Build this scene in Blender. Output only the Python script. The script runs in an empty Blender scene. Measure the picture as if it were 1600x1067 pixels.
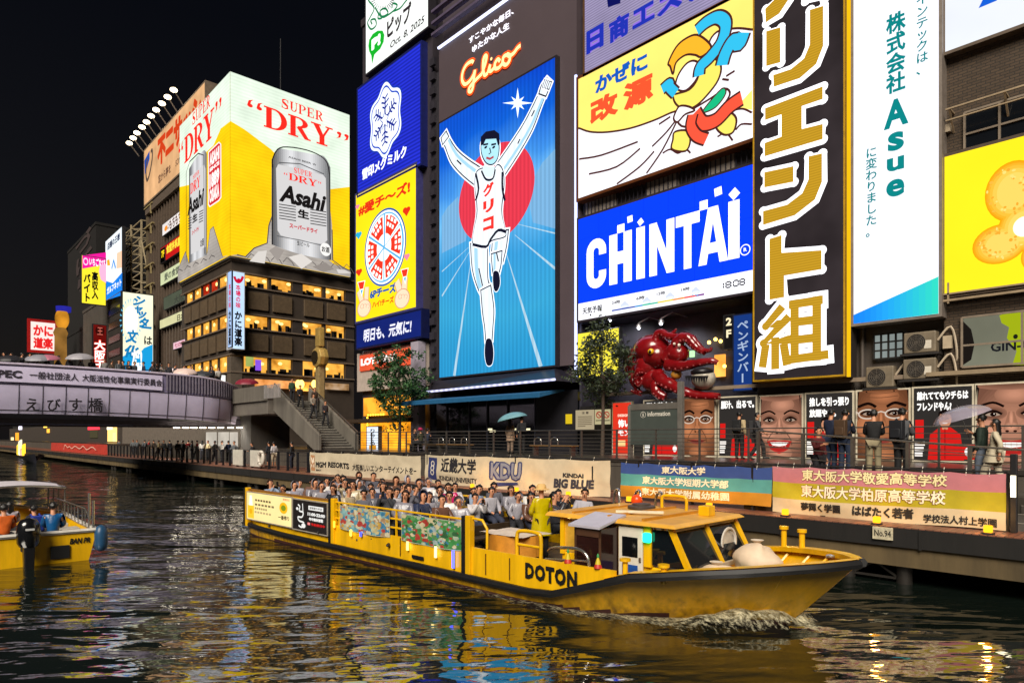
import bpy, bmesh, math, random
from mathutils import Vector, Matrix, Euler, noise as mnoise
random.seed(7)
R = math.radians
SC = bpy.context.scene
COL = SC.collection
# ---------------------------------------------------------------- camera, world, sun, exposure
F, CX, HY, ZC = 1040.0, 800.0, 683.0, 3.3          # focal length, principal column, horizon row (photo pixels), eye height over the water
TH = R(47.14)
cam = bpy.data.cameras.new('camera')
camo = bpy.data.objects.new('camera', cam); COL.objects.link(camo)
camo.location = (0, 0, ZC); camo.rotation_euler = (R(90), 0, TH)
cam.sensor_width = 36; cam.lens = F/1600*36
cam.shift_y = (HY-533.5)/1600
cam.clip_start = .05; cam.clip_end = 3000
SC.camera = camo
W = bpy.data.worlds.new('World'); SC.world = W; W.use_nodes = True
wn = W.node_tree.nodes; wl = W.node_tree.links
sky = wn.new('ShaderNodeTexSky'); sky.sky_type = 'NISHITA'; sky.sun_disc = False
SUN_EL, SUN_AZ = R(38), R(205)
sky.sun_elevation = R(-4); sky.sun_rotation = SUN_AZ
bg = wn['Background']; bg.inputs['Strength'].default_value = .055
ad = wn.new('ShaderNodeMix'); ad.data_type = 'RGBA'; ad.blend_type = 'ADD'; ad.inputs[0].default_value = 1
tcw = wn.new('ShaderNodeTexCoord'); spw = wn.new('ShaderNodeSeparateXYZ'); wl.new(tcw.outputs['Generated'], spw.inputs[0])
rpw = wn.new('ShaderNodeValToRGB'); rpw.color_ramp.elements[0].color = (.085, .078, .085, 1); rpw.color_ramp.elements[1].position = .5; rpw.color_ramp.elements[1].color = (.018, .022, .04, 1)
wl.new(spw.outputs[2], rpw.inputs[0]); wl.new(rpw.outputs[0], ad.inputs[7])
wl.new(sky.outputs[0], ad.inputs[6]); wl.new(ad.outputs[2], bg.inputs['Color'])
sun = bpy.data.lights.new('sun', 'SUN'); sun.energy = 3.5; sun.angle = R(32); sun.color = (1, .91, .78)
suno = bpy.data.objects.new('sun', sun); COL.objects.link(suno)
suno.rotation_euler = (R(50), 0, R(34))
SC.view_settings.view_transform = 'Standard'; SC.view_settings.look = 'None'
SC.view_settings.exposure = .55; SC.view_settings.gamma = 1
SC.cycles.use_denoising = True
SC.cycles.max_bounces = 6; SC.cycles.diffuse_bounces = 3; SC.cycles.glossy_bounces = 3; SC.cycles.transmission_bounces = 4
SC.cycles.transparent_max_bounces = 6; SC.cycles.sample_clamp_indirect = 6
SC.cycles.caustics_reflective = False; SC.cycles.caustics_refractive = False

# ---------------------------------------------------------------- photo pixel -> point on a real plane
fx, fy = -math.sin(TH), math.cos(TH); rx, ry = math.cos(TH), math.sin(TH)
def ray(x, y):
    a = (x-CX)/F
    return Vector((fx+a*rx, fy+a*ry, (HY-y)/F))
EYE = Vector((0, 0, ZC))
def onY(x, y, Y): r = ray(x, y); return EYE+r*(Y/r.y)
def onX(x, y, X): r = ray(x, y); return EYE+r*(X/r.x)
def onZ(x, y, Z): r = ray(x, y); return EYE+r*((Z-ZC)/r.z)

# ---------------------------------------------------------------- materials
def lin(h):
    h = h.lstrip('#'); o = []
    for i in (0, 2, 4):
        c = int(h[i:i+2], 16)/255
        o.append(c/12.92 if c <= .04045 else ((c+.055)/1.055)**2.4)
    return (*o, 1)
MC = {}
ES = .94       # every lit face is set for this exposure
def nodes_of(name):
    m = bpy.data.materials.new(name); m.use_nodes = True
    return m, m.node_tree.nodes, m.node_tree.links
def E(h, s=1.0, stripe=None, mott=0.0, lit=True):
    """self-lit sign face; stripe=(axis, period m, depth) is the lamp rows of an LED wall, mott the uneven back light"""
    s = s*ES; k = ('E', h, s, stripe, mott, lit)
    if k in MC: return MC[k]
    m, n, l = nodes_of('lit_'+h.strip('#'))
    n.remove(n['Principled BSDF']); em = n.new('ShaderNodeEmission')
    em.inputs['Color'].default_value = lin(h); em.inputs['Strength'].default_value = s
    l.new(em.outputs[0], n['Material Output'].inputs[0])
    st = None
    if stripe or mott:
        tc = n.new('ShaderNodeTexCoord')
        val = None
        if stripe:
            sp = n.new('ShaderNodeSeparateXYZ'); l.new(tc.outputs['Object'], sp.inputs[0])
            a = n.new('ShaderNodeMath'); a.operation = 'MULTIPLY'; a.inputs[1].default_value = 2*math.pi/stripe[1]
            l.new(sp.outputs['XYZ'.index(stripe[0])], a.inputs[0])
            b = n.new('ShaderNodeMath'); b.operation = 'SINE'; l.new(a.outputs[0], b.inputs[0])
            c = n.new('ShaderNodeMath'); c.operation = 'MULTIPLY_ADD'; c.inputs[1].default_value = s*stripe[2]*.5; c.inputs[2].default_value = s*(1-stripe[2]*.5)
            l.new(b.outputs[0], c.inputs[0]); val = c.outputs[0]
        if mott:
            nz = n.new('ShaderNodeTexNoise'); nz.inputs['Scale'].default_value = .35; nz.inputs['Detail'].default_value = 3
            l.new(tc.outputs['Object'], nz.inputs['Vector'])
            d = n.new('ShaderNodeMapRange'); d.inputs['From Min'].default_value = .3; d.inputs['From Max'].default_value = .7
            d.inputs['To Min'].default_value = 1-mott; d.inputs['To Max'].default_value = 1+mott*.4
            l.new(nz.outputs[0], d.inputs[0])
            e = n.new('ShaderNodeMath'); e.operation = 'MULTIPLY'; e.inputs[1].default_value = s
            if val: l.new(val, e.inputs[1])
            l.new(d.outputs[0], e.inputs[0]); val = e.outputs[0]
        l.new(val, em.inputs['Strength'])
    m.cycles.emission_sampling = 'AUTO' if lit else 'NONE'
    MC[k] = m; return m
def T_(h, s=1.0): return E(h, s, lit=False)          # lettering and small art: no light sampling of its own
def M(h, rough=.6, metal=0.0, var=.25, scale=3.0, bump=.0, streak=False, coat=0.0, spec=.5, name=None):
    k = ('M', h, rough, metal, var, scale, bump, streak, coat, spec)
    if k in MC: return MC[k]
    m, n, l = nodes_of(name or 'mat_'+h.strip('#'))
    p = n['Principled BSDF']; c = lin(h)
    p.inputs['Roughness'].default_value = rough; p.inputs['Metallic'].default_value = metal
    p.inputs['Coat Weight'].default_value = coat; p.inputs['Specular IOR Level'].default_value = spec
    p.inputs['Base Color'].default_value = c
    if var or bump:
        tc = n.new('ShaderNodeTexCoord'); mp = n.new('ShaderNodeMapping'); l.new(tc.outputs['Object'], mp.inputs[0])
        if streak: mp.inputs['Scale'].default_value = (1, 1, .16)
        nz = n.new('ShaderNodeTexNoise'); nz.inputs['Scale'].default_value = scale; nz.inputs['Detail'].default_value = 6; nz.inputs['Roughness'].default_value = .65
        l.new(mp.outputs[0], nz.inputs['Vector'])
        rp = n.new('ShaderNodeValToRGB'); rp.color_ramp.elements[0].position = .3; rp.color_ramp.elements[1].position = .7
        rp.color_ramp.elements[0].color = tuple(x*(1-var) for x in c[:3])+(1,)
        rp.color_ramp.elements[1].color = tuple(min(1, x*(1+var*.6)) for x in c[:3])+(1,)
        l.new(nz.outputs[0], rp.inputs[0]); l.new(rp.outputs[0], p.inputs['Base Color'])
        if bump:
            b = n.new('ShaderNodeBump'); b.inputs['Strength'].default_value = bump; b.inputs['Distance'].default_value = .03
            l.new(nz.outputs[0], b.inputs['Height']); l.new(b.outputs[0], p.inputs['Normal'])
    MC[k] = m; return m
def MO(rough=.7, name='cloth', trans=0.0):
    """cloth that takes the colour set on each object"""
    k = ('MO', rough, name)
    if k in MC: return MC[k]
    m, n, l = nodes_of(name); p = n['Principled BSDF']; p.inputs['Roughness'].default_value = rough
    oi = n.new('ShaderNodeObjectInfo'); tc = n.new('ShaderNodeTexCoord')
    nz = n.new('ShaderNodeTexNoise'); nz.inputs['Scale'].default_value = 9; nz.inputs['Detail'].default_value = 4
    l.new(tc.outputs['Object'], nz.inputs['Vector'])
    mx = n.new('ShaderNodeMix'); mx.data_type = 'RGBA'; mx.blend_type = 'MULTIPLY'; mx.inputs[0].default_value = .35
    l.new(oi.outputs['Color'], mx.inputs[6]); l.new(nz.outputs[0], mx.inputs[7])
    br = n.new('ShaderNodeBrightContrast'); br.inputs['Bright'].default_value = 0.0
    l.new(mx.outputs[2], p.inputs['Base Color'])
    b = n.new('ShaderNodeBump'); b.inputs['Strength'].default_value = .5; b.inputs['Distance'].default_value = .03
    l.new(nz.outputs[0], b.inputs['Height']); l.new(b.outputs[0], p.inputs['Normal'])
    MC[k] = m; return m
def GLASS(h='#0a0e12', rough=.06, name='dark_glass'):
    k = ('G', h, rough)
    if k in MC: return MC[k]
    m, n, l = nodes_of(name); p = n['Principled BSDF']
    p.inputs['Base Color'].default_value = lin(h); p.inputs['Roughness'].default_value = rough; p.inputs['Specular IOR Level'].default_value = .8
    MC[k] = m; return m
def BRICK(h1, h2, hm, sc=1.0):
    k = ('B', h1, sc)
    if k in MC: return MC[k]
    m, n, l = nodes_of('brick'); p = n['Principled BSDF']; p.inputs['Roughness'].default_value = .75
    tc = n.new('ShaderNodeTexCoord'); sp = n.new('ShaderNodeSeparateXYZ'); cb = n.new('ShaderNodeCombineXYZ')
    l.new(tc.outputs['Object'], sp.inputs[0]); ad = n.new('ShaderNodeMath'); l.new(sp.outputs[0], ad.inputs[0]); l.new(sp.outputs[1], ad.inputs[1])
    l.new(ad.outputs[0], cb.inputs[0]); l.new(sp.outputs[2], cb.inputs[1])
    b = n.new('ShaderNodeTexBrick'); b.inputs['Scale'].default_value = sc
    b.inputs['Color1'].default_value = lin(h1); b.inputs['Color2'].default_value = lin(h2); b.inputs['Mortar'].default_value = lin(hm)
    b.inputs['Brick Width'].default_value = .24; b.inputs['Row Height'].default_value = .09; b.inputs['Mortar Size'].default_value = .012
    l.new(cb.outputs[0], b.inputs['Vector']); l.new(b.outputs['Color'], p.inputs['Base Color'])
    bp = n.new('ShaderNodeBump'); bp.inputs['Strength'].default_value = .6; bp.inputs['Distance'].default_value = .02; bp.invert = True
    l.new(b.outputs['Fac'], bp.inputs['Height']); l.new(bp.outputs[0], p.inputs['Normal'])
    MC[k] = m; return m

# ---------------------------------------------------------------- objects
OFF = {}
def T(name, label, cat, loc=(0, 0, 0), group=None, rz=0.0, local=False):
    """an Empty at the thing's base; parts are given in world coordinates unless local"""
    o = bpy.data.objects.new(name, None); COL.objects.link(o); o.empty_display_size = .2
    o.location = loc; o.rotation_euler = (0, 0, rz); o['label'] = label; o['category'] = cat
    if group: o['group'] = group
    OFF[o.name] = Vector((0, 0, 0)) if local else Vector(loc)
    return o
def tag(o, label=None, cat=None, group=None, kind=None):
    if label: o['label'] = label
    if cat: o['category'] = cat
    if group: o['group'] = group
    if kind: o['kind'] = kind
    return o
class MB:
    def __init__(s): s.v = []; s.f = []; s.m = []; s.mi = 0
    def add(s, vs, fs):
        b = len(s.v); s.v += [tuple(v) for v in vs]
        for f in fs: s.f.append(tuple(b+i for i in f)); s.m.append(s.mi)
        return s
    def box(s, x0, y0, z0, x1, y1, z1):
        if x0 > x1: x0, x1 = x1, x0
        if y0 > y1: y0, y1 = y1, y0
        if z0 > z1: z0, z1 = z1, z0
        return s.add([(x0,y0,z0),(x1,y0,z0),(x1,y1,z0),(x0,y1,z0),(x0,y0,z1),(x1,y0,z1),(x1,y1,z1),(x0,y1,z1)],
              [(0,3,2,1),(4,5,6,7),(0,1,5,4),(1,2,6,5),(2,3,7,6),(3,0,4,7)])
    def hexa(s, p):   # 8 corners: bottom 4, top 4
        return s.add(p, [(0,3,2,1),(4,5,6,7),(0,1,5,4),(1,2,6,5),(2,3,7,6),(3,0,4,7)])
    def bar(s, a, b, w, h=None, up=(0,0,1)):
        a, b = Vector(a), Vector(b); h = h or w; d = (b-a).normalized(); u = Vector(up)
        if abs(d.dot(u)) > .98: u = Vector((0, 1, 0))
        sd = d.cross(u).normalized(); u = sd.cross(d)
        q = [sd*(-w/2)+u*(-h/2), sd*(w/2)+u*(-h/2), sd*(w/2)+u*(h/2), sd*(-w/2)+u*(h/2)]
        return s.add([a+x for x in q]+[b+x for x in q], [(3,2,1,0),(4,5,6,7),(0,1,5,4),(1,2,6,5),(2,3,7,6),(3,0,4,7)])
    def tube(s, pts, r, n=8, closed=False):
        pts = [Vector(p) for p in pts]; N = len(pts); rs = r if isinstance(r, (list, tuple)) else [r]*N
        b = len(s.v); prev = None
        for i, p in enumerate(pts):
            d = (pts[(i+1) % N]-pts[i-1]) if closed else (pts[min(i+1, N-1)]-pts[max(i-1, 0)])
            d = d.normalized() if d.length else Vector((0,0,1))
            if prev is None:
                u = Vector((0,0,1)) if abs(d.z) < .9 else Vector((1,0,0))
            else: u = prev
            sd = d.cross(u).normalized(); u = sd.cross(d).normalized(); prev = u
            for k in range(n):
                a = 2*math.pi*k/n; s.v.append(tuple(p+(sd*math.cos(a)+u*math.sin(a))*rs[i]))
        for i in range(N if closed else N-1):
            j = (i+1) % N
            for k in range(n):
                k2 = (k+1) % n
                s.f.append((b+i*n+k, b+i*n+k2, b+j*n+k2, b+j*n+k)); s.m.append(s.mi)
        if not closed:
            s.f.append(tuple(b+k for k in range(n-1, -1, -1))); s.m.append(s.mi)
            s.f.append(tuple(b+(N-1)*n+k for k in range(n))); s.m.append(s.mi)
        return s
    def cyl(s, a, b, r, r2=None, n=12): return s.tube([a, b], [r, r if r2 is None else r2], n)
    def lathe(s, c, prof, n=20, axis='z'):
        c = Vector(c); b = len(s.v)
        for (r, z) in prof:
            for k in range(n):
                a = 2*math.pi*k/n; q = (r*math.cos(a), r*math.sin(a), z)
                if axis == 'y': q = (q[0], z, q[1])
                if axis == 'x': q = (z, q[0], q[1])
                s.v.append(tuple(c+Vector(q)))
        for i in range(len(prof)-1):
            for k in range(n):
                k2 = (k+1) % n; s.f.append((b+i*n+k, b+i*n+k2, b+(i+1)*n+k2, b+(i+1)*n+k)); s.m.append(s.mi)
        s.f.append(tuple(b+k for k in range(n-1, -1, -1))); s.m.append(s.mi)
        s.f.append(tuple(b+(len(prof)-1)*n+k for k in range(n))); s.m.append(s.mi)
        return s
    def sph(s, c, r, n=12, m=8):
        if not isinstance(r, (tuple, list)): r = (r, r, r)
        b = len(s.v); c = Vector(c)
        for i in range(1, m):
            t = math.pi*i/m
            for k in range(n):
                a = 2*math.pi*k/n
                s.v.append((c.x+r[0]*math.sin(t)*math.cos(a), c.y+r[1]*math.sin(t)*math.sin(a), c.z+r[2]*math.cos(t)))
        s.v += [(c.x, c.y, c.z+r[2]), (c.x, c.y, c.z-r[2])]
        t0, t1 = len(s.v)-2, len(s.v)-1
        for i in range(m-2):
            for k in range(n):
                k2 = (k+1) % n; s.f.append((b+i*n+k, b+(i+1)*n+k, b+(i+1)*n+k2, b+i*n+k2)); s.m.append(s.mi)
        for k in range(n):
            k2 = (k+1) % n
            s.f.append((t0, b+k, b+k2)); s.m.append(s.mi)
            s.f.append((t1, b+(m-2)*n+k2, b+(m-2)*n+k)); s.m.append(s.mi)
        return s
    def grid(s, fn, nu, nv):
        b = len(s.v)
        for i in range(nu+1):
            for j in range(nv+1): s.v.append(tuple(fn(i/nu, j/nv)))
        for i in range(nu):
            for j in range(nv):
                q = b+i*(nv+1)+j; s.f.append((q, q+nv+1, q+nv+2, q+1)); s.m.append(s.mi)
        return s
    def prism(s, pts, vec):
        n = len(pts); vec = Vector(vec); a = [Vector(p) for p in pts]
        return s.add(a+[p+vec for p in a], [tuple(range(n-1, -1, -1)), tuple(range(n, 2*n))]+[(i, (i+1) % n, n+(i+1) % n, n+i) for i in range(n)])
    def build(s, name, mat, parent=None, smooth=False, bevel=0.0, mat4=None):
        off = Vector((0, 0, 0))
        if parent is not None: off = OFF.get(parent.name, off)
        me = bpy.data.meshes.new(name)
        vs = s.v
        if mat4 is not None: vs = [mat4 @ Vector(v) for v in vs]
        if off.length: vs = [(v[0]-off.x, v[1]-off.y, v[2]-off.z) for v in vs]
        me.from_pydata(vs, [], s.f)
        mats = mat if isinstance(mat, (list, tuple)) else [mat]
        for x in mats: me.materials.append(x)
        if len(mats) > 1: me.polygons.foreach_set('material_index', s.m)
        if smooth:
            me.polygons.foreach_set('use_smooth', [True]*len(me.polygons))
            me.set_sharp_from_angle(angle=R(50))
        me.update()
        o = bpy.data.objects.new(name, me); COL.objects.link(o)
        if parent is not None: o.parent = parent; OFF[o.name] = off
        if bevel:
            bv = o.modifiers.new('bevel', 'BEVEL'); bv.width = bevel; bv.segments = 2; bv.limit_method = 'ANGLE'; bv.angle_limit = R(40)
        return o
def struct(name, mb, mat, **k): return tag(mb.build(name, mat, **k), kind='structure')
def solo(name, mb, mat, label, cat, group=None, **k): return tag(mb.build(name, mat, **k), label, cat, group)
def dup(root, loc=None, rz=None, label=None, group=None, colors=None):
    """copy of a thing with its parts and their sub-parts; colors maps a part name to its colour"""
    r = root.copy(); COL.objects.link(r)
    if loc is not None: r.location = loc
    if rz is not None: r.rotation_euler = (0, 0, rz)
    if label: r['label'] = label
    if group: r['group'] = group
    def kids(src, dst):
        for ch in list(src.children):
            c = ch.copy(); COL.objects.link(c); c.parent = dst
            nm = ch.name.split('.')[0]
            if colors and nm in colors: c.color = lin(colors[nm])
            kids(ch, c)
    kids(root, r); return r
def hide_proto(o):
    for c in list(o.children):
        hide_proto(c)
    bpy.data.objects.remove(o)

# ---------------------------------------------------------------- text geometry (Blender's own font), fitted into boxes
TG = {}
def textgeo(t, bold=.0, vertical=False, shear=0.0, res=2, space=1.0):
    k = (t, bold, vertical, shear, res, space)
    if k in TG: return TG[k]
    fat = max(0, bold-.032); bold = min(bold, .032)
    def one(u):
        cu = bpy.data.curves.new('tmp', 'FONT'); cu.body = u; cu.size = 1; cu.resolution_u = res; cu.bevel_depth = bold; cu.bevel_resolution = 0
        cu.space_character = space; cu.shear = shear; cu.fill_mode = 'BOTH'
        o = bpy.data.objects.new('tmp', cu); COL.objects.link(o)
        dg = bpy.context.evaluated_depsgraph_get(); ev = o.evaluated_get(dg); me = ev.to_mesh()
        vs = [tuple(v.co) for v in me.vertices]; fs = [tuple(p.vertices) for p in me.polygons]
        ev.to_mesh_clear(); bpy.data.objects.remove(o); bpy.data.curves.remove(cu); return vs, fs
    if vertical:
        V, Fc = [], []
        for i, ch in enumerate(t):
            if ch == ' ': continue
            rot = ch in 'ー〜'
            vs, fs = one(ch)
            if rot: vs = [(.5-.05+(v[1]-.35), .35-(v[0]-.5), v[2]) for v in vs]
            elif ord(ch) < 0x2000:
                cx = (max(v[0] for v in vs)+min(v[0] for v in vs))/2; vs = [(v[0]-cx+.5, v[1], v[2]) for v in vs]
            b = len(V); V += [(v[0], v[1]-i*space, v[2]) for v in vs]; Fc += [tuple(b+j for j in f) for f in fs]
        vs, fs = V, Fc
    else: vs, fs = one(t)
    x0 = min(v[0] for v in vs); x1 = max(v[0] for v in vs); y0 = min(v[1] for v in vs); y1 = max(v[1] for v in vs)
    if fat > 0:
        V, Fc = [], []
        for i in range(9):
            dx, dy = (0, 0) if i == 8 else (fat*math.cos(R(45*i)), fat*math.sin(R(45*i)))
            b = len(V); V += [(v[0]+dx, v[1]+dy, v[2]-.0006*i) for v in vs]; Fc += [tuple(b+j for j in f) for f in fs]
        vs, fs = V, Fc; x0 -= fat; x1 += fat; y0 -= fat; y1 += fat
    vs = [((v[0]-x0)/(x1-x0), (v[1]-y0)/(y1-y0), v[2]) for v in vs]
    TG[k] = (vs, fs, (x1-x0)/(y1-y0)); return TG[k]

class Art:
    """flat artwork in a plane: origin O, right U, up V, out N; points go through cv()"""
    def __init__(s, parent, O, U, V, N, size=None, eps=.0012, base=.012):
        s.parent, s.O, s.U, s.V, s.N = parent, Vector(O), Vector(U), Vector(V), Vector(N)
        s.size = size; s.eps = eps; s.k = 0; s.base = base; s.parts = {}; s.zoom = None; s.mode = 'n'; s.proj = None
    def z(s, ox, oy, sc): s.zoom = (ox, oy, sc); s.mode = 'px'; return s
    def cv(s, p):
        if s.mode == 'n': return (p[0]*s.size[0], p[1]*s.size[1])
        x, y = p
        if s.zoom: x, y = s.zoom[0]+x/s.zoom[2], s.zoom[1]+y/s.zoom[2]
        return s.proj(x, y)
    def lay(s): s.k += 1; return s.base+s.k*s.eps
    def w(s, u, z, h): return s.O+s.U*u+s.V*z+s.N*h
    def mb(s, part, mat):
        key = (part, mat.name)
        if key not in s.parts: s.parts[key] = (MB(), mat)
        return s.parts[key][0]
    def poly(s, mat, pts, part='artwork', raw=False):
        h = s.lay(); q = [(p if raw else s.cv(p)) for p in pts]
        s.mb(part, mat).add([s.w(u, z, h) for u, z in q], [tuple(range(len(q)))]); return s
    def ell(s, mat, c, r, part='artwork', n=28, a0=0, a1=360):
        """ellipse given by centre and the point radii (dx, dy) in the art's own units"""
        cu, cz = s.cv(c); ru = abs(s.cv((c[0]+r[0], c[1]))[0]-cu); rz = abs(s.cv((c[0], c[1]+r[1]))[1]-cz)
        pts = [(cu+ru*math.cos(R(a0+(a1-a0)*i/n)), cz+rz*math.sin(R(a0+(a1-a0)*i/n))) for i in range(n+(0 if a1-a0 == 360 else 1))]
        return s.poly(mat, pts, part, raw=True)
    def stroke(s, mat, pts, w, part='artwork', closed=False, smooth=0, raw=False, taper=None):
        q = [Vector(p if raw else s.cv(p)) for p in pts]
        if smooth: q = catmull(q, smooth, closed)
        if closed: q = q+[q[0]]
        h = s.lay(); m = s.mb(part, mat); L, Rr = [], []
        for i, p in enumerate(q):
            a = q[max(i-1, 0)]; b = q[min(i+1, len(q)-1)]
            if closed and i in (0, len(q)-1): a, b = q[-2], q[1]
            d = (b-a); d = d.normalized() if d.length else Vector((1, 0)); nn = Vector((-d.y, d.x))
            ww = w/2 if not taper else w/2*(taper(i/(len(q)-1)))
            L.append(p+nn*ww); Rr.append(p-nn*ww)
        n = len(q)
        m.add([s.w(p.x, p.y, h) for p in L]+[s.w(p.x, p.y, h) for p in Rr], [(i, i+1, n+i+1, n+i) for i in range(n-1)])
        return s
    def text(s, mat, t, box, bold=.0, part='lettering', vertical=False, shear=0.0, res=2, space=1.0, depth=.25, keep=False):
        x0, yT, yB, x1 = box
        a = s.cv((x0, yT)); b = s.cv((x0, yB)); c = s.cv((x1, yT))
        u0, u1, z0, z1 = a[0], c[0], b[1], a[1]
        vs, fs, asp = textgeo(t, bold, vertical, shear, res, space)
        h = s.lay(); sc = (z1-z0)
        s.mb(part, mat).add([s.w(u0+v[0]*(u1-u0), z0+v[1]*(z1-z0), h+bold*depth*.1+v[2]*depth*.1*min(1, sc)) for v in vs], fs); return s
    def polys(s, mat, plist, box, part='lettering'):
        x0, yT, yB, x1 = box
        a = s.cv((x0, yT)); b = s.cv((x0, yB)); c = s.cv((x1, yT))
        for p in plist: s.poly(mat, [(a[0]+x*(c[0]-a[0]), b[1]+y*(a[1]-b[1])) for x, y in p], part, raw=True)
        return s
    def done(s):
        for (part, _), (m, mat) in s.parts.items(): m.build(part, mat, s.parent)
        s.parts = {}
def catmull(q, n, closed=False):
    out = []; N = len(q)
    rng = range(N) if closed else range(N-1)
    for i in rng:
        p0 = q[(i-1) % N] if closed or i > 0 else q[i]; p1 = q[i]; p2 = q[(i+1) % N]; p3 = q[(i+2) % N] if closed or i+2 < N else p2
        for k in range(n):
            t = k/n
            out.append(.5*((2*p1)+(p2-p0)*t+(2*p0-5*p1+4*p2-p3)*t*t+(3*p1-p0-3*p2+p3)*t**3))
    if not closed: out.append(q[-1])
    return out
class Board(Art):
    """a sign: its own thing, with panel, frame, then artwork / lettering parts"""
    def __init__(s, name, label, cat, axis, c, box, mat, thick=.35, frame='#2a2a2e', fw=.12, group=None, zoom=None, eps=.0012):
        x0, yT, yB, x1 = box
        if axis == 'Y': O, U, N = (0, c, 0), (1, 0, 0), (0, -1, 0); pr = lambda x, y: (lambda p: (p.x, p.z))(onY(x, y, c))
        else: O, U, N = (c, 0, 0), (0, 1, 0), (1, 0, 0); pr = lambda x, y: (lambda p: (p.y, p.z))(onX(x, y, c))
        super().__init__(None, O, U, (0, 0, 1), N, eps=eps); s.proj = pr; s.mode = 'px'; s.zoom = zoom
        a = s.cv((x0, yT)); b = s.cv((x0, yB)); d = s.cv((x1, yT))
        s.u0, s.u1, s.z0, s.z1 = a[0], d[0], b[1], a[1]
        s.parent = T(name, label, cat, s.w((s.u0+s.u1)/2, s.z0, 0), group)
        s.rect(mat, s.u0, s.z0, s.u1, s.z1, 'panel')
        s.slab(M(frame, .5, .3), s.u0-fw, s.z0-fw, s.u1+fw, s.z1+fw, -.06-thick, -.02, 'cabinet')
        if fw:
            for (p, q, r_, t) in ((s.u0-fw, s.z0-fw, s.u0, s.z1+fw), (s.u1, s.z0-fw, s.u1+fw, s.z1+fw), (s.u0, s.z1, s.u1, s.z1+fw), (s.u0, s.z0-fw, s.u1, s.z0)):
                s.slab(M(frame, .5, .3), p, q, r_, t, -.019, .02, 'frame')
    def rect(s, mat, u0, z0, u1, z1, part='artwork'):
        return s.poly(mat, [(u0, z0), (u1, z0), (u1, z1), (u0, z1)], part, raw=True)
    def slab(s, mat, u0, z0, u1, z1, h0, h1, part):
        s.mb(part, mat).hexa([s.w(u0, z0, h0), s.w(u1, z0, h0), s.w(u1, z0, h1), s.w(u0, z0, h1), s.w(u0, z1, h0), s.w(u1, z1, h0), s.w(u1, z1, h1), s.w(u0, z1, h1)]); return s

# ---------------------------------------------------------------- a bold serif alphabet for the beer sign
def ring(cx, cy, ox, oy, ix, iy, a0, a1, n=14):
    A = [R(a0+(a1-a0)*i/n) for i in range(n+1)]
    return [(cx+ox*math.cos(a), cy+oy*math.sin(a)) for a in A]+[(cx+ix*math.cos(a), cy+iy*math.sin(a)) for a in reversed(A)]
def rc(a, b, c, d): return [(a, b), (c, b), (c, d), (a, d)]
def serif(ch):
    s, t = .24, .075
    if ch == 'D': return [rc(.1, 0, .1+s, 1), rc(0, 0, .45, t), rc(0, 1-t, .45, 1), ring(.43, .5, .57, .5, .31, .5-t, -90, 90)]
    if ch == 'P': return [rc(.1, 0, .1+s, 1), rc(0, 0, .5, t), rc(0, 1-t, .45, 1), ring(.43, .72, .52, .28, .28, .28-t, -90, 90)]
    if ch == 'R': return [rc(.1, 0, .1+s, 1), rc(0, 0, .45, t), rc(0, 1-t, .45, 1), ring(.43, .74, .46, .26, .22, .26-t, -90, 90), [(.36, .5), (.62, .52), (.92, t), (1.02, t), (1.02, 0), (.74, 0)]]
    if ch == 'Y': return [[(.06, 1), (.34, 1), (.6, .45), (.38, .42)], [(.8, 1), (.9, 1), (.6, .42), (.52, .48)], rc(.38, 0, .62, .47), rc(-.02, 1-t, .45, 1), rc(.66, 1-t, 1.02, 1), rc(.24, 0, .76, t)]
    if ch == 'E': return [rc(.1, 0, .1+s, 1), rc(0, 0, .9, t), rc(0, 1-t, .86, 1), rc(.3, .47, .66, .47+t), rc(.8, 0, .9, .3), rc(.77, .74, .86, 1), rc(.6, .36, .67, .64)]
    if ch == 'U': return [rc(.1, .3, .1+s, 1), rc(.78, .3, .87, 1), ring(.485, .31, .385, .31, .2, .23, 180, 360), rc(0, 1-t, .45, 1), rc(.65, 1-t, 1, 1)]
    if ch == 'S': 
        pts = [(.86, .72), (.8, .9), (.5, .97), (.2, .86), (.22, .66), (.5, .52), (.78, .36), (.82, .14), (.5, .03), (.2, .1), (.12, .3)]
        w = [.06, .08, .1, .2, .25, .27, .25, .2, .1, .08, .06]
        L, Q = [], []
        for i, p in enumerate(pts):
            a = Vector(pts[max(i-1, 0)]); b = Vector(pts[min(i+1, 10)]); d = (b-a).normalized(); n = Vector((-d.y, d.x))*w[i]/2
            L.append((p[0]+n.x, p[1]+n.y)); Q.append((p[0]-n.x, p[1]-n.y))
        return [L+Q[::-1], rc(.82, .64, .9, .98), rc(.08, .02, .16, .36)]
    if ch == '“': return [[(.1+.16*math.cos(a*.5236), .3+.2*math.sin(a*.5236)) for a in range(12)], [(.62+.16*math.cos(a*.5236), .3+.2*math.sin(a*.5236)) for a in range(12)], [(-.06, .3), (.02, .8), (.3, 1), (.16, .75), (.12, .45)], [(.46, .3), (.54, .8), (.82, 1), (.68, .75), (.64, .45)]]
    if ch == '”': return [[(1-x, 1-y) for x, y in p] for p in serif('“')]
    return []
def serif_word(t, gap=.1):
    out = []; W_ = len(t)+gap*(len(t)-1)
    for i, c in enumerate(t):
        out += [[((x+i*(1+gap))/W_, y) for x, y in p] for p in serif(c)]
    return out
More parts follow.
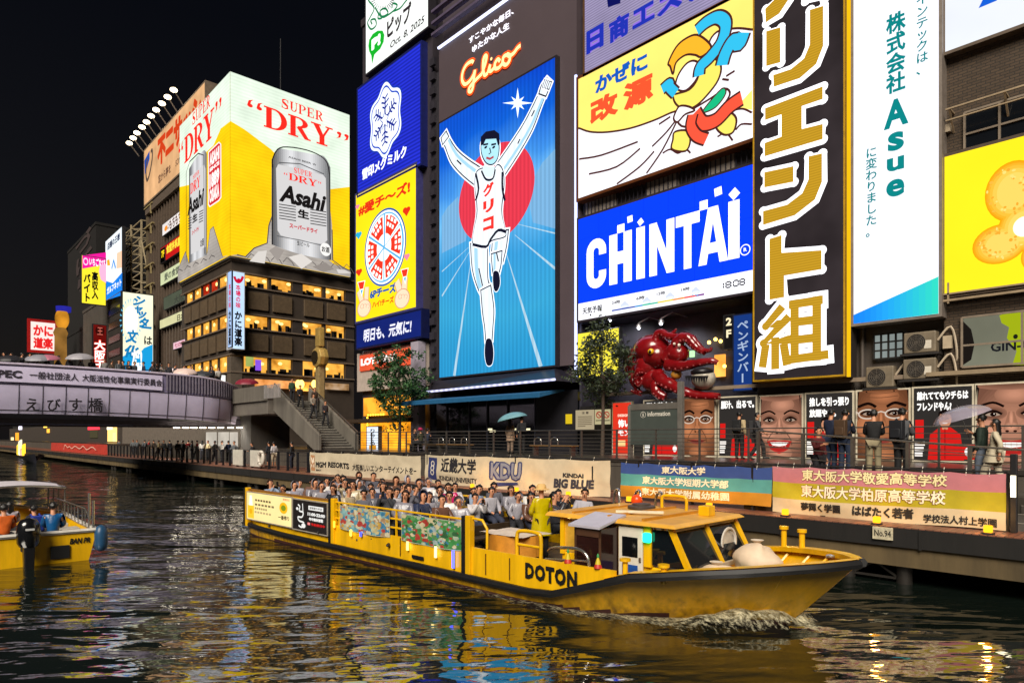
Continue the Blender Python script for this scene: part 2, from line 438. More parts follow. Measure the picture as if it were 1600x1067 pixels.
# ================================================================ people, umbrellas, trees
SKIN = M('#c98e6c', .55, var=.08, name='skin')
EYEM = M('#15100e', .3, var=0, name='eye_dark'); LIP = M('#7a3a34', .5, var=0, name='lips')
HAIRM = M('#0d0b0b', .45, var=.3, scale=40, name='hair'); HAIRB = M('#2a1a12', .45, var=.3, scale=40, name='brown_hair')
CLOTH = MO(.8, 'cloth'); RAIN = MO(.28, 'wet_plastic'); SHOE = M('#1a1a1c', .5, name='shoe'); PACK = M('#101216', .6, name='backpack')
def skinmesh(nodes, edges, root=0, sub=1, name='body'):
    me = bpy.data.meshes.new('tmp'); me.from_pydata([n[:3] for n in nodes], edges, [])
    o = bpy.data.objects.new('tmp', me); COL.objects.link(o)
    o.modifiers.new('s', 'SKIN'); sv = me.skin_vertices[0].data
    for i, n in enumerate(nodes):
        sv[i].radius = (n[3], n[4] if len(n) > 4 else n[3]); sv[i].use_root = (i == root)
    u = o.modifiers.new('u', 'SUBSURF'); u.levels = sub; u.render_levels = sub
    dg = bpy.context.evaluated_depsgraph_get(); dg.update()
    out = bpy.data.meshes.new_from_object(o.evaluated_get(dg)); out.name = name
    bpy.data.objects.remove(o); bpy.data.meshes.remove(me)
    out.polygons.foreach_set('use_smooth', [True]*len(out.polygons))
    return out
STAND = dict(pel=(0,0,.94), sp=(.01,0,1.12), ch=(0,0,1.30), nk=(-.01,0,1.46), hd=(.015,0,1.60),
    sh=(-.01,.155,1.385), el=(-.03,.205,1.12), wr=(.05,.205,.89), hip=(0,.085,.90), kn=(.03,.095,.49), an=(0,.10,.08), toe=(.15,.12,.035))
def pose(**k):
    """joints of both sides; keys ending in L or R override one side"""
    J = {}
    for a, b in STAND.items():
        if a in ('pel', 'sp', 'ch', 'nk', 'hd'): J[a] = Vector(b)
        else: J[a+'L'] = Vector(b); J[a+'R'] = Vector((b[0], -b[1], b[2]))
    for a, b in k.items():
        if a in STAND and a not in ('pel', 'sp', 'ch', 'nk', 'hd'): J[a+'L'] = Vector(b); J[a+'R'] = Vector((b[0], -b[1], b[2]))
        else: J[a] = Vector(b)
    return J
WALK = pose(knL=(.22,.09,.52), anL=(.24,.09,.10), toeL=(.38,.10,.08), knR=(-.02,-.09,.5), anR=(-.26,-.09,.13), toeR=(-.14,-.1,.035),
            elL=(-.14,.23,1.16), wrL=(-.12,.22,.92), elR=(.08,-.23,1.15), wrR=(.24,-.2,1.0))
SIT = pose(pel=(0,0,.55), sp=(-.03,0,.72), ch=(-.03,0,.90), nk=(-.02,0,1.05), hd=(.015,0,1.19), sh=(-.03,.155,.985), el=(.06,.215,.77), wr=(.27,.11,.68),
           hip=(0,.085,.52), kn=(.42,.11,.5), an=(.4,.11,.08), toe=(.54,.12,.035))
SITUP = pose(**{**{k: v for k, v in dict(pel=(0,0,.55), sp=(-.03,0,.72), ch=(-.03,0,.90), nk=(-.03,0,1.05), hd=(.0,.0,1.20), sh=(-.03,.155,.985), el=(.16,.22,.82), wr=(.27,.10,1.08),
           hip=(0,.085,.52), kn=(.42,.11,.5), an=(.4,.11,.08), toe=(.54,.12,.035)).items()}})
PHOTO = pose(el=(.17,.22,1.22), wr=(.30,.07,1.42))
LEAN = pose(pel=(-.12,0,.92), sp=(-.06,0,1.09), ch=(.02,0,1.25), nk=(.07,0,1.39), hd=(.13,0,1.52), sh=(.03,.17,1.34), el=(.2,.22,1.10), wr=(.36,.12,1.07), hip=(-.12,.085,.88), kn=(-.05,.095,.48))
HOLD = pose(elR=(.10,-.22,1.17), wrR=(.27,-.14,1.24))
def head_chain(J):
    hd = J['hd']; nk = J['nk']
    return hd, nk
def make_body(J, hands=True, name='body', sub=2, kid=1.0):
    hd, nk = J['hd'], J['nk']
    N, Ed, ix = [], [], {}
    def nd(k, p, a, b=None, par=None):
        ix[k] = len(N); N.append((p[0], p[1], p[2], a, b or a))
        if par is not None: Ed.append((ix[par], ix[k]))
    nd('pel', J['pel'], .10, .08); nd('sp', J['sp'], .088, .07, 'pel'); nd('ch', J['ch'], .098, .075, 'sp')
    nd('nk', nk, .052, .052, 'ch')
    nd('jaw', hd+Vector((.012, 0, -.055)), .058, .062, 'nk'); nd('mid', hd+Vector((.0, 0, .02)), .078, .092, 'jaw'); nd('top', hd+Vector((-.012, 0, .085)), .055, .06, 'mid')
    for S, sg in (('L', 1), ('R', -1)):
        nd('sh'+S, J['sh'+S]+Vector((0, 0, -.02)), .042, .042, 'ch'); nd('el'+S, J['el'+S], .034, .034, 'sh'+S); nd('wr'+S, J['wr'+S], .027, .027, 'el'+S)
        d = (J['wr'+S]-J['el'+S]).normalized(); side = Vector((0, 0, 1)).cross(d)
        side = side.normalized() if side.length > .2 else Vector((1, 0, 0))
        inn = Vector((0, -sg, 0)); inn = (inn-d*inn.dot(d)).normalized(); wd = d.cross(inn).normalized()
        if wd.dot(Vector((1, 0, .6))) < 0: wd = -wd          # the thumb side: forward / up
        w0 = J['wr'+S]
        nd('pa'+S, w0+d*.055, .034, .02, 'wr'+S)
        if hands:
            for q, (off, ln) in enumerate(((.027, .075), (.009, .085), (-.009, .08), (-.026, .062))):
                a = w0+d*.092+wd*off; b = a+d*ln*.55+inn*.010; c = b+d*ln*.35+inn*.028
                nd(f'f{q}a'+S, a, .0095, .0095, 'pa'+S); nd(f'f{q}b'+S, b, .0088, .0088, f'f{q}a'+S); nd(f'f{q}c'+S, c, .007, .007, f'f{q}b'+S)
            a = w0+d*.05+wd*.042+inn*.012; nd('ta'+S, a, .011, .011, 'pa'+S); nd('tb'+S, a+d*.04+wd*.016+inn*.014, .0085, .0085, 'ta'+S)
        nd('hip'+S, J['hip'+S], .062, .062, 'pel'); nd('kn'+S, J['kn'+S], .046, .046, 'hip'+S); nd('an'+S, J['an'+S], .038, .038, 'kn'+S); nd('toe'+S, J['toe'+S], .035, .03, 'an'+S)
    me = skinmesh(N, Ed, 0, sub, name)
    # face: nose, eyes, mouth and ears join the same mesh
    b = MB(); h = hd
    b.mi = 0; b.hexa([h+Vector(q) for q in ((.078,-.014,-.03),(.112,-.009,-.03),(.112,.009,-.03),(.078,.014,-.03),(.078,-.006,.018),(.088,-.004,.018),(.088,.004,.018),(.078,.006,.018))])
    for sg in (1, -1): b.sph(h+Vector((-.005, sg*.088, -.005)), (.022, .012, .032), 8, 6)
    b.mi = 1
    for sg in (1, -1):
        b.sph(h+Vector((.082, sg*.033, .014)), (.009, .017, .009), 8, 6)
        b.bar(h+Vector((.086, sg*.016, .036)), h+Vector((.082, sg*.052, .038)), .008)
    b.mi = 2; b.sph(h+Vector((.078, 0, -.062)), (.012, .026, .008), 8, 6)
    bm = bmesh.new(); bm.from_mesh(me)
    vs = [bm.verts.new(v) for v in b.v]
    for f, mi in zip(b.f, b.m):
        try:
            q = bm.faces.new([vs[i] for i in f]); q.material_index = mi; q.smooth = True
        except ValueError: pass
    bm.to_mesh(me); bm.free()
    for x in (SKIN, EYEM, LIP): me.materials.append(x)
    return me
def make_top(J, r=.022, long=0.0, cuff=.92, name='jacket', mat=None, hood=False, hooddown=False):
    N, Ed, ix = [], [], {}
    def nd(k, p, a, b=None, par=None):
        ix[k] = len(N); N.append((p[0], p[1], p[2], a, b or a))
        if par is not None: Ed.append((ix[par], ix[k]))
    pel = J['pel']
    nd('ch', J['ch'], .140+r, .106+r); nd('sp', J['sp'], .130+r, .102+r, 'ch'); nd('pel', pel+(J['pel']-J['sp'])*.12, .142+r, .112+r, 'sp')
    nd('nk', J['nk']+Vector((0, 0, -.035)), .066+r*.4, .066+r*.4, 'ch')
    if hooddown: nd('hood', J['nk']+Vector((-.09, 0, -.02)), .08, .06, 'nk')
    for S in 'LR':
        nd('sh'+S, J['sh'+S]+Vector((0, 0, -.015)), .058+r*.7, .058+r*.7, 'ch'); nd('el'+S, J['el'+S], .046+r*.7, .046+r*.7, 'sh'+S)
        nd('wr'+S, J['el'+S].lerp(J['wr'+S], cuff), .04+r*.6, .04+r*.6, 'el'+S)
    me = skinmesh(N, Ed, 0, 2, name)
    if hood:
        b = MB(); h = J['hd']
        b.grid(lambda u, v: h+Vector((-.01-.12*math.cos((u-.5)*math.pi*1.15)*math.sin(.25+v*2.3)+.02, .118*math.sin((u-.5)*math.pi*1.15)*math.sin(.25+v*2.3), .02-.14*math.cos(math.pi-(.25+v*2.3)))), 12, 8)
        bm = bmesh.new(); bm.from_mesh(me); vs = [bm.verts.new(v) for v in b.v]
        for f in b.f: bm.faces.new([vs[i] for i in f]).smooth = True
        bm.to_mesh(me); bm.free()
    if long:
        b = MB(); p0 = pel+Vector((0, 0, .16)); p1 = (J['knL']+J['knR'])*.5*long+pel*(1-long)
        b.grid(lambda u, v: p0.lerp(p1, v)+Vector(((.125+r+.05*v+.012*math.sin(u*31)*v)*math.cos(6.2832*u), (.155+r+.055*v+.012*math.sin(u*31+1)*v)*math.sin(6.2832*u), 0)), 28, 6)
        bm = bmesh.new(); bm.from_mesh(me); vs = [bm.verts.new(v) for v in b.v]
        for f in b.f: bm.faces.new([vs[i] for i in f]).smooth = True
        bm.to_mesh(me); bm.free()
    me.materials.append(mat or CLOTH); return me
def make_legs(J, r=.016, short=1.0, name='trousers', mat=None):
    N, Ed = [(*J['pel'], .132+r, .108+r)], []
    for S in 'LR':
        b = len(N); N.append((*J['hip'+S], .09+r, .09+r)); N.append((*J['kn'+S], .064+r, .064+r)); N.append((*J['kn'+S].lerp(J['an'+S]+Vector((0, 0, .0)), short), .05+r, .05+r))
        Ed += [(0, b), (b, b+1), (b+1, b+2)]
    me = skinmesh(N, Ed, 0, 2, name); me.materials.append(mat or CLOTH); return me
def make_shoe(J, S):
    a = J['an'+S]; t = J['toe'+S]; d = (t-a); d.z = 0; d = d.normalized()
    me = skinmesh([(*(a-d*.05+Vector((0, 0, -.03))), .045, .04), (*(a+Vector((0, 0, .0))), .05, .045), (*(t+Vector((0, 0, .012))), .045, .038), (*(t+d*.06), .036, .03)], [(0, 1), (1, 2), (2, 3)], 0, 1, 'shoe')
    me.materials.append(SHOE); return me
def make_hair(J, style='short', mat=None):
    h = J['hd']; b = MB(); b.sph(h+Vector((-.010, 0, .026)), (.098, .094, .100), 16, 12)
    bm = bmesh.new(); vs = [bm.verts.new(v) for v in b.v]
    for f in b.f: bm.faces.new([vs[i] for i in f]).smooth = True
    cut = -.03 if style == 'short' else -.08
    for v in list(bm.verts):
        q = v.co-h
        if (q.x > .03 and q.z < .062) or (q.x > -.01 and q.z < .0) or q.z < cut: bm.verts.remove(v)
    for v in bm.verts: v.co += (v.co-h)*(.20*mnoise.noise(v.co*17)+.12*mnoise.noise(v.co*41))
    if style == 'long':
        c = MB(); c.grid(lambda u, v: h+Vector((-.03-.075*math.cos((u-.5)*2.6)-.02*v, .105*math.sin((u-.5)*2.6)*(1-.1*v), -.0-.25*v)), 10, 5)
        q = [bm.verts.new(v) for v in c.v]
        for f in c.f: bm.faces.new([q[i] for i in f]).smooth = True
    me = bpy.data.meshes.new('hair'); bm.to_mesh(me); bm.free(); me.materials.append(mat or HAIRM)
    return me
def link(me, name, parent, col=None):
    o = bpy.data.objects.new(name, me); COL.objects.link(o); o.parent = parent
    if col: o.color = lin(col)
    return o
PM = {}
def person(label, loc, rz, J=None, kind='stand', top='#222222', legs='#1a1a1e', hair='short', rain=False, group=None, hood=False, pack=None, scale=1.0, hands=True, long=0.0, hat=None, hairmat=None, shoes=True, short=1.0, legskin=False):
    J = J or STANDJ
    key = (id(J), rain, hair, hood, hands, long, hairmat.name if hairmat else '', short)
    if key not in PM:
        PM[key] = dict(body=make_body(J, hands, sub=2 if hands else 1), top=make_top(J, .03 if rain else .018, long, mat=RAIN if rain else CLOTH, hood=hood, name='raincoat' if rain else 'jacket'),
            legs=make_legs(J, short=short), hair=make_hair(J, hair, hairmat), sl=make_shoe(J, 'L'), sr=make_shoe(J, 'R'))
    P = PM[key]
    r = T('person', label, 'person', loc, group, rz, local=True); r.scale = (scale,)*3
    link(P['body'], 'body', r); link(P['top'], 'raincoat' if rain else 'jacket', r, top); link(P['legs'], 'trousers', r, legs)
    if not hat and not hood: link(P['hair'], 'hair', r)
    if shoes: link(P['sl'], 'shoe', r); link(P['sr'], 'shoe', r)
    if pack:
        b = MB(); c = J['ch']; b.box(c.x-.30, -.145, c.z-.30, c.x-.14, .145, c.z+.13)
        b.box(c.x-.335, -.11, c.z-.27, c.x-.302, .11, c.z-.06)
        o = b.build('backpack', M(pack, .7, name='pack'), r, bevel=.05, smooth=True)
        s = MB()
        for sg in (1, -1): s.tube([(c.x-.15, sg*.09, c.z+.11), (c.x-.04, sg*.1, c.z+.165), (c.x+.10, sg*.1, c.z+.09), (c.x+.125, sg*.11, c.z-.06), (c.x-.1, sg*.15, c.z-.22)], .017, 6)
        s.build('strap', M(pack, .7, name='pack'), o)
    if hat:
        h = J['hd']; b = MB(); b.lathe(h+Vector((-.005, 0, .02)), [(.185, .0), (.185, .008), (.115, .03), (.108, .09), (.075, .125), (.01, .132)], 20)
        b.build('hat', hat, r, smooth=True)
    return r
STANDJ = pose()
def umbrella(label, loc, r=.5, mat=None, tilt=(0, 0), length=.75, group=None):
    """loc is the grip; the canopy opens above it"""
    t = T('umbrella', label, 'umbrella', loc, group, local=True); t.rotation_euler = (tilt[0], tilt[1], 0)
    b = MB(); top = Vector((0, 0, length))
    def fn(u, v):
        a = u*2*math.pi; k = abs((u*8) % 1-.5)*2
        rr = r*math.sin(v*1.35)/math.sin(1.35)*(1-(1-k)*.05*v)
        return top+Vector((rr*math.cos(a), rr*math.sin(a), -.42*r*(1-math.cos(v*1.35))/(1-math.cos(1.35))-(1-k)*.0))
    b.grid(fn, 32, 7); b.build('canopy', mat, t, smooth=True)
    c = MB(); c.cyl((0, 0, -.05), top+Vector((0, 0, .06)), .008, n=6); c.build('shaft', M('#888888', .3, .8), t)
    c = MB(); c.tube([(0, 0, 0), (0, 0, -.12), (.02, 0, -.16), (.05, 0, -.16), (.065, 0, -.13)], .013, 6); c.build('handle', M('#201814', .5), t)
    c = MB()
    for k in range(8):
        a = k*math.pi/4
        c.tube([fn(k/8, v/4)-Vector((0, 0, .006)) for v in range(5)], .004, 4)
    c.build('rib_frame', M('#777777', .3, .8), t)
    return t
def CLEARM(h='#c8d4e0', alpha=.45):
    k = ('CL', h, alpha)
    if k in MC: return MC[k]
    m, n, l = nodes_of('clear_vinyl'); p = n['Principled BSDF']; p.inputs['Base Color'].default_value = lin(h); p.inputs['Roughness'].default_value = .15
    p.inputs['Alpha'].default_value = alpha; MC[k] = m; return m
def LEAF(h1, h2):
    m, n, l = nodes_of('leaf'); p = n['Principled BSDF']; p.inputs['Roughness'].default_value = .5
    g = n.new('ShaderNodeNewGeometry'); rp = n.new('ShaderNodeValToRGB')
    rp.color_ramp.elements[0].color = lin(h1); rp.color_ramp.elements[1].color = lin(h2)
    l.new(g.outputs['Random Per Island'], rp.inputs[0]); l.new(rp.outputs[0], p.inputs['Base Color'])
    tr = n.new('ShaderNodeBsdfTranslucent'); l.new(rp.outputs[0], tr.inputs[0])
    mx = n.new('ShaderNodeMixShader'); mx.inputs[0].default_value = .16
    l.new(p.outputs[0], mx.inputs[1]); l.new(tr.outputs[0], mx.inputs[2]); l.new(mx.outputs[0], n['Material Output'].inputs[0]); return m
def tree(label, base, H, cz, cr, nclump, per, leaf, lm, seed=1, tr=.07, ragged=1.0):
    rnd = random.Random(seed); b = Vector(base)
    t = T('street_tree', label, 'tree', base)
    tk = MB(); fork = b+Vector((.05, 0, cz-cr[2]*.55))
    tk.tube([b, b+Vector((.03, .02, (fork.z-b.z)*.5)), fork, b+Vector((-.03, 0, cz)), b+Vector((.02, 0, cz+cr[2]*.7))], [tr*1.25, tr, tr*.85, tr*.55, tr*.15], 9)
    cl = []
    while len(cl) < nclump:
        p = Vector((rnd.uniform(-1, 1), rnd.uniform(-1, 1), rnd.uniform(-1, 1)))
        if .3 < p.length < 1:
            q = p*(1+.22*ragged*mnoise.noise(p*2.2+Vector((seed, 0, 0))))
            w = 1-.28*max(0, -q.z)-.22*max(0, q.z)
            cl.append(b+Vector((q.x*cr[0]*w, q.y*cr[1]*w, cz+q.z*cr[2])))
    for c in cl[::5]:
        s = fork.lerp(b+Vector((0, 0, cz)), rnd.random()); m_ = s.lerp(c, .5)+Vector((0, 0, -.12))
        tk.tube([s, m_, c], [tr*.36, tr*.22, tr*.08], 5)
    tk.build('trunk', M('#4a3d33', .85, scale=18, bump=.6, streak=True, name='bark'), t, smooth=True)
    lv = MB()
    for c in cl:
        sz = rnd.uniform(.65, 1.2)
        for _ in range(per):
            p = c+Vector((rnd.gauss(0, .17*sz), rnd.gauss(0, .17*sz), rnd.gauss(0, .13*sz)))
            d = Vector((rnd.gauss(0, 1), rnd.gauss(0, 1), rnd.gauss(-.35, .6))).normalized(); e = d.cross(Vector((rnd.gauss(0, 1), rnd.gauss(0, 1), rnd.gauss(0, 1)))).normalized()
            L = leaf*rnd.uniform(.7, 1.3); wd = L*.24; up = d.cross(e)*L*.06
            lv.add([p, p+d*L*.45+e*wd+up, p+d*L, p+d*L*.45-e*wd+up], [(0, 1, 2, 3)])
    lv.build('crown', lm, t)
    return t
# ================================================================ setting: water, quays, promenade, bridge, stairs
Z_LOW, Z_UP = 1.3, 2.5
def water_mat():
    m, n, l = nodes_of('canal_water'); p = n['Principled BSDF']
    p.inputs['Base Color'].default_value = (.006, .010, .008, 1); p.inputs['Roughness'].default_value = .04; p.inputs['Specular IOR Level'].default_value = 1.0; p.inputs['IOR'].default_value = 2.5
    tc = n.new('ShaderNodeTexCoord'); prev = None
    for (sc, det, dist, st, k, ang) in ((.20, 1, .8, .30, .55, 47), (.75, 2, .30, .42, .36, 40), (2.3, 2, .08, .36, .36, 55), (7.0, 2, .018, .16, .5, 47)):
        vr = n.new('ShaderNodeVectorRotate'); vr.rotation_type = 'Z_AXIS'; vr.inputs['Angle'].default_value = -R(ang); l.new(tc.outputs['Object'], vr.inputs['Vector'])
        mp = n.new('ShaderNodeMapping'); mp.inputs['Scale'].default_value = (k, 1, 1); l.new(vr.outputs[0], mp.inputs[0])
        nz = n.new('ShaderNodeTexNoise'); nz.inputs['Scale'].default_value = sc; nz.inputs['Detail'].default_value = det; nz.inputs['Distortion'].default_value = .25
        l.new(mp.outputs[0], nz.inputs['Vector'])
        b = n.new('ShaderNodeBump'); b.inputs['Strength'].default_value = st; b.inputs['Distance'].default_value = dist
        l.new(nz.outputs[0], b.inputs['Height'])
        if prev: l.new(prev.outputs[0], b.inputs['Normal'])
        prev = b
    l.new(prev.outputs[0], p.inputs['Normal'])
    return m
WATER = water_mat()
w = MB(); w.grid(lambda u, v: (-420+520*u, -.6+21*v, 0), 26, 6); struct('canal_water', w, WATER)
w = MB(); w.box(-430, -60, -3.2, 110, 200, -3.0); struct('canal_bed', w, M('#1a1712', .9))
CONC = M('#4a443c', .85, var=.45, scale=1.4, bump=.3, streak=True, name='stained_concrete')
CONCL = M('#67615a', .8, var=.3, scale=1.2, bump=.2, name='pale_concrete')
DARKW = M('#0f0c0a', .8, var=.6, scale=2.2, bump=.5, streak=True, name='tarred_timber')
# near bank, under and behind the camera
w = MB(); w.box(-300, -40, -3, 80, -.7, 1.35); struct('near_quay', w, CONCL)
# far bank: low boardwalk, its beams, wall, upper promenade
def planks():
    m, n, l = nodes_of('planks'); p = n['Principled BSDF']; p.inputs['Roughness'].default_value = .38
    tc = n.new('ShaderNodeTexCoord'); mp = n.new('ShaderNodeMapping'); mp.inputs['Rotation'].default_value = (0, 0, R(90)); l.new(tc.outputs['Object'], mp.inputs[0])
    b = n.new('ShaderNodeTexBrick'); b.inputs['Scale'].default_value = 1; b.inputs['Brick Width'].default_value = 2.4; b.inputs['Row Height'].default_value = .14; b.inputs['Mortar Size'].default_value = .008
    b.inputs['Color1'].default_value = lin('#8a5a48'); b.inputs['Color2'].default_value = lin('#6d4638'); b.inputs['Mortar'].default_value = lin('#1c1310')
    l.new(mp.outputs[0], b.inputs['Vector']); l.new(b.outputs[0], p.inputs['Base Color'])
    bp = n.new('ShaderNodeBump'); bp.inputs['Strength'].default_value = .5; bp.inputs['Distance'].default_value = .02; bp.invert = True
    l.new(b.outputs['Fac'], bp.inputs['Height']); l.new(bp.outputs[0], p.inputs['Normal']); return m
Y_E, Y_R, Y_W, Y_P = 16.4, 17.3, 20.0, 24.4        # deck edge, low rail, retaining wall / upper rail, house fronts
w = MB(); w.box(-300, Y_E, Z_LOW-.12, 60, Y_W, Z_LOW); struct('boardwalk', w, planks())
w = MB(); w.box(-300, Y_E-.03, .86, 60, Y_E+.25, Z_LOW-.02)
for i in range(60): w.box(14-i*3.1, Y_E-.06, .84, 14-i*3.1+.05, Y_E-.031, Z_LOW-.04)
struct('boardwalk_fascia', w, DARKW)
w = MB(); w.box(-300, Y_E+.05, .42, 60, Y_E+.5, .858); struct('boardwalk_beam', w, M('#5e4f34', .8, var=.5, scale=1.3, streak=True, bump=.2, name='beam_concrete'))
w = MB(); w.box(-300, Y_W-.02, -3, 60, Y_W+.6, Z_UP-.1); struct('quay_wall', w, CONC)
w = MB(); w.box(-300, Y_W-.06, Z_UP-.12, 60, 60, Z_UP); struct('promenade', w, M('#3c3834', .3, var=.35, scale=2.5, name='wet_paving'))
for i in range(15):
    x = 6-i*6.1
    t = T('boardwalk_pier', ('nearest' if i == 0 else ['', 'second', 'third', 'fourth', 'fifth', 'sixth', 'seventh', 'eighth', 'ninth', 'tenth', 'eleventh', 'twelfth', 'thirteenth', 'fourteenth', 'fifteenth'][i]+' nearest')+' '+'dark braced steel pier under the boardwalk over the canal water', 'pier', (x, 17.6, -1), 'piers under the boardwalk')
    b = MB()
    for yy in (16.75, 18.6): b.cyl((x, yy, -3), (x, yy, .86), .16, n=10); b.cyl((x+1.2, yy, -3), (x+1.2, yy, .86), .16, n=10)
    b.build('post', M('#24201c', .7, .4, var=.5), t, smooth=True)
    b = MB()
    for k in range(4): b.bar((x, 16.72, .05+.0*k), (x+1.2, 16.72, .8), .05) if k == 0 else b.bar((x, 16.72, .8), (x+1.2, 16.72, .05), .05) if k == 1 else b.bar((x, 16.72+1.85*(k-2), .1), (x+1.2, 16.72, .1), .05)
    b.build('brace', M('#2c2824', .7, .4), t)
# the number plate on the boardwalk edge
p = onY(1379, 833, Y_E-.09)
t = T('berth_sign', 'small white berth plate reading No.94 fixed to the tarred boardwalk edge', 'sign', (p.x, Y_E-.1, p.z-.15))
b = MB(); b.box(p.x-.21, Y_E-.1, p.z-.14, p.x+.21, Y_E-.065, p.z+.14); b.build('plate', M('#c9bfa2', .6, var=.4, scale=14), t, bevel=.006)
a = Art(t, (p.x-.21, Y_E-.1, p.z-.14), (1, 0, 0), (0, 0, 1), (0, -1, 0), (.42, .28), base=.003)
a.text(M('#15130f', .6, var=0), 'No.94', (.1, .78, .25, .92), .02); a.done()
# orange dock lights along the edge
for k, (x, y) in enumerate(((738, 763), (807, 771), (888, 776), (983, 785), (1108, 794), (1227, 804), (1370, 815), (1544, 826))):
    q = onZ(x, y, Z_LOW+.16); q.y = Y_E+.12; q = Vector(((onY(x, y, Y_E+.12)).x, Y_E+.12, Z_LOW))
    lab = ['beneath the university crest banner', 'beneath the blue university letters', 'beneath the BIG BLUE lettering', 'below the left end of the blue striped banner',
           'below the middle of the blue striped banner', 'below the left end of the pink banner', 'just left of the No.94 plate', 'nearest the right edge, right of the No.94 plate'][k]
    t = T('dock_light', 'orange dock light on the boardwalk, '+lab, 'lamp', q, 'dock lights on the boardwalk edge')
    b = MB(); b.box(q.x-.1, q.y-.08, q.z, q.x+.1, q.y+.08, q.z+.04); b.build('base', M('#2b2622', .6), t)
    b = MB(); b.box(q.x-.075, q.y-.06, q.z+.04, q.x+.075, q.y+.06, q.z+.19); b.build('lens', E('#ffa41c', 1.9, mott=.2, lit=False), t, bevel=.02)
    l_ = bpy.data.lights.new('dock_glow', 'POINT'); l_.energy = 11; l_.color = (1, .5, .12); l_.shadow_soft_size = .08
    lo = bpy.data.objects.new('dock_glow', l_); COL.objects.link(lo); lo.parent = t; lo.location = (0, -.05, .34)

STEEL = M('#77726c', .38, .75, var=.2, scale=6, name='rail_steel'); STEELD = M('#2c2c30', .45, .5, name='dark_rail')
# low rail along the boardwalk
def railing(name, label, x0, x1, y, zf, h, step, mat, bars=3, top=.05, posts=True, pw=.05, y1=None, zf1=None, base_off=0):
    t = T(name, label, 'railing', ((x0+x1)/2, y, zf))
    y1 = y if y1 is None else y1; zf1 = zf if zf1 is None else zf1
    L = abs(x1-x0); n = max(1, round(L/step)); f = lambda u: Vector((x0+(x1-x0)*u, y+(y1-y)*u, zf+(zf1-zf)*u))
    for i in range(n+1):
        q = f(i/n); b = MB(); b.box(q.x-pw*.5, q.y-pw*.7, q.z, q.x+pw*.5, q.y+pw*.7, q.z+h-.02); b.box(q.x-pw, q.y-pw*1.2, q.z, q.x+pw, q.y+pw*1.2, q.z+.02); b.build('post', mat, t)
    b = MB(); b.bar(f(0)+Vector((0, 0, h)), f(1)+Vector((0, 0, h)), top, top*.8); b.build('top_rail', mat, t, bevel=.01)
    for k in range(bars):
        b = MB(); zz = h*(.18+.66*k/max(1, bars-1)) if bars > 1 else h*.5
        b.bar(f(0)+Vector((0, pw*.2, zz)), f(1)+Vector((0, pw*.2, zz)), .022); b.build('bar', mat, t)
    return t
xa = onY(484, 700, Y_R).x
railing('boardwalk_railing', 'dark steel railing with vertical posts along the boardwalk left of the cream banners', -88, xa-.2, Y_R, Z_LOW, 1.12, 1.35, STEELD, 3, .06, pw=.09)
railing('banner_railing', 'long dark railing that carries the cream and striped banners above the water', xa, onY(1574, 730, Y_R).x, Y_R, Z_LOW, 1.26, 1.9, STEELD, 2, .05, pw=.06)
# upper promenade rail
railing('promenade_railing', 'long grey steel railing with thin horizontal bars on the upper promenade edge', onY(556, 690, Y_W+.12).x, 9, Y_W+.12, Z_UP, 1.08, 1.75, STEEL, 6, .05)
YA = 17.52
x0, x1 = onY(1185, 690, YA).x, onY(1600, 700, YA).x
RX0, RX1 = x0, x1
def ramp_z(x): return 2.40+(1.95-2.40)*(x-RX0)/(RX1-RX0)
railing('ramp_railing', 'sloping four bar steel railing right above the pink banner', x0, x1+1.5, YA, ramp_z(x0), 1.08, 1.3, STEEL, 4, .06, zf1=ramp_z(x1+1.5), pw=.07)
w = MB(); w.hexa([(x0-.4, 18.3, Z_LOW), (x1+2, 18.3, Z_LOW), (x1+2, Y_W-.07, Z_LOW), (x0-.4, Y_W-.07, Z_LOW), (x0-.4, 18.3, ramp_z(x0-.4)), (x1+2, 18.3, ramp_z(x1+2)), (x1+2, Y_W-.07, ramp_z(x1+2)), (x0-.4, Y_W-.07, ramp_z(x0-.4))])
struct('ramp', w, CONC)
w = MB(); w.box(x0-.4, 17.46, Z_LOW, x1-1.6, 18.297, 1.85); struct('ramp_step', w, CONC)
# steps at the far right under the end of the banner
x2 = onY(1576, 740, Y_R).x
t = T('boardwalk_steps', 'dark concrete steps right of the pink banner leading up from the boardwalk', 'steps', (x2+1, 18, Z_LOW))
b = MB()
for k in range(4): b.box(x2+.05, Y_R+.25+.36*k, Z_LOW, x2+3.4, Y_R+.25+.36*(k+1)-.003, Z_LOW+.16*(k+1))
b.build('flight', M('#55504a', .7), t)
b = MB()
for k in range(4): b.box(x2+.05, Y_R+.24+.36*k, Z_LOW+.16*(k+1)+.002, x2+3.4, Y_R+.30+.36*k, Z_LOW+.16*(k+1)+.012)
b.build('nosing', M('#9a948a', .6), t)
q = onY(1575, 770, Y_R)
t = T('light_post', 'slim dark post with a glowing white strip at the right end of the pink banner', 'lamp', (q.x+.12, Y_R-.1, Z_LOW))
b = MB(); b.box(q.x+.06, Y_R-.16, Z_LOW, q.x+.18, Y_R-.04, 2.95); b.build('post', STEELD, t, bevel=.015)
b = MB(); b.box(q.x+.075, Y_R-.175, 2.05, q.x+.165, Y_R-.162, 2.5); b.build('strip', E('#fff0c8', 3, lit=False), t)

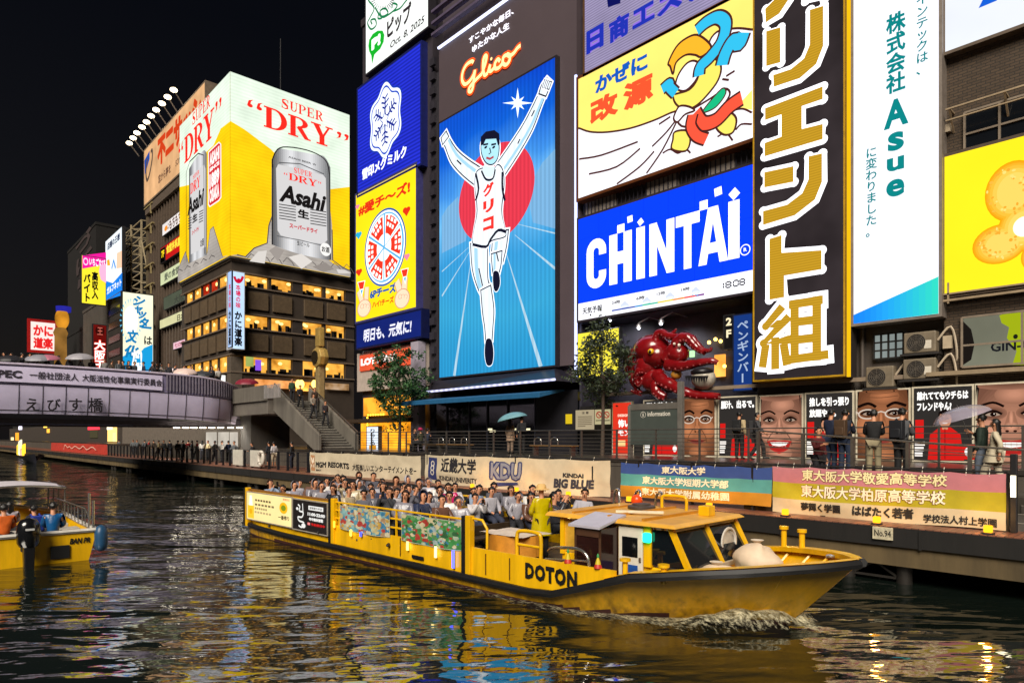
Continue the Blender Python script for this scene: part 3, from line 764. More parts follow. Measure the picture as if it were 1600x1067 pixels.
# ---------------------------------------------------------------- banners on the low rail (hung cloth, gently buckled)
def banner(label, x0, x1, y, z0, z1, bands, sag=.1, seed=0, wav=.05, pin=5):
    """bands: list of (lower fraction, colour)"""
    t = T('banner', label, 'banner', ((x0+x1)/2, y, z0)); W_ = x1-x0
    def surf(u, v):
        n_ = mnoise.noise(Vector((u*W_*.7+seed, v*2.2, seed*1.7))); c = math.sin(u*math.pi)
        sc = abs(math.sin(u*math.pi*pin))
        zt = z1-.035*sc*(v); zb = z0-.05*c*sag*5+.10*mnoise.noise(Vector((u*W_*.45+seed*3, 7.7, 0)))
        zz = zb+(zt-zb)*v
        d = wav*(n_*1.1+.6*mnoise.noise(Vector((u*W_*2.1+zz*1.6, zz*2.7, seed+4))))*(1.15-v)+.02*n_
        return Vector((x0+W_*u, y-.05+d-.03*(1-v), zz))
    lo = 0.0; nu = max(10, int(W_*7))
    mats = []; b = MB()
    for k, (hi, segs) in enumerate(bands):
        for (ua, ub, col) in segs:
            mt = M(col, .75, var=.14, scale=1.6, name='banner_cloth')
            if mt not in mats: mats.append(mt)
            b.mi = mats.index(mt)
            b.grid(lambda u, v: surf(ua+(ub-ua)*u, lo+(hi-lo)*v), max(4, int(nu*(ub-ua))), max(3, int((hi-lo)*14)))
        lo = hi
    cl = b.build('cloth', mats, t, smooth=True)
    bpy.context.view_layer.update()
    def text(s, box, col, bold=.03, outline=None, part='lettering'):
        u0, vT, vB, u1 = box; vs, fs, asp = textgeo(s, bold); q = []
        for (X, Yv, Zv) in vs:
            p = surf(u0+(u1-u0)*X, vB+(vT-vB)*Yv); q.append((p.x, p.y-.012-(Zv+bold)*.03-(.006 if outline == 2 else 0), p.z))
        m = MB(); m.add(q, fs); m.build(part, M(col, .7, var=.1, name='ink'), t)
    def shape(pts, col, part='emblem', lift=.012):
        q = []; c = Vector((sum(p[0] for p in pts)/len(pts), sum(p[1] for p in pts)/len(pts)))
        P_ = [surf(*p)-Vector((0, lift, 0)) for p in pts]; cc = surf(*c)-Vector((0, lift, 0))
        m = MB(); n = len(P_)
        if n == 4: m.grid(lambda u, v: surf(*((Vector(pts[0]).lerp(Vector(pts[1]), u)).lerp(Vector(pts[3]).lerp(Vector(pts[2]), u), v)))-Vector((0, lift, 0)), 6, 10)
        else: m.add(P_+[cc], [(i, (i+1) % n, n) for i in range(n)])
        m.build(part, M(col, .7, var=.1, name='ink'), t)
    def grommets(n):
        m = MB()
        for i in range(n):
            p = surf((i+.3)/n, .985); m.bar((p.x, p.y, p.z-.02), (p.x, y+.02, z1+.1), .012)
        m.build('tie', M('#d8d0c0', .8), t)
    return t, text, shape, grommets
def bx(x, y=720): return onY(x, y, Y_R-.06).x
def bz(x, y): return onY(x, y, Y_R-.06).z
CREAM = '#cabda2'
t, tx, sh, gr = banner('cream cloth banner with MGM RESORTS lettering hung on the boardwalk railing', bx(484), bx(657), Y_R, bz(560, 748), bz(484, 706), [(1.0, [(0, 1, CREAM)])], seed=1, sag=.25)
tx('MGM RESORTS', (.07, .62, .38, .41), '#1b1a1c', .045); tx('JAPAN', (.07, .30, .20, .13), '#1b1a1c', .03); tx('大阪楽しいエンターテイメントを−', (.44, .62, .36, .97), '#1b1a1c', .02)
sh([(.012, .2), (.055, .2), (.055, .88), (.012, .88)], '#b9855c'); tx('M', (.018, .78, .34, .05), '#efe2cc', .06, 2, 'emblem'); gr(7)
t, tx, sh, gr = banner('cream cloth banner with university crest, KDU and BIG BLUE lettering on the boardwalk railing', bx(664), bx(953), Y_R, bz(953, 778), bz(760, 713), [(1.0, [(0, 1, CREAM)])], seed=5, sag=.3)
sh([(.025, .12), (.085, .12), (.085, .92), (.025, .92)], '#2b3568')
for k in range(3): sh([(.055+.014*math.cos(R(a)), .40+.16*k-.02+.11*math.sin(R(a))) for a in range(0, 360, 45)], '#cfc8bd', lift=.018); sh([(.055+.008*math.cos(R(a)), .40+.16*k-.02+.065*math.sin(R(a))) for a in range(0, 360, 45)], '#2b3568', lift=.022)
tx('近畿大学', (.115, .93, .42, .34), '#201f26', .03); tx('KINDAI UNIVERITY', (.105, .30, .13, .345), '#201f26', .03)
tx('KDU', (.42, .88, .30, .60), '#2b3568', .10); tx('KDU', (.43, .84, .34, .595), '#8a8a96', .03, 2); sh([(.46, .12), (.58, .2), (.575, .27), (.46, .24)], '#2b3568')
tx('KINDAI', (.80, .62, .50, .89), '#201f26', .05); tx('BIG BLUE', (.76, .46, .2, .935), '#2f2f3c', .06); gr(10)
t, tx, sh, gr = banner('blue, teal and orange striped banner of a university hung on the boardwalk railing', bx(970), bx(1206), Y_R, bz(1206, 793), bz(970, 722), [(.33, [(0, 1, '#b87e1a')]), (.68, [(0, 1, '#4f9694')]), (1.0, [(0, 1, '#2f4a8c')])], seed=9, sag=.2)
tx('東大阪大学', (.31, .95, .73, .605), '#efe3c4', .035); tx('東大阪大学短期大学部', (.17, .63, .40, .75), '#efe3c4', .035); tx('東大阪大学附属幼稚園', (.17, .30, .07, .755), '#efe3c4', .03); gr(8)
t, tx, sh, gr = banner('pink, yellow and cream striped banner of two high schools hung on the boardwalk railing', bx(1207), bx(1572), Y_R, bz(1207, 800), bz(1207, 728), [(.32, [(0, 1, '#c8b898')]), (.67, [(0, 1, '#a89d16')]), (1.0, [(0, 1, '#b97682')])], seed=14, sag=.12, wav=.06)
tx('東大阪大学敬愛高等学校', (.155, .97, .72, .79), '#6a5a2c', .05); tx('東大阪大学敬愛高等学校', (.155, .965, .725, .79), '#eadfae', .022, 2)
tx('東大阪大学柏原高等学校', (.15, .65, .38, .785), '#6a3a3a', .05); tx('東大阪大学柏原高等学校', (.15, .645, .385, .785), '#f0e2c8', .022, 2)
tx('夢輝く学園', (.15, .28, .10, .345), '#1d1a18', .045); tx('はばたく若者', (.40, .29, .09, .66), '#1d1a18', .05); tx('学校法人村上学園', (.70, .20, .04, .97), '#1d1a18', .03); gr(12)

# ---------------------------------------------------------------- the bridge
XB, XB2 = -50.0, -66.0
LAV = M('#cfc7e4', .5, var=.12, scale=1.0, name='lavender_panel'); LAVD = M('#6a6274', .6, name='lavender_dark')
t = T('bridge', 'wide curved road bridge with lavender panels, named in brush characters, over the canal', 'bridge', (XB-8, 9, 0))
Y0b, Y1b = -4.0, 19.6
def bow(y):  # plan curve: bulges towards us in the middle, rounds away at the bank
    return XB+1.0*(1-((y-6)/16)**2)-(max(0, y-16.2)/3.4)**2*2.2
def bz_top(y): return 7.62-.0016*(y-8)**2-(max(0, y-15)/5)**1.6*.55
def arc(y): return 4.72-.0022*(y-6)**2-(max(0, y-15)/5)**2*.15
ny = 40
b = MB()
b.grid(lambda u, v: (bow(Y0b+(Y1b-Y0b)*u)+.35*math.sin(v*1.4)-.35, Y0b+(Y1b-Y0b)*u, arc(Y0b+(Y1b-Y0b)*u)+(1.72)*v), ny, 6)
b.build('fascia', LAV, t, smooth=True)
b = MB()
ys = [Y0b+1.18*i for i in range(20)]
for y in ys: b.tube([(bow(y)+.35*math.sin(v*1.4)-.35+.012, y, arc(y)+1.72*v) for v in (0, .25, .5, .75, 1)], .022, 5)
for v in (.12, 1.0): b.tube([(bow(Y0b+(Y1b-Y0b)*i/ny)+.35*math.sin(v*1.4)-.35+.012, Y0b+(Y1b-Y0b)*i/ny, arc(Y0b+(Y1b-Y0b)*i/ny)+1.72*v) for i in range(ny+1)], .02, 5)
b.build('panel_joint', M('#2d2836', .6), t)
b = MB(); b.grid(lambda u, v: (bow(Y0b+(Y1b-Y0b)*u)-.02-.16*v*0, Y0b+(Y1b-Y0b)*u, arc(Y0b+(Y1b-Y0b)*u)+1.74+(bz_top(Y0b+(Y1b-Y0b)*u)-arc(Y0b+(Y1b-Y0b)*u)-1.74)*v), ny, 2)
b.build('parapet', M('#8a82a4', .5, name='parapet_grey'), t, smooth=True)
b = MB(); b.tube([(bow(Y0b+(Y1b-Y0b)*i/ny), Y0b+(Y1b-Y0b)*i/ny, bz_top(Y0b+(Y1b-Y0b)*i/ny)+.03) for i in range(ny+1)], .09, 8); b.build('coping', M('#b8aec2', .45), t, smooth=True)
fy0 = 14.0
b = MB()
for i in range(28):
    y = 13.6+i*.21
    b.bar((bow(y)+.07, y, arc(y)+1.86), (bow(y)+.07, y, bz_top(y)-.03), .09, .05, up=(1, 0, 0))
b.build('fin', M('#77707e', .5), t)
b = MB(); b.add([(XB2, Y0b, 6.86), (XB2, Y1b, 6.86)]+[(bow(Y0b+(Y1b-Y0b)*(ny-i)/ny)-.1, Y0b+(Y1b-Y0b)*(ny-i)/ny, 6.86) for i in range(ny+1)], [tuple(range(ny+3))[::-1]])
b.build('deck', M('#6b665f', .7), t)
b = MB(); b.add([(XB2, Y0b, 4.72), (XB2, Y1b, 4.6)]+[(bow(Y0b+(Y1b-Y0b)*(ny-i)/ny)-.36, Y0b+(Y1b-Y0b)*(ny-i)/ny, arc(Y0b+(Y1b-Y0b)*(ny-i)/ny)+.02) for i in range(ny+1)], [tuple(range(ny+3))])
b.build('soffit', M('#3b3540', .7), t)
b = MB()
for k in range(5): b.box(XB-2-3*k, Y0b, 4.15, XB-1.6-3*k, Y1b, 4.7)
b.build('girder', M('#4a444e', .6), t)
b = MB(); b.box(XB2-.3, Y0b, 4.6, XB2, Y1b, 7.4); b.build('rear_parapet', LAVD, t)
a = Art(t, (0, 0, 0), (0, 1, 0), (0, 0, 1), (1, 0, 0)); a.mode = 'px'
for ch, x in (('え', 53), ('び', 87), ('す', 121), ('橋', 153)):
    q = onX(x, 632, XB+1.6); vs, fs, asp = textgeo(ch, .02); m = MB()
    sz = .78 if ch != '橋' else .9
    vv = []
    for v in vs:
        yy = q.y+(v[0]-.5)*sz*.9; vz = q.z+(v[1]-.5)*sz; vv.append((bow(yy)+.06+v[2]*.05, yy, vz))
    m.add(vv, fs); m.build('name_letter', M('#1a161d', .5, var=0), t)
t2 = T('bridge_banner', 'pale lavender cloth banner with dark characters tied along the bridge parapet', 'banner', (XB+1.5, 6, 6.5))
yA, yB = -2.0, 13.3
b = MB(); b.grid(lambda u, v: (bow(yA+(yB-yA)*u)+.09+.03*mnoise.noise(Vector((u*9, v*2, 1))), yA+(yB-yA)*u, arc(yA+(yB-yA)*u)+1.85+(bz_top(yA+(yB-yA)*u)-.12-arc(yA+(yB-yA)*u)-1.85)*v), 40, 4)
b.build('cloth', M('#d4ccea', .7, var=.08), t2, smooth=True)
def btext(s, x0, x1, zc, h, bold):
    ya, yb = onX(x0, 595, XB+1.6).y, onX(x1, 595, XB+1.6).y; vs, fs, _ = textgeo(s, bold); m = MB(); vv = []
    for v in vs:
        yy = ya+(yb-ya)*v[0]; z0_ = arc(yy)+1.85; z1_ = bz_top(yy)-.12
        vv.append((bow(yy)+.125+v[2]*.05, yy, z0_+(z1_-z0_)*(zc+(v[1]-.5)*h)))
    m.add(vv, fs); m.build('lettering', M('#2a2430', .6, var=0), t2)
btext('APEC', -20, 36, .5, .5, .04); btext('一般社団法人', 48, 125, .5, .5, .02); btext('大阪活性化事業実行委員会', 131, 258, .5, .48, .02)
# lamps under the bridge
t3 = T('underbridge_lamps', 'row of white strip lamps under the end of the bridge above the walkway', 'lamp', (XB-1, 18, 4.2))
for k, x in enumerate((276, 290, 303, 317, 331, 345, 360, 374)):
    q = onX(x, 668, XB-1.0); b = MB(); b.box(XB-1.06, q.y-.19, q.z-.03, XB-.94, q.y+.19, q.z+.03); b.build('tube', E('#fff2d8', 14.0), t3)
t3 = T('lamp_strip', 'long thin bluish white light strip along the underside of the bridge above the water', 'lamp', (XB-3, 4, 3.5))
b = MB(); p0, p1 = onX(-30, 658, XB-4), onX(205, 663, XB-4)
b.tube([p0, (p0+p1)/2, p1], .035, 6); b.build('tube', E('#c8d8ff', 2.2), t3)
for yy, xx_ in ((17.6, 0), (17.6, -7), (17.6, -14)):
    l_ = bpy.data.lights.new('strip_glow', 'SPOT'); l_.energy = 420; l_.color = (1, .93, .8); l_.shadow_soft_size = .1; l_.spot_size = R(120); l_.spot_blend = .5
    lo = bpy.data.objects.new('strip_glow', l_); COL.objects.link(lo); lo.parent = t3; lo.location = Vector((XB-2.2+xx_, yy, 4.05))-Vector(t3.location); lo.rotation_euler = (R(48), 0, 0)
# abutment, landing and stairs at the far bank
AB = M('#3a3632', .75, var=.35, scale=1.1, bump=.2, streak=True, name='abutment_concrete')
t = T('stair_landing', 'concrete landing block with a dark opening where the bridge meets the stairs', 'landing', (-47.5, 19, 2.5))
b = MB(); b.box(-51.5, 18.6, 4.9, -44.4, 22, 5.8); b.build('slab', CONCL, t)
b = MB(); b.box(-51.2, 18.45, 5.8, -44.5, 18.62, 6.85); b.build('parapet', M('#6c675f', .6, var=.35, scale=1.5, streak=True, name='stair_concrete'), t)
b = MB(); b.box(-51.4, 19.4, 1.3, -49.4, 22.4, 4.9); b.box(-45, 21.7, 2.5, -44.5, 22.2, 4.9); b.build('wall', AB, t)
b = MB()
for k in range(12): q = onY(413+k*2.2, 612, 18.4); b.box(q.x-.02, 18.38, 5.9, q.x+.03, 18.43, 6.8)
b.build('grille', M('#c8c4c0', .4, .5), t)
t = T('staircase', 'broad concrete staircase climbing from the promenade to the bridge', 'staircase', (-41, 20.2, 2.5))
nst = 20; xs0, xs1, zs0, zs1 = -38.0, -44.4, 2.5, 5.8
b = MB()
for k in range(nst):
    xa_ = xs0+(xs1-xs0)*k/nst; xb_ = xs0+(xs1-xs0)*(k+1)/nst; zz = zs0+(zs1-zs0)*(k+1)/nst
    b.hexa([(xb_, 19.15, zz-.5), (xa_, 19.15, zz-.5), (xa_, 21.5, zz-.5), (xb_, 21.5, zz-.5), (xb_, 19.15, zz), (xa_, 19.15, zz), (xa_, 21.5, zz), (xb_, 21.5, zz)])
b.build('flight', M('#4c4843', .6), t)
b = MB()
for k in range(nst):
    xa_ = xs0+(xs1-xs0)*k/nst; zz = zs0+(zs1-zs0)*(k+1)/nst
    b.box(xa_-.06, 19.3, zz+.003, xa_+.01, 21.35, zz+.02)
b.build('nosing', M('#d8d2c4', .5), t)
for y in (18.95, 21.5):
    b = MB(); b.prism([(xs0+.25, y, zs0), (xs0+.25, y, zs0+.95), (xs1, y, zs1+1.0), (xs1, y, zs1-.7), (xs0-.4, y, zs0)], (0, .2, 0)); b.build('parapet', M('#6c675f', .6, var=.35, scale=1.5, streak=True, name='stair_concrete'), t, bevel=.03)
    b = MB(); b.bar((xs0+.3, y+.1, zs0+1.12), (xs1, y+.1, zs1+1.17), .07)
    for k in range(9):
        u = k/8; b.bar((xs0+.2+(xs1-xs0-.2)*u, y+.1, zs0+.95+(zs1-zs0)*u), (xs0+.2+(xs1-xs0-.2)*u, y+.1, zs0+1.12+(zs1-zs0)*u), .03)
    b.build('handrail', STEEL, t)
# clock pillar at the head of the stairs
q = onY(500, 610, 23.0); zt = onY(500, 512, 23.0).z
t = T('clock_pillar', 'tall brass and steel pillar with a round clock head above the staircase', 'clock', (q.x, 23, Z_UP))
b = MB(); b.box(q.x-.29, 22.75, Z_UP, q.x+.29, 23.25, zt-2.7); b.build('shaft', M('#a08c60', .35, .25, var=.3, scale=5), t, bevel=.06)
b = MB(); b.lathe((q.x, 23, zt-2.2), [(.45, -.42), (.76, -.32), (.80, 0), (.76, .32), (.45, .42)], 8, 'y'); b.build('clock_head', M('#b89a58', .3, .3, var=.3), t, bevel=.04)
b = MB(); b.lathe((q.x, 22.56, zt-2.2), [(.48, -.02), (.48, .04)], 24, 'y'); b.build('clock_face', M('#2a2418', .3), t)
b = MB(); b.box(q.x-.38, 22.78, zt-1.42, q.x+.34, 23.22, zt); b.build('finial', M('#b89a58', .3, .3, var=.3), t, bevel=.08)
# lit walkway and shops under and beyond the bridge
t = T('underpass_shop', 'lit ticket counter with white notices under the end of the bridge', 'shop', (-62, 21.5, 1.4))
b = MB(); b.box(-100, 22.2, 1.3, -52.5, 22.6, 4.9); b.build('wall', M('#6e655c', .7, var=.3), t)
for k, (x0, x1) in enumerate(((322, 338), (341, 357), (359, 371))):
    q0, q1 = onY(x0, 675, 22.15), onY(x1, 698, 22.15); b = MB(); b.box(q0.x, 22.14, q1.z, q1.x, 22.19, q0.z); b.build('notice', E('#cfc6b8', .8, mott=.3), t)
q0, q1 = onY(318, 700, 21.6), onY(398, 715, 21.6)
b = MB(); b.box(q0.x, 21.5, 1.3, q1.x, 22.1, 2.3); b.build('counter', E('#c9b896', .7, mott=.5), t)
q = onY(440, 668, 22.1); b = MB(); b.sph((q.x, 22, q.z), (.5, .1, .28), 12, 8); b.build('emblem', E('#d99a20', 1.2), t)
t = T('far_underbridge_shops', 'far lit canal side shops seen small under the bridge', 'shop', (-110, 22, 1.4))
b = MB(); b.box(-230, 23.4, 1.3, -100, 24, 5.6); b.build('wall', M('#3a322c', .8), t)
rnd = random.Random(3)
for (x0, x1, y0, y1, c, s) in ((168, 182, 668, 690, '#ffcc70', 1.6), (193, 200, 672, 692, '#e8b060', 1), (205, 210, 672, 690, '#ffb040', 1.1), (225, 229, 668, 690, '#b8c8ff', 1.3), (237, 242, 668, 694, '#d8dcff', 1.2), (137, 155, 664, 671, '#ff4050', 1.2), (167, 176, 667, 671, '#fff0d0', 1.6), (217, 222, 673, 678, '#ffb040', 1.3), (68, 73, 662, 668, '#ffc850', 1.8), (24, 29, 676, 688, '#ffa030', 1.2), (17, 21, 683, 688, '#ffe0a0', 1.3), (29, 34, 665, 671, '#f0e8ff', 1.8), (73, 77, 670, 676, '#ffb040', 1.4), (140, 152, 672, 684, '#57513a', .6), (176, 181, 676, 690, '#ffd890', 1.4)):
    Yp = 23.3 if x0 > 30 else 23.3
    q0, q1 = onY(x0, y0, 23.3), onY(x1, y1, 23.3); b = MB(); b.box(q0.x, 23.3, max(1.4, q1.z), q1.x, 23.36, q0.z); b.build('shop_light', E(c, s, lit=s > 1.1), t)
t = T('dragon_banner', 'red cloth banner on the far walkway rail seen under the bridge', 'banner', (-100, Y_R, 1.4))
q0, q1 = onY(80, 690, Y_R-.1), onY(168, 710, Y_R-.1)
b = MB(); b.grid(lambda u, v: (q0.x+(q1.x-q0.x)*u, Y_R-.12+.05*mnoise.noise(Vector((u*20, v*2, 0))), 1.35+1.15*v), 40, 4); b.build('cloth', M('#b8382c', .7, var=.3), t, smooth=True)
a = Art(t, (q0.x, Y_R-.14, 1.35), (1, 0, 0), (0, 0, 1), (0, -1, 0), (q1.x-q0.x, 1.15), base=.1)
a.stroke(M('#e8c0b0', .7, var=0), [(.3, .2), (.33, .8), (.38, .5), (.42, .65), (.46, .4), (.52, .7), (.6, .45), (.66, .75), (.72, .4), (.8, .7), (.86, .4)], .1, 'lettering', smooth=3)
a.done()
# ================================================================ the yellow sightseeing boat
YEL = M('#ecb60a', .36, var=.26, scale=2.6, bump=.08, coat=.2, streak=True, name='yellow_paint'); YELD = M('#ecb208', .38, var=.28, scale=2.5, streak=True, coat=.15, name='yellow_hull')
def grime(m, z0, z1):
    n = m.node_tree.nodes; l = m.node_tree.links; p = n['Principled BSDF']; src = p.inputs['Base Color'].links[0].from_socket
    tc = n.new('ShaderNodeTexCoord'); sp = n.new('ShaderNodeSeparateXYZ'); l.new(tc.outputs['Object'], sp.inputs[0]); mp = n.new('ShaderNodeMapping'); mp.inputs['Scale'].default_value = (3, 3, .5); l.new(tc.outputs['Object'], mp.inputs[0])
    nz = n.new('ShaderNodeTexNoise'); nz.inputs['Scale'].default_value = 2.2; nz.inputs['Detail'].default_value = 8; l.new(mp.outputs[0], nz.inputs['Vector'])
    mr = n.new('ShaderNodeMapRange'); mr.inputs['From Min'].default_value = z1; mr.inputs['From Max'].default_value = z0; mr.inputs['To Min'].default_value = -.62; mr.inputs['To Max'].default_value = -.2; l.new(sp.outputs[2], mr.inputs[0])
    a = n.new('ShaderNodeMath'); l.new(mr.outputs[0], a.inputs[0]); l.new(nz.outputs[0], a.inputs[1]); b = n.new('ShaderNodeMath'); b.operation = 'MULTIPLY'; b.inputs[1].default_value = 1.9; b.use_clamp = True; l.new(a.outputs[0], b.inputs[0])
    mx = n.new('ShaderNodeMix'); mx.data_type = 'RGBA'; l.new(b.outputs[0], mx.inputs[0]); l.new(src, mx.inputs[6]); mx.inputs[7].default_value = lin('#4a3208'); l.new(mx.outputs[2], p.inputs['Base Color'])
grime(YELD, .0, .6)
BLK = M('#121214', .5, var=.3, name='rubber'); DKR = M('#3a1512', .6, var=.4, name='antifouling'); STL = M('#c9c6c0', .22, .9, var=.05, name='bright_tube')
BO = Vector((-22.98, 10.95, 0)); BRZ = R(1.9)
boat = T('sightseeing_boat', 'long open yellow sightseeing boat lettered DOTON, packed with seated passengers', 'boat', BO, rz=BRZ, local=True)
BM = Matrix.Translation(BO) @ Matrix.Rotation(BRZ, 4, 'Z')
BI = BM.inverted()
def bl(x, y, Y=None, Z=None, X=None):      # photo point -> boat coordinates
    return BI @ (onY(x, y, Y) if Y is not None else onZ(x, y, Z))
def nx(x): return bl(x, 860, Y=8.72+.0005*(x-360)).x
def interp(tab, x):
    for (a, b), (c, d) in zip(tab, tab[1:]):
        if x <= c: 
            k = (x-a)/(c-a) if c > a else 0; return b+(d-b)*max(0, min(1, k))
    return tab[-1][1]
BEAM = [(0, 2.05), (1, 2.2), (13.6, 2.2), (14.6, 2.19), (15.6, 2.12), (16.3, 1.98), (17.0, 1.74), (17.6, 1.42), (18.1, 1.05), (18.5, .66), (18.75, .32), (18.9, .03)]
BWL = [(0, 1.95), (1, 2.1), (13, 2.08), (14.6, 1.8), (15.6, 1.4), (16.5, .95), (17.3, .58), (18.0, .3), (18.5, .14), (18.9, .01)]
SHEER = [(0, .40), (3, .33), (13.5, .30), (14.15, .35), (15.8, .88), (17, 1.06), (18.2, 1.2), (18.9, 1.27)]
LB = 18.9
def hullpt(t, v, sg, zb=-.45):
    xs = LB*t; s = interp(SHEER, xs); z = zb+(s-zb)*v
    xw = xs-1.75*max(0, (t-.72)/.28)**1.6
    x = xw+(xs-xw)*v**.9; h = interp(BWL, xs)+(interp(BEAM, xs)-interp(BWL, xs))*v**1.35
    return Vector((x, sg*h, z))
TS = [i/30*.7 for i in range(31)]+[.7+.3*(i/44) for i in range(1, 45)]
b = MB()
for sg in (-1, 1):
    base = len(b.v); nv = 12
    for t in TS:
        for j in range(nv+1): b.v.append(tuple(hullpt(t, j/nv, sg)))
    for i in range(len(TS)-1):
        for j in range(nv):
            q = base+i*(nv+1)+j; f = (q, q+nv+1, q+nv+2, q+1); zc = b.v[q][2]
            b.f.append(f if sg < 0 else f[::-1]); b.m.append(1 if zc < .02 else 0)
n0 = [tuple(hullpt(0, j/12, -1)) for j in range(13)]; n1 = [tuple(hullpt(0, j/12, 1)) for j in range(13)]
b.mi = 0; b.add(n0+n1[::-1], [tuple(range(26))])
b.build('hull', [YELD, DKR], boat, smooth=True)
# rub rail along the sheer
b = MB()
for sg in (-1, 1):
    pts = [hullpt(t, 1, sg)+Vector((0, sg*.05, -.03)) for t in TS]
    b.tube(pts, [.075]*len(pts), 6)
b.build('rub_rail', BLK, boat, smooth=True)
b = MB()
for sg in (-1, 1):   # gunwale cap on the bow
    ts = [t for t in TS if t*LB >= 15.2]
    o_ = [hullpt(t, 1, sg)+Vector((0, sg*.03, .05)) for t in ts]; i_ = [Vector((p.x-.04, p.y-sg*min(.24, abs(p.y)), p.z)) for p in o_]
    k = len(b.v); n = len(ts); b.v += [tuple(p) for p in o_]+[tuple(p) for p in i_]+[tuple(p-Vector((0, 0, .09))) for p in i_]
    for i in range(n-1):
        for q in ((k+i, k+i+1, k+n+i+1, k+n+i), (k+n+i, k+n+i+1, k+2*n+i+1, k+2*n+i)): b.f.append(q if sg < 0 else q[::-1]); b.m.append(0)
b.build('gunwale', YEL, boat, smooth=True)
b = MB(); ts = [t for t in TS if t*LB >= 14.0]; nn = len(ts)   # bow sole
dk = lambda t, sg: (lambda p: Vector((p.x, p.y*.93, p.z)))(hullpt(t, .66, sg)); b.add([dk(t, -1) for t in ts]+[dk(t, 1) for t in ts], [(i, i+1, nn+i+1, nn+i) for i in range(nn-1)]); b.build('bow_deck', YEL, boat)
b = MB(); b.box(.1, -2.08, .34, 13.6, 2.08, .4); b.box(13.6, -1.5, .34, 15.2, 1.5, .4); b.build('deck', M('#5b4a34', .6, var=.3), boat)
b = MB()
for xx in (15.9, 16.5, 17.1, 17.65, 18.1):
    for sg in (-1, 1):
        t = xx/LB; b.tube([hullpt(t, v, sg)-Vector((0, sg*.05, 0)) for v in (.6, .75, .9, 1)], .03, 5)
b.build('bow_rib', YEL, boat)
# side walls
def wall(sg, x0, x1, ztop0, ztop1, mat, part, n=16, t=.06):
    b = MB(); q = []
    for i in range(n+1):
        x = x0+(x1-x0)*i/n; y = interp(BEAM, x)-.03; q.append((x, sg*y, interp(SHEER, x)+.02, ztop0+(ztop1-ztop0)*i/n, sg*(y-t)))
    k = len(b.v)
    for (x, yo, za, zb_, yi) in q: b.v += [(x, yo, za), (x, yo, zb_), (x, yi, zb_), (x, yi, za)]
    for i in range(n):
        a = k+4*i
        for j in range(4): f = (a+j, a+4+j, a+4+(j+1) % 4, a+(j+1) % 4); b.f.append(f[::-1] if sg < 0 else f); b.m.append(0)
    b.f += [(k, k+1, k+2, k+3), (k+4*n+3, k+4*n+2, k+4*n+1, k+4*n)]; b.m += [0, 0]
    return b.build(part, mat, boat)
XP1, XP2 = nx(511), nx(716)
wall(-1, .15, XP1, 1.52, 1.5, YEL, 'stern_panel'); wall(-1, XP1+.1, XP2, .86, .86, YEL, 'side_panel'); wall(-1, XP2+.1, 15.5, .92, .93, YEL, 'side_panel')
wall(1, .15, 11.9, 1.1, 1.1, YEL, 'side_panel'); wall(1, 11.95, 15.5, .92, .93, YEL, 'side_panel')
b = MB(); b.box(.1, -2.1, .36, .16, 2.1, 1.35); b.build('stern_board', YEL, boat)
b = MB(); b.box(-.32, -1.95, .2, .08, 1.95, .42); b.build('stern_platform', BLK, boat, bevel=.03)
b = MB(); b.box(-.2, -1.98, .42, .04, -1.5, 1.12); b.build('stern_box', YEL, boat, bevel=.02)
for x in (.2, XP1, XP2):
    b = MB(); b.box(x-.02, -2.235, .3, x+.13, -2.08, 1.6); b.build('post', YEL, boat, bevel=.015)
    b = MB(); b.box(x-.13, -2.245, .3, x-.02, -2.1, 1.59); b.build('post_strip', BLK, boat)
for zz in (1.06, 1.28, 1.5):
    b = MB(); b.bar((XP1+.1, -2.14, zz), (XP2, -2.14, zz), .045); b.build('side_rail', YEL, boat, bevel=.01)
b = MB(); b.tube([(XP2+.1, -2.12, 1.54), (XP2+.4, -2.1, 1.52), (XP2+.55, -2.1, 1.35), (XP2+.55, -2.1, .93)], .03, 8); b.build('side_rail', YEL, boat, smooth=True)
for i in range(5):
    x = XP1+.3+(XP2-XP1-.3)*i/4; b = MB(); b.box(x-.02, -2.16, .86, x+.02, -2.12, 1.5); b.build('rail_post', YEL, boat)
b = MB(); b.bar((.2, 2.12, 1.45), (11.8, 2.12, 1.45), .05); b.bar((.2, 2.12, 1.27), (11.8, 2.12, 1.27), .04)
for i in range(9): b.box(.3+1.4*i, 2.1, 1.1, .34+1.4*i, 2.14, 1.45)
b.build('far_rail', YEL, boat)
b = MB(); b.bar((.2, -2.14, 1.54), (XP1, -2.14, 1.53), .09, .05); b.build('cap_rail', M('#8a5c20', .5), boat)
# advertising panels on the stern
def nzp(x, y): return bl(x, y, Y=8.75)
def bart(x0, x1, z0, z1, name, mat, lit=None):
    b = MB(); b.box(x0, -2.26, z0, x1, -2.2, z1); o = b.build(name, mat, boat)
    b = MB()
    for (p, q, r_, s_) in ((x0-.03, z0-.03, x1+.03, z0), (x0-.03, z1, x1+.03, z1+.03), (x0-.03, z0, x0, z1), (x1, z0, x1+.03, z1)): b.box(p, -2.27, q, r_, -2.195, s_)
    b.build('frame', M('#c8bfae', .4, .4), o)
    return Art(o, (x0, -2.26, z0), (1, 0, 0), (0, 0, 1), (0, -1, 0), (x1-x0, z1-z0), base=.004, eps=.001)
xm = nx(455)
a = bart(.42, xm-.06, .58, 1.46, 'beer_panel', E('#f0d894', .95, mott=.35))
a.poly(T_('#f2c230', .9), [(.02, .04), (.17, .04), (.17, .52), (.02, .52)]); a.poly(T_('#fff6dc', 1), [(.05, .52), (.14, .52), (.12, .9), (.07, .9)]); a.ell(T_('#d8a018', 1), (.095, .3), (.035, .1))
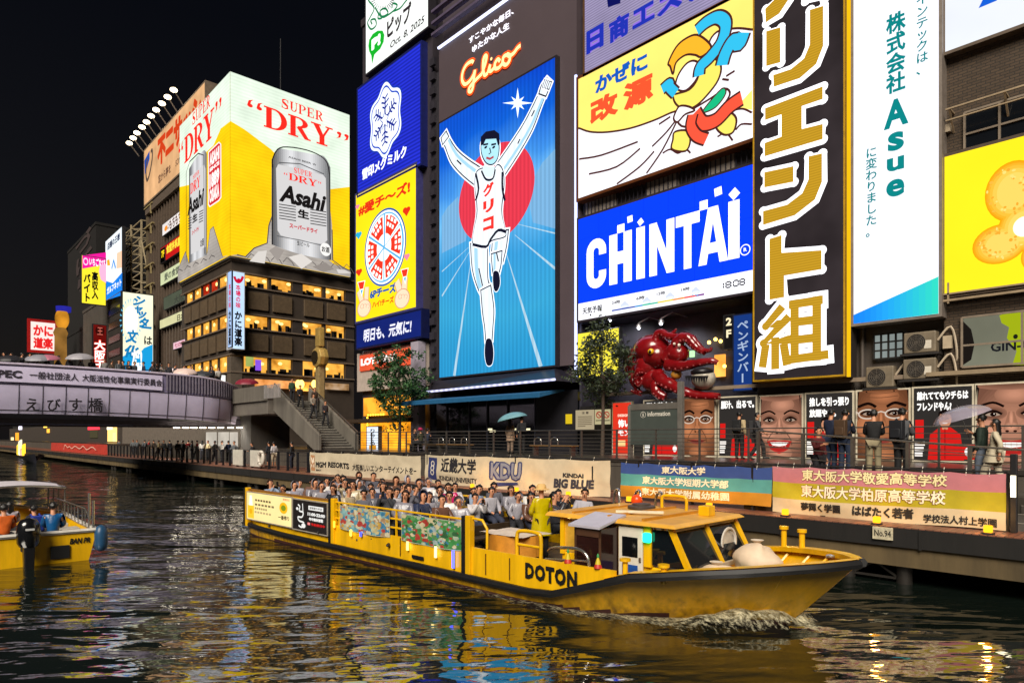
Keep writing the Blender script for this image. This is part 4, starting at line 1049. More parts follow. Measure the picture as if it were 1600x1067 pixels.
for (y, x0_, x1_, c) in ((.74, .2, .58, '#6a5a3a'), (.58, .2, .66, '#7a6a48'), (.44, .2, .5, '#a08c60'), (.3, .2, .6, '#b8a070')):
    for k in range(6): xx = x0_+(x1_-x0_)*k/6; a.poly(T_(c, .9), [(xx, y-.03), (xx+(x1_-x0_)*.12, y-.03), (xx+(x1_-x0_)*.12, y+.045), (xx, y+.045)])
a.ell(T_('#e0a818', 1), (.85, .62), (.085, .2)); a.ell(T_('#7a8a20', .9), (.85, .62), (.05, .1)); a.text(T_('#2a1c10', .9), '一番搾り', (.74, .36, .2, .97), .03); a.text(T_('#c04030', 1), '期間限定', (.84, .96, .88, .98), .01)
a.done()
a = bart(xm+.02, XP1-.16, .56, 1.44, 'food_panel', M('#221e20', .4, var=.15))
WH = T_('#f0eee8', .8)
a.stroke(WH, [(.16, .84), (.22, .78), (.2, .64), (.32, .6), (.28, .44), (.16, .42), (.2, .3), (.34, .26), (.28, .1), (.18, .14)], .05, smooth=4); a.stroke(WH, [(.3, .9), (.32, .5)], .04); a.ell(WH, (.14, .7), (.035, .05)); a.ell(WH, (.33, .16), (.06, .08))
a.poly(WH, [(.48, .72), (.9, .72), (.9, .86), (.48, .86)]); a.text(T_('#222222', .5), '道頓堀今井店', (.51, .83, .75, .87), .02)
a.text(WH, '11:00-22:00', (.46, .64, .53, .95), .06); a.text(WH, '年中無休営業', (.5, .48, .37, .9), .06); a.text(T_('#c02020', 1), '予約受付中', (.56, .3, .21, .95), .05); a.poly(T_('#f08080', 1), [(.46, .22), (.53, .22), (.53, .3), (.46, .3)])
a.done()
# hung picture cloths on the open rail
for (x0, x1, nm, bgc, cols) in ((nx(523), nx(598), 'fish_picture_cloth', '#5a9ab0', ['#c0b488', '#cfc8ac', '#b04038', '#3a78a0', '#c09840', '#86b0b4', '#b8c0a8', '#a8886a']), (nx(616), nx(708), 'garden_picture_cloth', '#3f8a48', ['#a8b8a0', '#2e5c38', '#a83a30', '#3a7c9c', '#c8bc98', '#5a9058', '#3f7a48', '#9ab0b4'])):
    b = MB(); z0, z1 = .80, 1.44
    sf = lambda u, v: (x0+(x1-x0)*u, -2.20-.02*math.sin(u*11)*(1-v), z0+(z1-z0)*v-.03*math.sin(u*3.1)*(1-v))
    rnd = random.Random(nm); mats = [M(bgc, .6, var=.4, scale=5, name='cloth_print')]+[M(c, .6, var=.3, scale=9, name='cloth_print') for c in cols]
    nu, nv = 84, 40; b.grid(sf, nu, nv)
    blobs = [(rnd.random(), rnd.random(), rnd.uniform(.012, .085)*(.6+.8*rnd.random()), rnd.randrange(1, len(mats))) for _ in range(230)]
    for i in range(nu):
        for j in range(nv):
            u, v = (i+.5)/nu, (j+.5)/nv
            for (bu, bv, br, bc) in blobs:
                if ((u-bu)*1.0)**2+((v-bv)*.5)**2 < br*br*.45*(1+.8*mnoise.noise(Vector((u*14, v*9, bu*20)))): b.m[i*nv+j] = bc
            if i in (0, nu-1) or j in (0, nv-1): b.m[i*nv+j] = 1
    b.build(nm, mats, boat, smooth=True)
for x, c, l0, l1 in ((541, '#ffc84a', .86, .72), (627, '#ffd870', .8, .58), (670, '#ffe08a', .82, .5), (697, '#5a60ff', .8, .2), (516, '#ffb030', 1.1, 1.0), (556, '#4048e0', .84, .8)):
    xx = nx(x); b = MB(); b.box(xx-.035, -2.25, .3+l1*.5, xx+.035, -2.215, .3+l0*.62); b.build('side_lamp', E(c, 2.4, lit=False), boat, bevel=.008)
b = MB(); xx = nx(641); b.box(xx-.22, -2.215, .42, xx+.22, -2.195, .5); b.build('vent', BLK, boat)
b = MB()
for x in (614, 745, 782): xx = nx(x); b.box(xx-.012, -2.20, .4, xx+.0, -2.178, .84)
b.build('panel_seam', M('#5a3c08', .6), boat)
a = Art(boat, (0, -2.185, 0), (1, 0, 0), (0, 0, 1), (0, -1, 0), (1, 1), base=.004, eps=.001)
lx0, lx1 = nx(806), nx(887); a.text(M('#101010', .5, var=0), 'DOTON', (lx0, .82, .50, lx1), .055, part='name_lettering', space=1.15); a.done()
# benches
for i in range(12):
    x = 1.1+.82*i; b = MB(); b.box(x-.2, -1.95, .74, x+.2, 1.95, .8); b.box(x-.24, -1.95, .8, x-.2, 1.95, 1.05); b.box(x-.15, -1.9, .4, x+.15, -1.8, .74); b.box(x-.15, 1.8, .4, x+.15, 1.9, .74); b.build('bench', M('#3a2c1c', .6), boat, bevel=.015)
# wheelhouse
cab0, cab1, cw, zr = 13.5, 16.15, 1.22, 1.66
b = MB(); b.hexa([(cab0, -cw, .4), (cab1, -cw, .4), (cab1, cw, .4), (cab0, cw, .4), (cab0, -cw, .95), (cab1+.32, -cw*.97, .88), (cab1+.32, cw*.97, .88), (cab0, cw, .95)]); b.build('cabin_base', YEL, boat, bevel=.03)
posts = [((cab1+.32, y*.97, .88), (cab1-.08, y*.97, zr), .09, .09) for y in (-cw, 0, cw)]
for y in (-cw, cw): posts += [((15.62, y, .9), (15.62, y, zr), .16, .08), ((cab0+.05, y, .9), (cab0+.05, y, zr), .1, .1), ((14.4, y, .9), (14.4, y, zr), .08, .08)]
for p_ in posts: b = MB(); b.bar(*p_); b.build('cabin_post', YEL, boat)
b = MB(); b.bar((cab1+.33, -cw*.97, .9), (cab1+.33, cw*.97, .9), .08); b.bar((cab1-.06, -cw*.97, zr-.04), (cab1-.06, cw*.97, zr-.04), .08); b.build('window_rail', M('#b9a890', .5), boat)
for y0, y1 in ((-cw+.05, -.05), (.05, cw-.05)):
    b = MB(); b.add([(cab1+.31, y0*.97, .93), (cab1+.31, y1*.97, .93), (cab1-.07, y1*.97, zr-.06), (cab1-.07, y0*.97, zr-.06)], [(0, 1, 2, 3)]); b.build('windscreen', GLASS('#10151a', .04), boat)
b = MB(); b.add([(15.68, -cw-.003, .95), (cab1+.24, -cw*.97, .93), (cab1-.1, -cw*.97, zr-.06), (15.68, -cw-.003, zr-.06)], [(0, 1, 2, 3)]); b.build('side_window', GLASS('#10151a', .04), boat); b = MB()
b.add([(15.68, cw+.003, .95), (cab1+.24, cw*.97, .93), (cab1-.1, cw*.97, zr-.06), (15.68, cw+.003, zr-.06)], [(3, 2, 1, 0)]); b.build('side_window', GLASS('#10151a', .04), boat)
b = MB(); b.lathe((cab1+.16, .55, 1.24), [(.30, -.015), (.30, .015), (.26, .015), (.26, -.015)], 24, 'x'); o = b.build('wiper_ring', M('#d8d2c8', .3), boat)
o.rotation_euler = (0, 0, 0)
b = MB(); b.add([(cab0+.06, -cw-.003, .95), (15.54, -cw-.003, .95), (15.54, -cw-.003, zr-.03), (cab0+.06, -cw-.003, zr-.03)], [(0, 1, 2, 3)]); b.build('cabin_side', M('#d8a83a', .5), boat)
b = MB(); b.box(14.98, -cw-.05, .45, 15.52, -cw-.006, 1.6); d = b.build('door', M('#d9d3c4', .5, var=.1), boat, bevel=.01)
b = MB(); b.box(15.07, -cw-.06, 1.05, 15.42, -cw-.051, 1.42); b.build('door_window', GLASS('#0c0f12', .1), d)
b = MB(); b.box(15.07, -cw-.06, .5, 15.42, -cw-.051, .9); b.build('door_panel', M('#1d4fa0', .5), d)
b = MB(); b.box(15.46, -cw-.08, .98, 15.5, -cw-.05, 1.06); b.build('handle', STL, d)
b = MB(); b.hexa([(cab0-.35, -cw-.18, zr), (cab1+.12, -cw-.14, zr), (cab1+.12, cw+.14, zr), (cab0-.35, cw+.18, zr), (cab0-.3, -cw-.1, zr+.09), (cab1+.02, -cw-.06, zr+.07), (cab1+.02, cw+.06, zr+.07), (cab0-.3, cw+.1, zr+.09)]); b.build('roof', M('#dca43c', .4, var=.2, scale=3), boat, bevel=.03)
b = MB()
for x in (13.8, 14.7, 15.5): b.bar((x, -cw, zr+.1), (x, cw, zr+.1), .05)
b.build('roof_batten', M('#c08424', .5), boat)
b = MB(); b.lathe((14.3, .5, zr+.1), [(.3, 0), (.3, .05), (.2, .07), (.2, .1), (.02, .1)], 20); b.build('roof_hatch', M('#4a4038', .5), boat, smooth=True)
b = MB(); b.box(15.75, .35, zr+.07, 15.98, .62, zr+.27); b.build('roof_box', YEL, boat, bevel=.015)
b = MB(); b.bar((14.5, -.7, zr+.14), (15.3, -.2, zr+.14), .05); b.build('boat_hook', M('#d8d0b8', .5), boat)
b = MB(); b.box(15.56, -cw-.12, zr-.3, 15.72, -cw-.02, zr-.12); b.build('green_light', E('#20f0a8', 2.5, lit=False), boat, bevel=.03)
# dark glazed booth beside the wheelhouse
bk0, bk1, by0 = nx(868)-.1, 14.96, -1.78
b = MB(); b.box(bk0, by0, .42, bk1, -cw-.03, 1.58); b.build('booth', M('#2a1614', .12, var=.3, scale=2, name='brown_glass'), boat)
b = MB()
for x in (bk0, bk1-.05): b.box(x, by0-.015, .42, x+.05, by0-.002, 1.58)
b.box(bk0, by0-.015, 1.42, bk1, by0-.002, 1.58); b.build('booth_frame', M('#4a3020', .5), boat)
b = MB(); b.hexa([(bk0-.1, by0-.08, 1.585), (bk1+.02, by0-.08, 1.585), (bk1+.02, -cw+.2, 1.76), (bk0-.1, -cw+.2, 1.76), (bk0-.1, by0-.08, 1.63), (bk1+.02, by0-.08, 1.63), (bk1+.02, -cw+.2, 1.8), (bk0-.1, -cw+.2, 1.8)]); b.build('booth_roof', M('#b8b4c0', .35, var=.1), boat)
# tubes and fittings
def tube(name, pts, r, mat, sm=4):
    q = catmull([Vector(p) for p in pts], sm) if sm else pts
    b = MB(); b.tube(q, r, 8); return b.build(name, mat, boat, smooth=True)
x = nx(786); tube('ladder_rail', [(x, -2.05, .9), (x, -2.05, 1.3), (x+.12, -2.05, 1.4), (x+.55, -2.05, 1.4), (x+.66, -2.05, 1.3), (x+.66, -2.05, .9)], .04, YEL)
tube('ladder_rail', [(x, -2.05, 1.12), (x+.66, -2.05, 1.12)], .03, YEL, 0)
x = nx(822); tube('hand_rail', [(x-.1, -1.7, 1.0), (x+.2, -1.85, 1.12), (x+.9, -2.0, 1.2), (x+1.15, -2.02, 1.1), (x+1.2, -2.02, .92)], .032, STL); tube('hand_rail', [(x-.1, -1.8, .85), (x+1.15, -2.02, 1.0)], .025, STL, 0)
for (x, y) in ((12.75, 1.6), (13.35, 1.6), (14.0, 1.5)):
    tube('arch_rail', [(x, y, 1.1), (x, y, 1.75), (x+.12, y-.1, 2.0), (x+.35, y-.3, 2.05), (x+.45, y-.4, 1.9), (x+.5, y-.45, 1.1)], .032, STL)
tube('roof_rail', [(14.5, 1.0, zr+.05), (14.5, 1.0, zr+.3), (14.6, 1.0, zr+.36), (15.0, 1.0, zr+.36), (15.1, 1.0, zr+.3), (15.1, 1.0, zr+.05)], .035, YEL)
b = MB(); b.sph((13.9, .9, zr+.22), .13, 14, 10); b.build('orange_fender', M('#e84a18', .3, var=0), boat, smooth=True)  # plain orange fender ball, no light source
for x_, y_ in ((16.9, 1.72), (17.35, 1.5)):
    b = MB(); b.cyl((x_, y_, .95), (x_, y_, 1.48), .055); b.cyl((x_, y_, 1.44), (x_, y_, 1.5), .09); b.build('bollard', YEL, boat, smooth=True)
for x_ in (15.55, 16.35):
    b = MB(); b.cyl((x_, -1.85, .8), (x_, -1.85, 1.1), .05); b.cyl((x_, -1.85, 1.08), (x_, -1.85, 1.13), .1); b.build('bollard', YEL, boat, smooth=True)
b = MB(); b.lathe((18.45, -.1, 1.3), [(.07, 0), (.07, .03), (.02, .05)], 14); b.build('cleat', STL, boat, smooth=True)
tw = []
q = [Vector((17.3, .3, .75)), Vector((17.55, .1, .9)), Vector((17.8, .15, 1.0)), Vector((18.0, -.05, .95))]; b = MB(); b.tube(catmull(q, 4), [.06]*13, 8); b.build('mooring_rope', M('#8a7a70', .9, bump=.5, scale=30), boat, smooth=True)
def bag(label, p, r, seed, sz=.9):
    t = T('white_bag', label, 'bag', BM @ Vector(p)); b = MB(); b.sph(Vector(BM @ Vector(p))+Vector((0, 0, r*sz)), (r, r*.9, r*sz), 20, 14)
    b.v = [tuple(Vector(v)+Vector((1, 1, 1))*.08*mnoise.noise(Vector(v)*3.6+Vector((seed, 0, 0)))) for v in b.v]
    b.build('sack', M('#d8c2a8', .6, var=.12, scale=4, bump=.3, name='canvas_sack'), t, smooth=True)
    b = MB(); c = BM @ Vector(p); b.lathe(c+Vector((0, 0, r*sz*1.93)), [(.11, -.04), (.05, .02), (.10, .06), (.12, .075), (.03, .06)], 10); b.build('tie', M('#e0d0bc', .7), t, smooth=True)
bag('big round white sack standing in the bow of the yellow boat', (17.05, .2, .68), .43, 1, .78)
bag('low white sack lying just in front of the windscreen of the yellow boat', (16.75, -.78, .62), .34, 5, .6)
t = T('green_crate', 'flat green crate lying beside the white sacks in the bow of the yellow boat', 'crate', BM @ Vector((17.0, -.35, .70)), rz=.3, local=True)
b = MB(); b.box(-.3, -.22, 0, .3, .22, .05); b.box(-.3, -.22, .05, .3, -.19, .2); b.box(-.3, .19, .05, .3, .22, .2); b.box(-.3, -.19, .05, -.27, .19, .2); b.box(.27, -.19, .05, .3, .19, .2); b.build('crate_box', M('#6a8040', .5), t, bevel=.008)
for k, xx in enumerate((nx(868), nx(915))):
    t = T('figurine', ['small painted cone ornament fixed on the boat side above the last letters of the name', 'small painted cone ornament fixed on the boat side beside the dark glazed booth'][k], 'ornament', BM @ Vector((xx, -2.1, .93)), local=True); t.scale = (.7, .7, .72)
    b = MB(); b.lathe((0, 0, 0), [(.11, 0), (.10, .05), (.075, .10)], 12); b.build('base', M('#b83020', .5, var=0), t, smooth=True)
    b = MB(); b.lathe((0, 0, .1), [(.078, 0), (.05, .1), (.02, .17)], 12); b.build('cone', M('#c8b020', .5, var=0), t, smooth=True)
    b = MB(); b.lathe((0, 0, .27), [(.035, 0), (.03, .06), (.004, .1)], 10); b.build('tip', M('#2f8a48', .5, var=0), t, smooth=True)
t = T('covered_table', 'low table covered with a white and orange cloth behind the boat guide', 'table', BM @ Vector((12.1, -1.2, .4)), local=True)
b = MB(); b.grid(lambda u, v: ((u-.5)*1.3*(1+.06*math.sin(v*9)), (v-.5)*1.0, .78+.03*mnoise.noise(Vector((u*4, v*4, 0)))), 8, 8); b.build('cloth_top', M('#d8c8b8', .6), t, smooth=True)
b = MB(); b.grid(lambda u, v: (.66*math.cos(u*6.283)*(1+.04*math.sin(u*40)*v)*(1 if abs(math.cos(u*6.283)) > .7 else 1), .52*math.sin(u*6.283), .77-.45*v), 40, 4); b.build('cloth_skirt', M('#cf8a2a', .6), t, smooth=True)
b = MB(); b.box(-.5, -.38, 0, .5, .38, .74); b.build('table_frame', M('#4a3a24', .6), t)
# bow wave
def foam_mat():
    m, n, l = nodes_of('foam'); p = n['Principled BSDF']; p.inputs['Roughness'].default_value = .35
    tc = n.new('ShaderNodeTexCoord'); mp = n.new('ShaderNodeMapping'); mp.inputs['Scale'].default_value = (2.2, 5.5, 4.0); l.new(tc.outputs['Object'], mp.inputs[0])
    nz = n.new('ShaderNodeTexNoise'); nz.inputs['Scale'].default_value = 2.6; nz.inputs['Detail'].default_value = 8; nz.inputs['Roughness'].default_value = .75; l.new(mp.outputs[0], nz.inputs['Vector'])
    rp = n.new('ShaderNodeValToRGB'); rp.color_ramp.elements[0].position = .36; rp.color_ramp.elements[1].position = .58
    rp.color_ramp.elements[0].color = (.16, .15, .09, 1); rp.color_ramp.elements[1].color = (.8, .74, .5, 1); l.new(nz.outputs[0], rp.inputs[0]); l.new(rp.outputs[0], p.inputs['Base Color'])
    at = n.new('ShaderNodeAttribute'); at.attribute_name = 'edge'
    ml = n.new('ShaderNodeMath'); ml.operation = 'MULTIPLY_ADD'; ml.inputs[1].default_value = 3.2; ml.inputs[2].default_value = -1.15; ad = n.new('ShaderNodeMath'); ad.operation = 'ADD'
    l.new(nz.outputs[0], ad.inputs[0]); l.new(at.outputs['Fac'], ad.inputs[1]); l.new(ad.outputs[0], ml.inputs[0])
    cl = n.new('ShaderNodeClamp'); l.new(ml.outputs[0], cl.inputs[0]); l.new(cl.outputs[0], p.inputs['Alpha'])
    b = n.new('ShaderNodeBump'); b.inputs['Distance'].default_value = .06; b.inputs['Strength'].default_value = .7; l.new(nz.outputs[0], b.inputs['Height']); l.new(b.outputs[0], p.inputs['Normal'])
    return m
FOAM = foam_mat()
def wave(sg):
    b = MB(); ed = []
    nu, nv = 90, 16
    def fn(u, v):
        x = 18.25-9.3*u; t = max(0, min(1, x/LB)); h = None
        for k in range(60):
            tt = .4+.6*k/59
            if hullpt(tt, .3, 1).x >= x: h = abs(hullpt(tt, .33, 1).y); break
        h = h if h is not None else .0
        wd = .12+1.5*min(1, u*6)*(1-.5*u); hh = (.27*math.exp(-((u-.10)/.08)**2)+.04*math.exp(-u*2.2))*min(1, u/.06)
        y = h-.05+wd*v; nn = mnoise.noise(Vector((x*2.3, y*3.1, 1)))*.6+mnoise.noise(Vector((x*6, y*7, 4)))*.4
        z = hh*(math.sin(min(1, v*1.15)*math.pi*.9+.25))*(1+.5*nn)+.03+.05*nn*(1-u)
        return Vector((x+.35*v*max(0, 1-u*5), sg*y, max(.008, z)))
    b.grid(fn, nu, nv)
    o = b.build('bow_foam', FOAM, None, smooth=True, mat4=BM)
    at = o.data.attributes.new('edge', 'FLOAT', 'POINT')
    at.data.foreach_set('value', [.10-.62*max(0, j/nv-.2)**1.2-.36*(i/nu)**.8+.16*math.exp(-((i-9)/12)**2)-.3*max(0, 1-i/5)-(.2 if j >= nv-1 else 0) for i in range(nu+1) for j in range(nv+1)])
    tag(o, kind='stuff')
wave(-1); wave(1)

# passengers
rnd = random.Random(11)
GRP = 'passengers seated on the yellow boat'
seatpool = []
pcols = ['#b0aeb8', '#c4c2ca', '#9a98a2', '#d8d4d6', '#85838e', '#bcbac6', '#5d5d68', '#e4e0dc', '#3a3b42', '#a2a0ae', '#20232c', '#2a3350', '#b8a888', '#6a4a3c', '#90a0b8', '#20232c']
protos = []
for k, (J, rain, hr, hood, hm) in enumerate(((SIT, True, 'short', False, HAIRM), (SIT, True, 'long', False, HAIRM), (SITUP, True, 'short', False, HAIRM), (SIT, True, 'short', True, HAIRM), (SIT, False, 'short', False, HAIRM), (SIT, True, 'long', False, HAIRB), (SITUP, False, 'long', False, HAIRB))):
    protos.append(person('proto', (0, 0, -50), 0, J, rain=rain, hair=hr, hood=hood, hands=(k in (0, 2)), hairmat=hm, top='#999999'))
CN = {'#20232c': 'black', '#2a3350': 'navy', '#b8a888': 'beige', '#6a4a3c': 'brown', '#90a0b8': 'pale blue', '#b0aeb8': 'grey', '#c4c2ca': 'pale grey', '#9a98a2': 'mid grey', '#d8d4d6': 'whitish', '#85838e': 'dull grey', '#bcbac6': 'lilac grey', '#5d5d68': 'dark grey', '#e4e0dc': 'white', '#3a3b42': 'near black', '#a2a0ae': 'slate grey'}
ORD = ['first', 'second', 'third', 'fourth', 'fifth', 'sixth', 'seventh', 'eighth', 'ninth', 'tenth', 'eleventh', 'twelfth', 'thirteenth', 'fourteenth', 'fifteenth', 'sixteenth', 'seventeenth', 'eighteenth', 'nineteenth', 'twentieth', 'twenty-first', 'twenty-second', 'twenty-third', 'twenty-fourth', 'twenty-fifth', 'twenty-sixth', 'twenty-seventh', 'twenty-eighth', 'twenty-ninth', 'thirtieth']
SEAT = ['nearest seat', 'second nearest seat', 'middle seat', 'second farthest seat', 'farthest seat']
for i in range(14):
    for j in range(5):
        if i > 11 and j < 3: continue
        if rnd.random() < .06 and (i, j) not in ((8, 3),): continue
        pk = rnd.choice((0, 0, 1, 2, 3, 3, 4, 5, 6)); c = rnd.choice(pcols); mag = (i, j) == (8, 3)
        if mag: pk, c = 0, '#c8106a'
        desc = 'magenta' if mag else CN[c]
        coat = 'jacket' if pk in (4, 6) else 'hooded raincoat' if pk == 3 else 'raincoat'
        act = 'with phone' if pk in (2, 6) else 'with hair down' if pk in (1, 5) else 'sitting'
        p = BM @ Vector((1.05+.82*i+rnd.uniform(-.08, .08), -1.62+.81*j+rnd.uniform(-.12, .12), .48+rnd.uniform(-.04, .10)))
        o = dup(protos[pk], p, BRZ+rnd.uniform(-1.1, .5), f'passenger in {desc} {coat} {act}, {ORD[i]} row from the stern, {SEAT[j]}', GRP, {'raincoat': c, 'jacket': c, 'trousers': rnd.choice(['#1c1e26', '#26262a', '#30364a'])})
        s = rnd.uniform(1.0, 1.14); o.scale = (s, s, s); o.rotation_euler.x = rnd.uniform(-.13, .13); o.rotation_euler.y = rnd.uniform(-.16, .12)
        if pk in (2, 6):
            J = SITUP; m = (J['wrL']+J['wrR'])/2+Vector((.06, 0, .06)); ph = T('phone', f'phone held up by a passenger, {ORD[i]} row from the stern, {SEAT[j]}', 'phone', o.location, 'phones held up on the boat', o.rotation_euler.z, local=True); ph.rotation_euler = o.rotation_euler; ph.scale = o.scale
            b = MB(); b.box(m.x, -.038, m.z-.07, m.x+.01, .038, m.z+.07); b.build('phone_body', M('#101012', .3, var=0), ph); b = MB(); b.box(m.x-.003, -.033, m.z-.064, m.x-.0005, .033, m.z+.064); b.build('screen', E('#6a88b0', .5, lit=False), ph)
for q in protos: hide_proto(q)
gp = onZ(846, 700, 2.0); gp = Vector((onY(846, 800, 11.0).x, 11.0, .42))
person('guide standing in a long yellow raincoat and straw hat, facing the passengers', gp, R(150), pose(el=(.04,.23,1.12), wr=(.2,.16,1.02)), top='#c8b400', legs='#16161a', rain=True, long=.75, hat=M('#d8b070', .8, var=.2, scale=20, name='straw'), scale=1.03)

# ================================================================ the small white and yellow motor boat at the left
SO = Vector((-20.9, 2.7, 0)); SRZ = R(180)
sb = T('motor_boat', 'small yellow and white motor boat with a white canopy seen from its stern', 'boat', SO, rz=SRZ, local=True)
def sh_pt(t, v, sg):
    x = 7.2*t; bm_ = 1.32*(1-max(0, (t-.55)/.45)**2.2); s = .80+.35*max(0, t-.3)**1.5; z = -.25+(s+.25)*v
    return Vector((x-.12*(1-v)*0-.9*max(0, (t-.6)/.4)**2*(1-v), sg*bm_*(.8+.2*v**.8), z))
b = MB()
for sg in (-1, 1): b.grid(lambda u, v: sh_pt(u, v, sg), 24, 6)
n0 = [sh_pt(0, j/6, -1) for j in range(7)]+[sh_pt(0, 1-j/6, 1) for j in range(7)]; b.add(n0, [tuple(range(14))])
b.build('hull', YEL, sb, smooth=True)
b = MB()
for sg in (-1, 1):
    pts = [sh_pt(i/24, 1, sg) for i in range(25)]; b.tube(pts, .06, 6)
b.tube([sh_pt(0, 1, -1), sh_pt(0, 1, 1)], .06, 6); b.build('gunwale', M('#d0ccc4', .4), sb, smooth=True)
b = MB(); b.grid(lambda u, v: (.05+6*u, (v-.5)*2.3*(1-.5*max(0, u-.6)**1.5), .35), 8, 4); b.build('deck', M('#8a6a50', .6), sb)
b = MB(); b.box(.05, -1.2, .35, .5, 1.2, .72); b.box(1.2, -1.15, .35, 1.7, 1.15, .75); b.box(2.6, -1.1, .35, 3.1, 1.1, .75); b.build('bench', M('#b8b2a8', .5), sb, bevel=.02)
b = MB(); b.grid(lambda u, v: (3.5+3.2*u, (v-.5)*2.35, 1.86-.10*(2*v-1)**2-.03*math.sin(u*9)), 16, 10); b.build('canopy', M('#c9c3cc', .6, var=.1, name='canopy_cloth'), sb, smooth=True)
b = MB()
for sg in (-1, 1):
    b.tube([(3.5+3.2*i/8, sg*1.175, 1.76) for i in range(9)], .03, 6)
b.tube([(3.5, (v-.5)*2.35, 1.85-.10*(2*v-1)**2) for v in [k/8 for k in range(9)]], .03, 6); b.build('canopy_frame', STL, sb, smooth=True)
b = MB()
for x in (3.6, 4.7, 5.6, 6.6):
    for sg in (-1, 1): b.cyl((x, sg*1.16, .8), (x, sg*1.17, 1.76), .022, n=6)
b.build('canopy_post', STL, sb, smooth=True)
b = MB()
for x, h in ((.08, .78), (.6, .95)): b.cyl((x, -1.26, .8), (x, -1.26, .8+h), .035, n=8)
for x in (1.0, 1.4, 2.0, 2.5, 3.0, 3.5, 4.0, 4.5): b.cyl((x, -1.24, .8), (x, -1.24, 1.3), .02, n=6)
b.tube([(.6, -1.25, 1.1), (1.0, -1.24, 1.3), (4.5, -1.1, 1.35)], .022, 6); b.tube([(.08, -1.26, 1.05), (.6, -1.26, 1.05)], .02, 6); b.build('side_rail', STL, sb, smooth=True)
b = MB(); b.lathe((-.02, -1.42, .2), [(.03, 0), (.13, .06), (.16, .2), (.16, .5), (.12, .66), (.03, .72)], 14); b.build('fender', M('#1f4a6e', .4), sb, smooth=True)
b = MB(); b.box(-.05, -.70, .12, -.012, -.28, .46); b.build('stern_hatch', M('#141416', .5), sb, bevel=.01)
a = Art(sb, (-.012, -.55, .0), (0, -1, 0), (0, 0, 1), (-1, 0, 0), (1, 1), base=.004)
a.text(M('#15120c', .5, var=0), 'BAN PR', (.15, .62, .47, .62), .05, shear=.25); a.done()
# outboard
mo = T('outboard_motor', 'black outboard motor hung on the stern of the small motor boat', 'motor', SO, rz=SRZ, local=True)
my = .22
b = MB(); b.lathe((-.32, my, .55), [(.20, 0), (.25, .1), (.26, .35), (.24, .55), (.17, .68), (.03, .72)], 18); b.v = [(v[0]*1.0-.12*(v[0]+.32), v[1], v[2]) for v in b.v]; b.build('cowling', M('#131417', .18, var=.1, coat=.5), mo, smooth=True)
b = MB(); b.hexa([(-.46, my-.09, -.5), (-.2, my-.09, -.5), (-.2, my+.09, -.5), (-.46, my+.09, -.5), (-.48, my-.12, .56), (-.14, my-.12, .56), (-.14, my+.12, .56), (-.48, my+.12, .56)]); b.build('leg', M('#17181b', .3), mo, bevel=.03)
b = MB(); b.box(-.16, my-.14, .4, -.01, my+.14, .84); b.build('clamp', M('#222326', .4), mo, bevel=.02)
b = MB(); b.add([(-.61, my-.09, .98), (-.61, my+.10, .98), (-.605, my+.10, 1.03), (-.605, my-.09, 1.03)], [(0, 1, 2, 3)]); b.build('badge', M('#c8c8c8', .4), mo)
SM = Matrix.Translation(SO) @ Matrix.Rotation(SRZ, 4, 'Z')
person('person in an orange padded jacket sitting with their back to us in the motor boat', SM @ Vector((.7, .62, .16)), SRZ+.1, SIT, top='#d8620c', legs='#1a1a20', scale=1.08)
person('person in a blue rain jacket sitting at the stern rail of the motor boat', SM @ Vector((.55, -.42, .12)), SRZ-.25, SIT, top='#11548c', legs='#15151a', scale=1.1, rain=True)
person('person in dark clothes with blue straps sitting between the orange and blue jackets', SM @ Vector((1.35, -.1, .14)), SRZ+.2, SIT, top='#17182a', legs='#15151a', pack='#1c3aa0')
person('dark haired person in white sitting under the canopy of the motor boat', SM @ Vector((2.7, .3, .16)), SRZ, SIT, top='#b0a8b4', legs='#15151a', hair='long')
# ================================================================ buildings and signs left of the stairs
def building(name, label, x0, x1, y0, y1, z0, z1, mat, cat='building', extra=None):
    t = T(name, label, cat, ((x0+x1)/2, y0, z0)); b = MB(); b.box(x0, y0, z0, x1, y1, z1); b.build('wall', mat, t)
    if z1 < 60:
        b = MB(); b.box(x0-.1, y0-.1, z1, x1+.1, y0+.2, z1+.5); b.box(x0-.1, y0+.2, z1, x0+.2, y1, z1+.5); b.box(x1-.2, y0+.2, z1, x1+.1, y1, z1+.5); b.build('roof_parapet', mat, t)
    return t
def wnds(t, rects, mat, name='window', axis='Y', c=24.5, d=.06, frame=None):
    for (a0, z0, a1, z1) in rects:
        b = MB()
        if axis == 'Y': b.box(a0, c-d, z0, a1, c-d+.03, z1)
        else: b.box(c+d-.03, a0, z0, c+d, a1, z1)
        o = b.build(name, mat if not isinstance(mat, list) else random.choice(mat), t)
        b = MB(); f = .09
        for (p, q, r_, s_) in ((a0-f, z0-f, a1+f, z0), (a0-f, z1, a1+f, z1+f), (a0-f, z0, a0, z1), (a1, z0, a1+f, z1)):
            if axis == 'Y': b.box(p, c-d-.03, q, r_, c-.001, s_)
            else: b.box(c+.001, p, q, c+d+.03, r_, s_)
        b.build('frame', frame or M('#2c2a2a', .5), o)
def PX(x, Y): return onY(x, 683, Y).x
def PZ(x, y, Y): return onY(x, y, Y).z
YF = 24.5
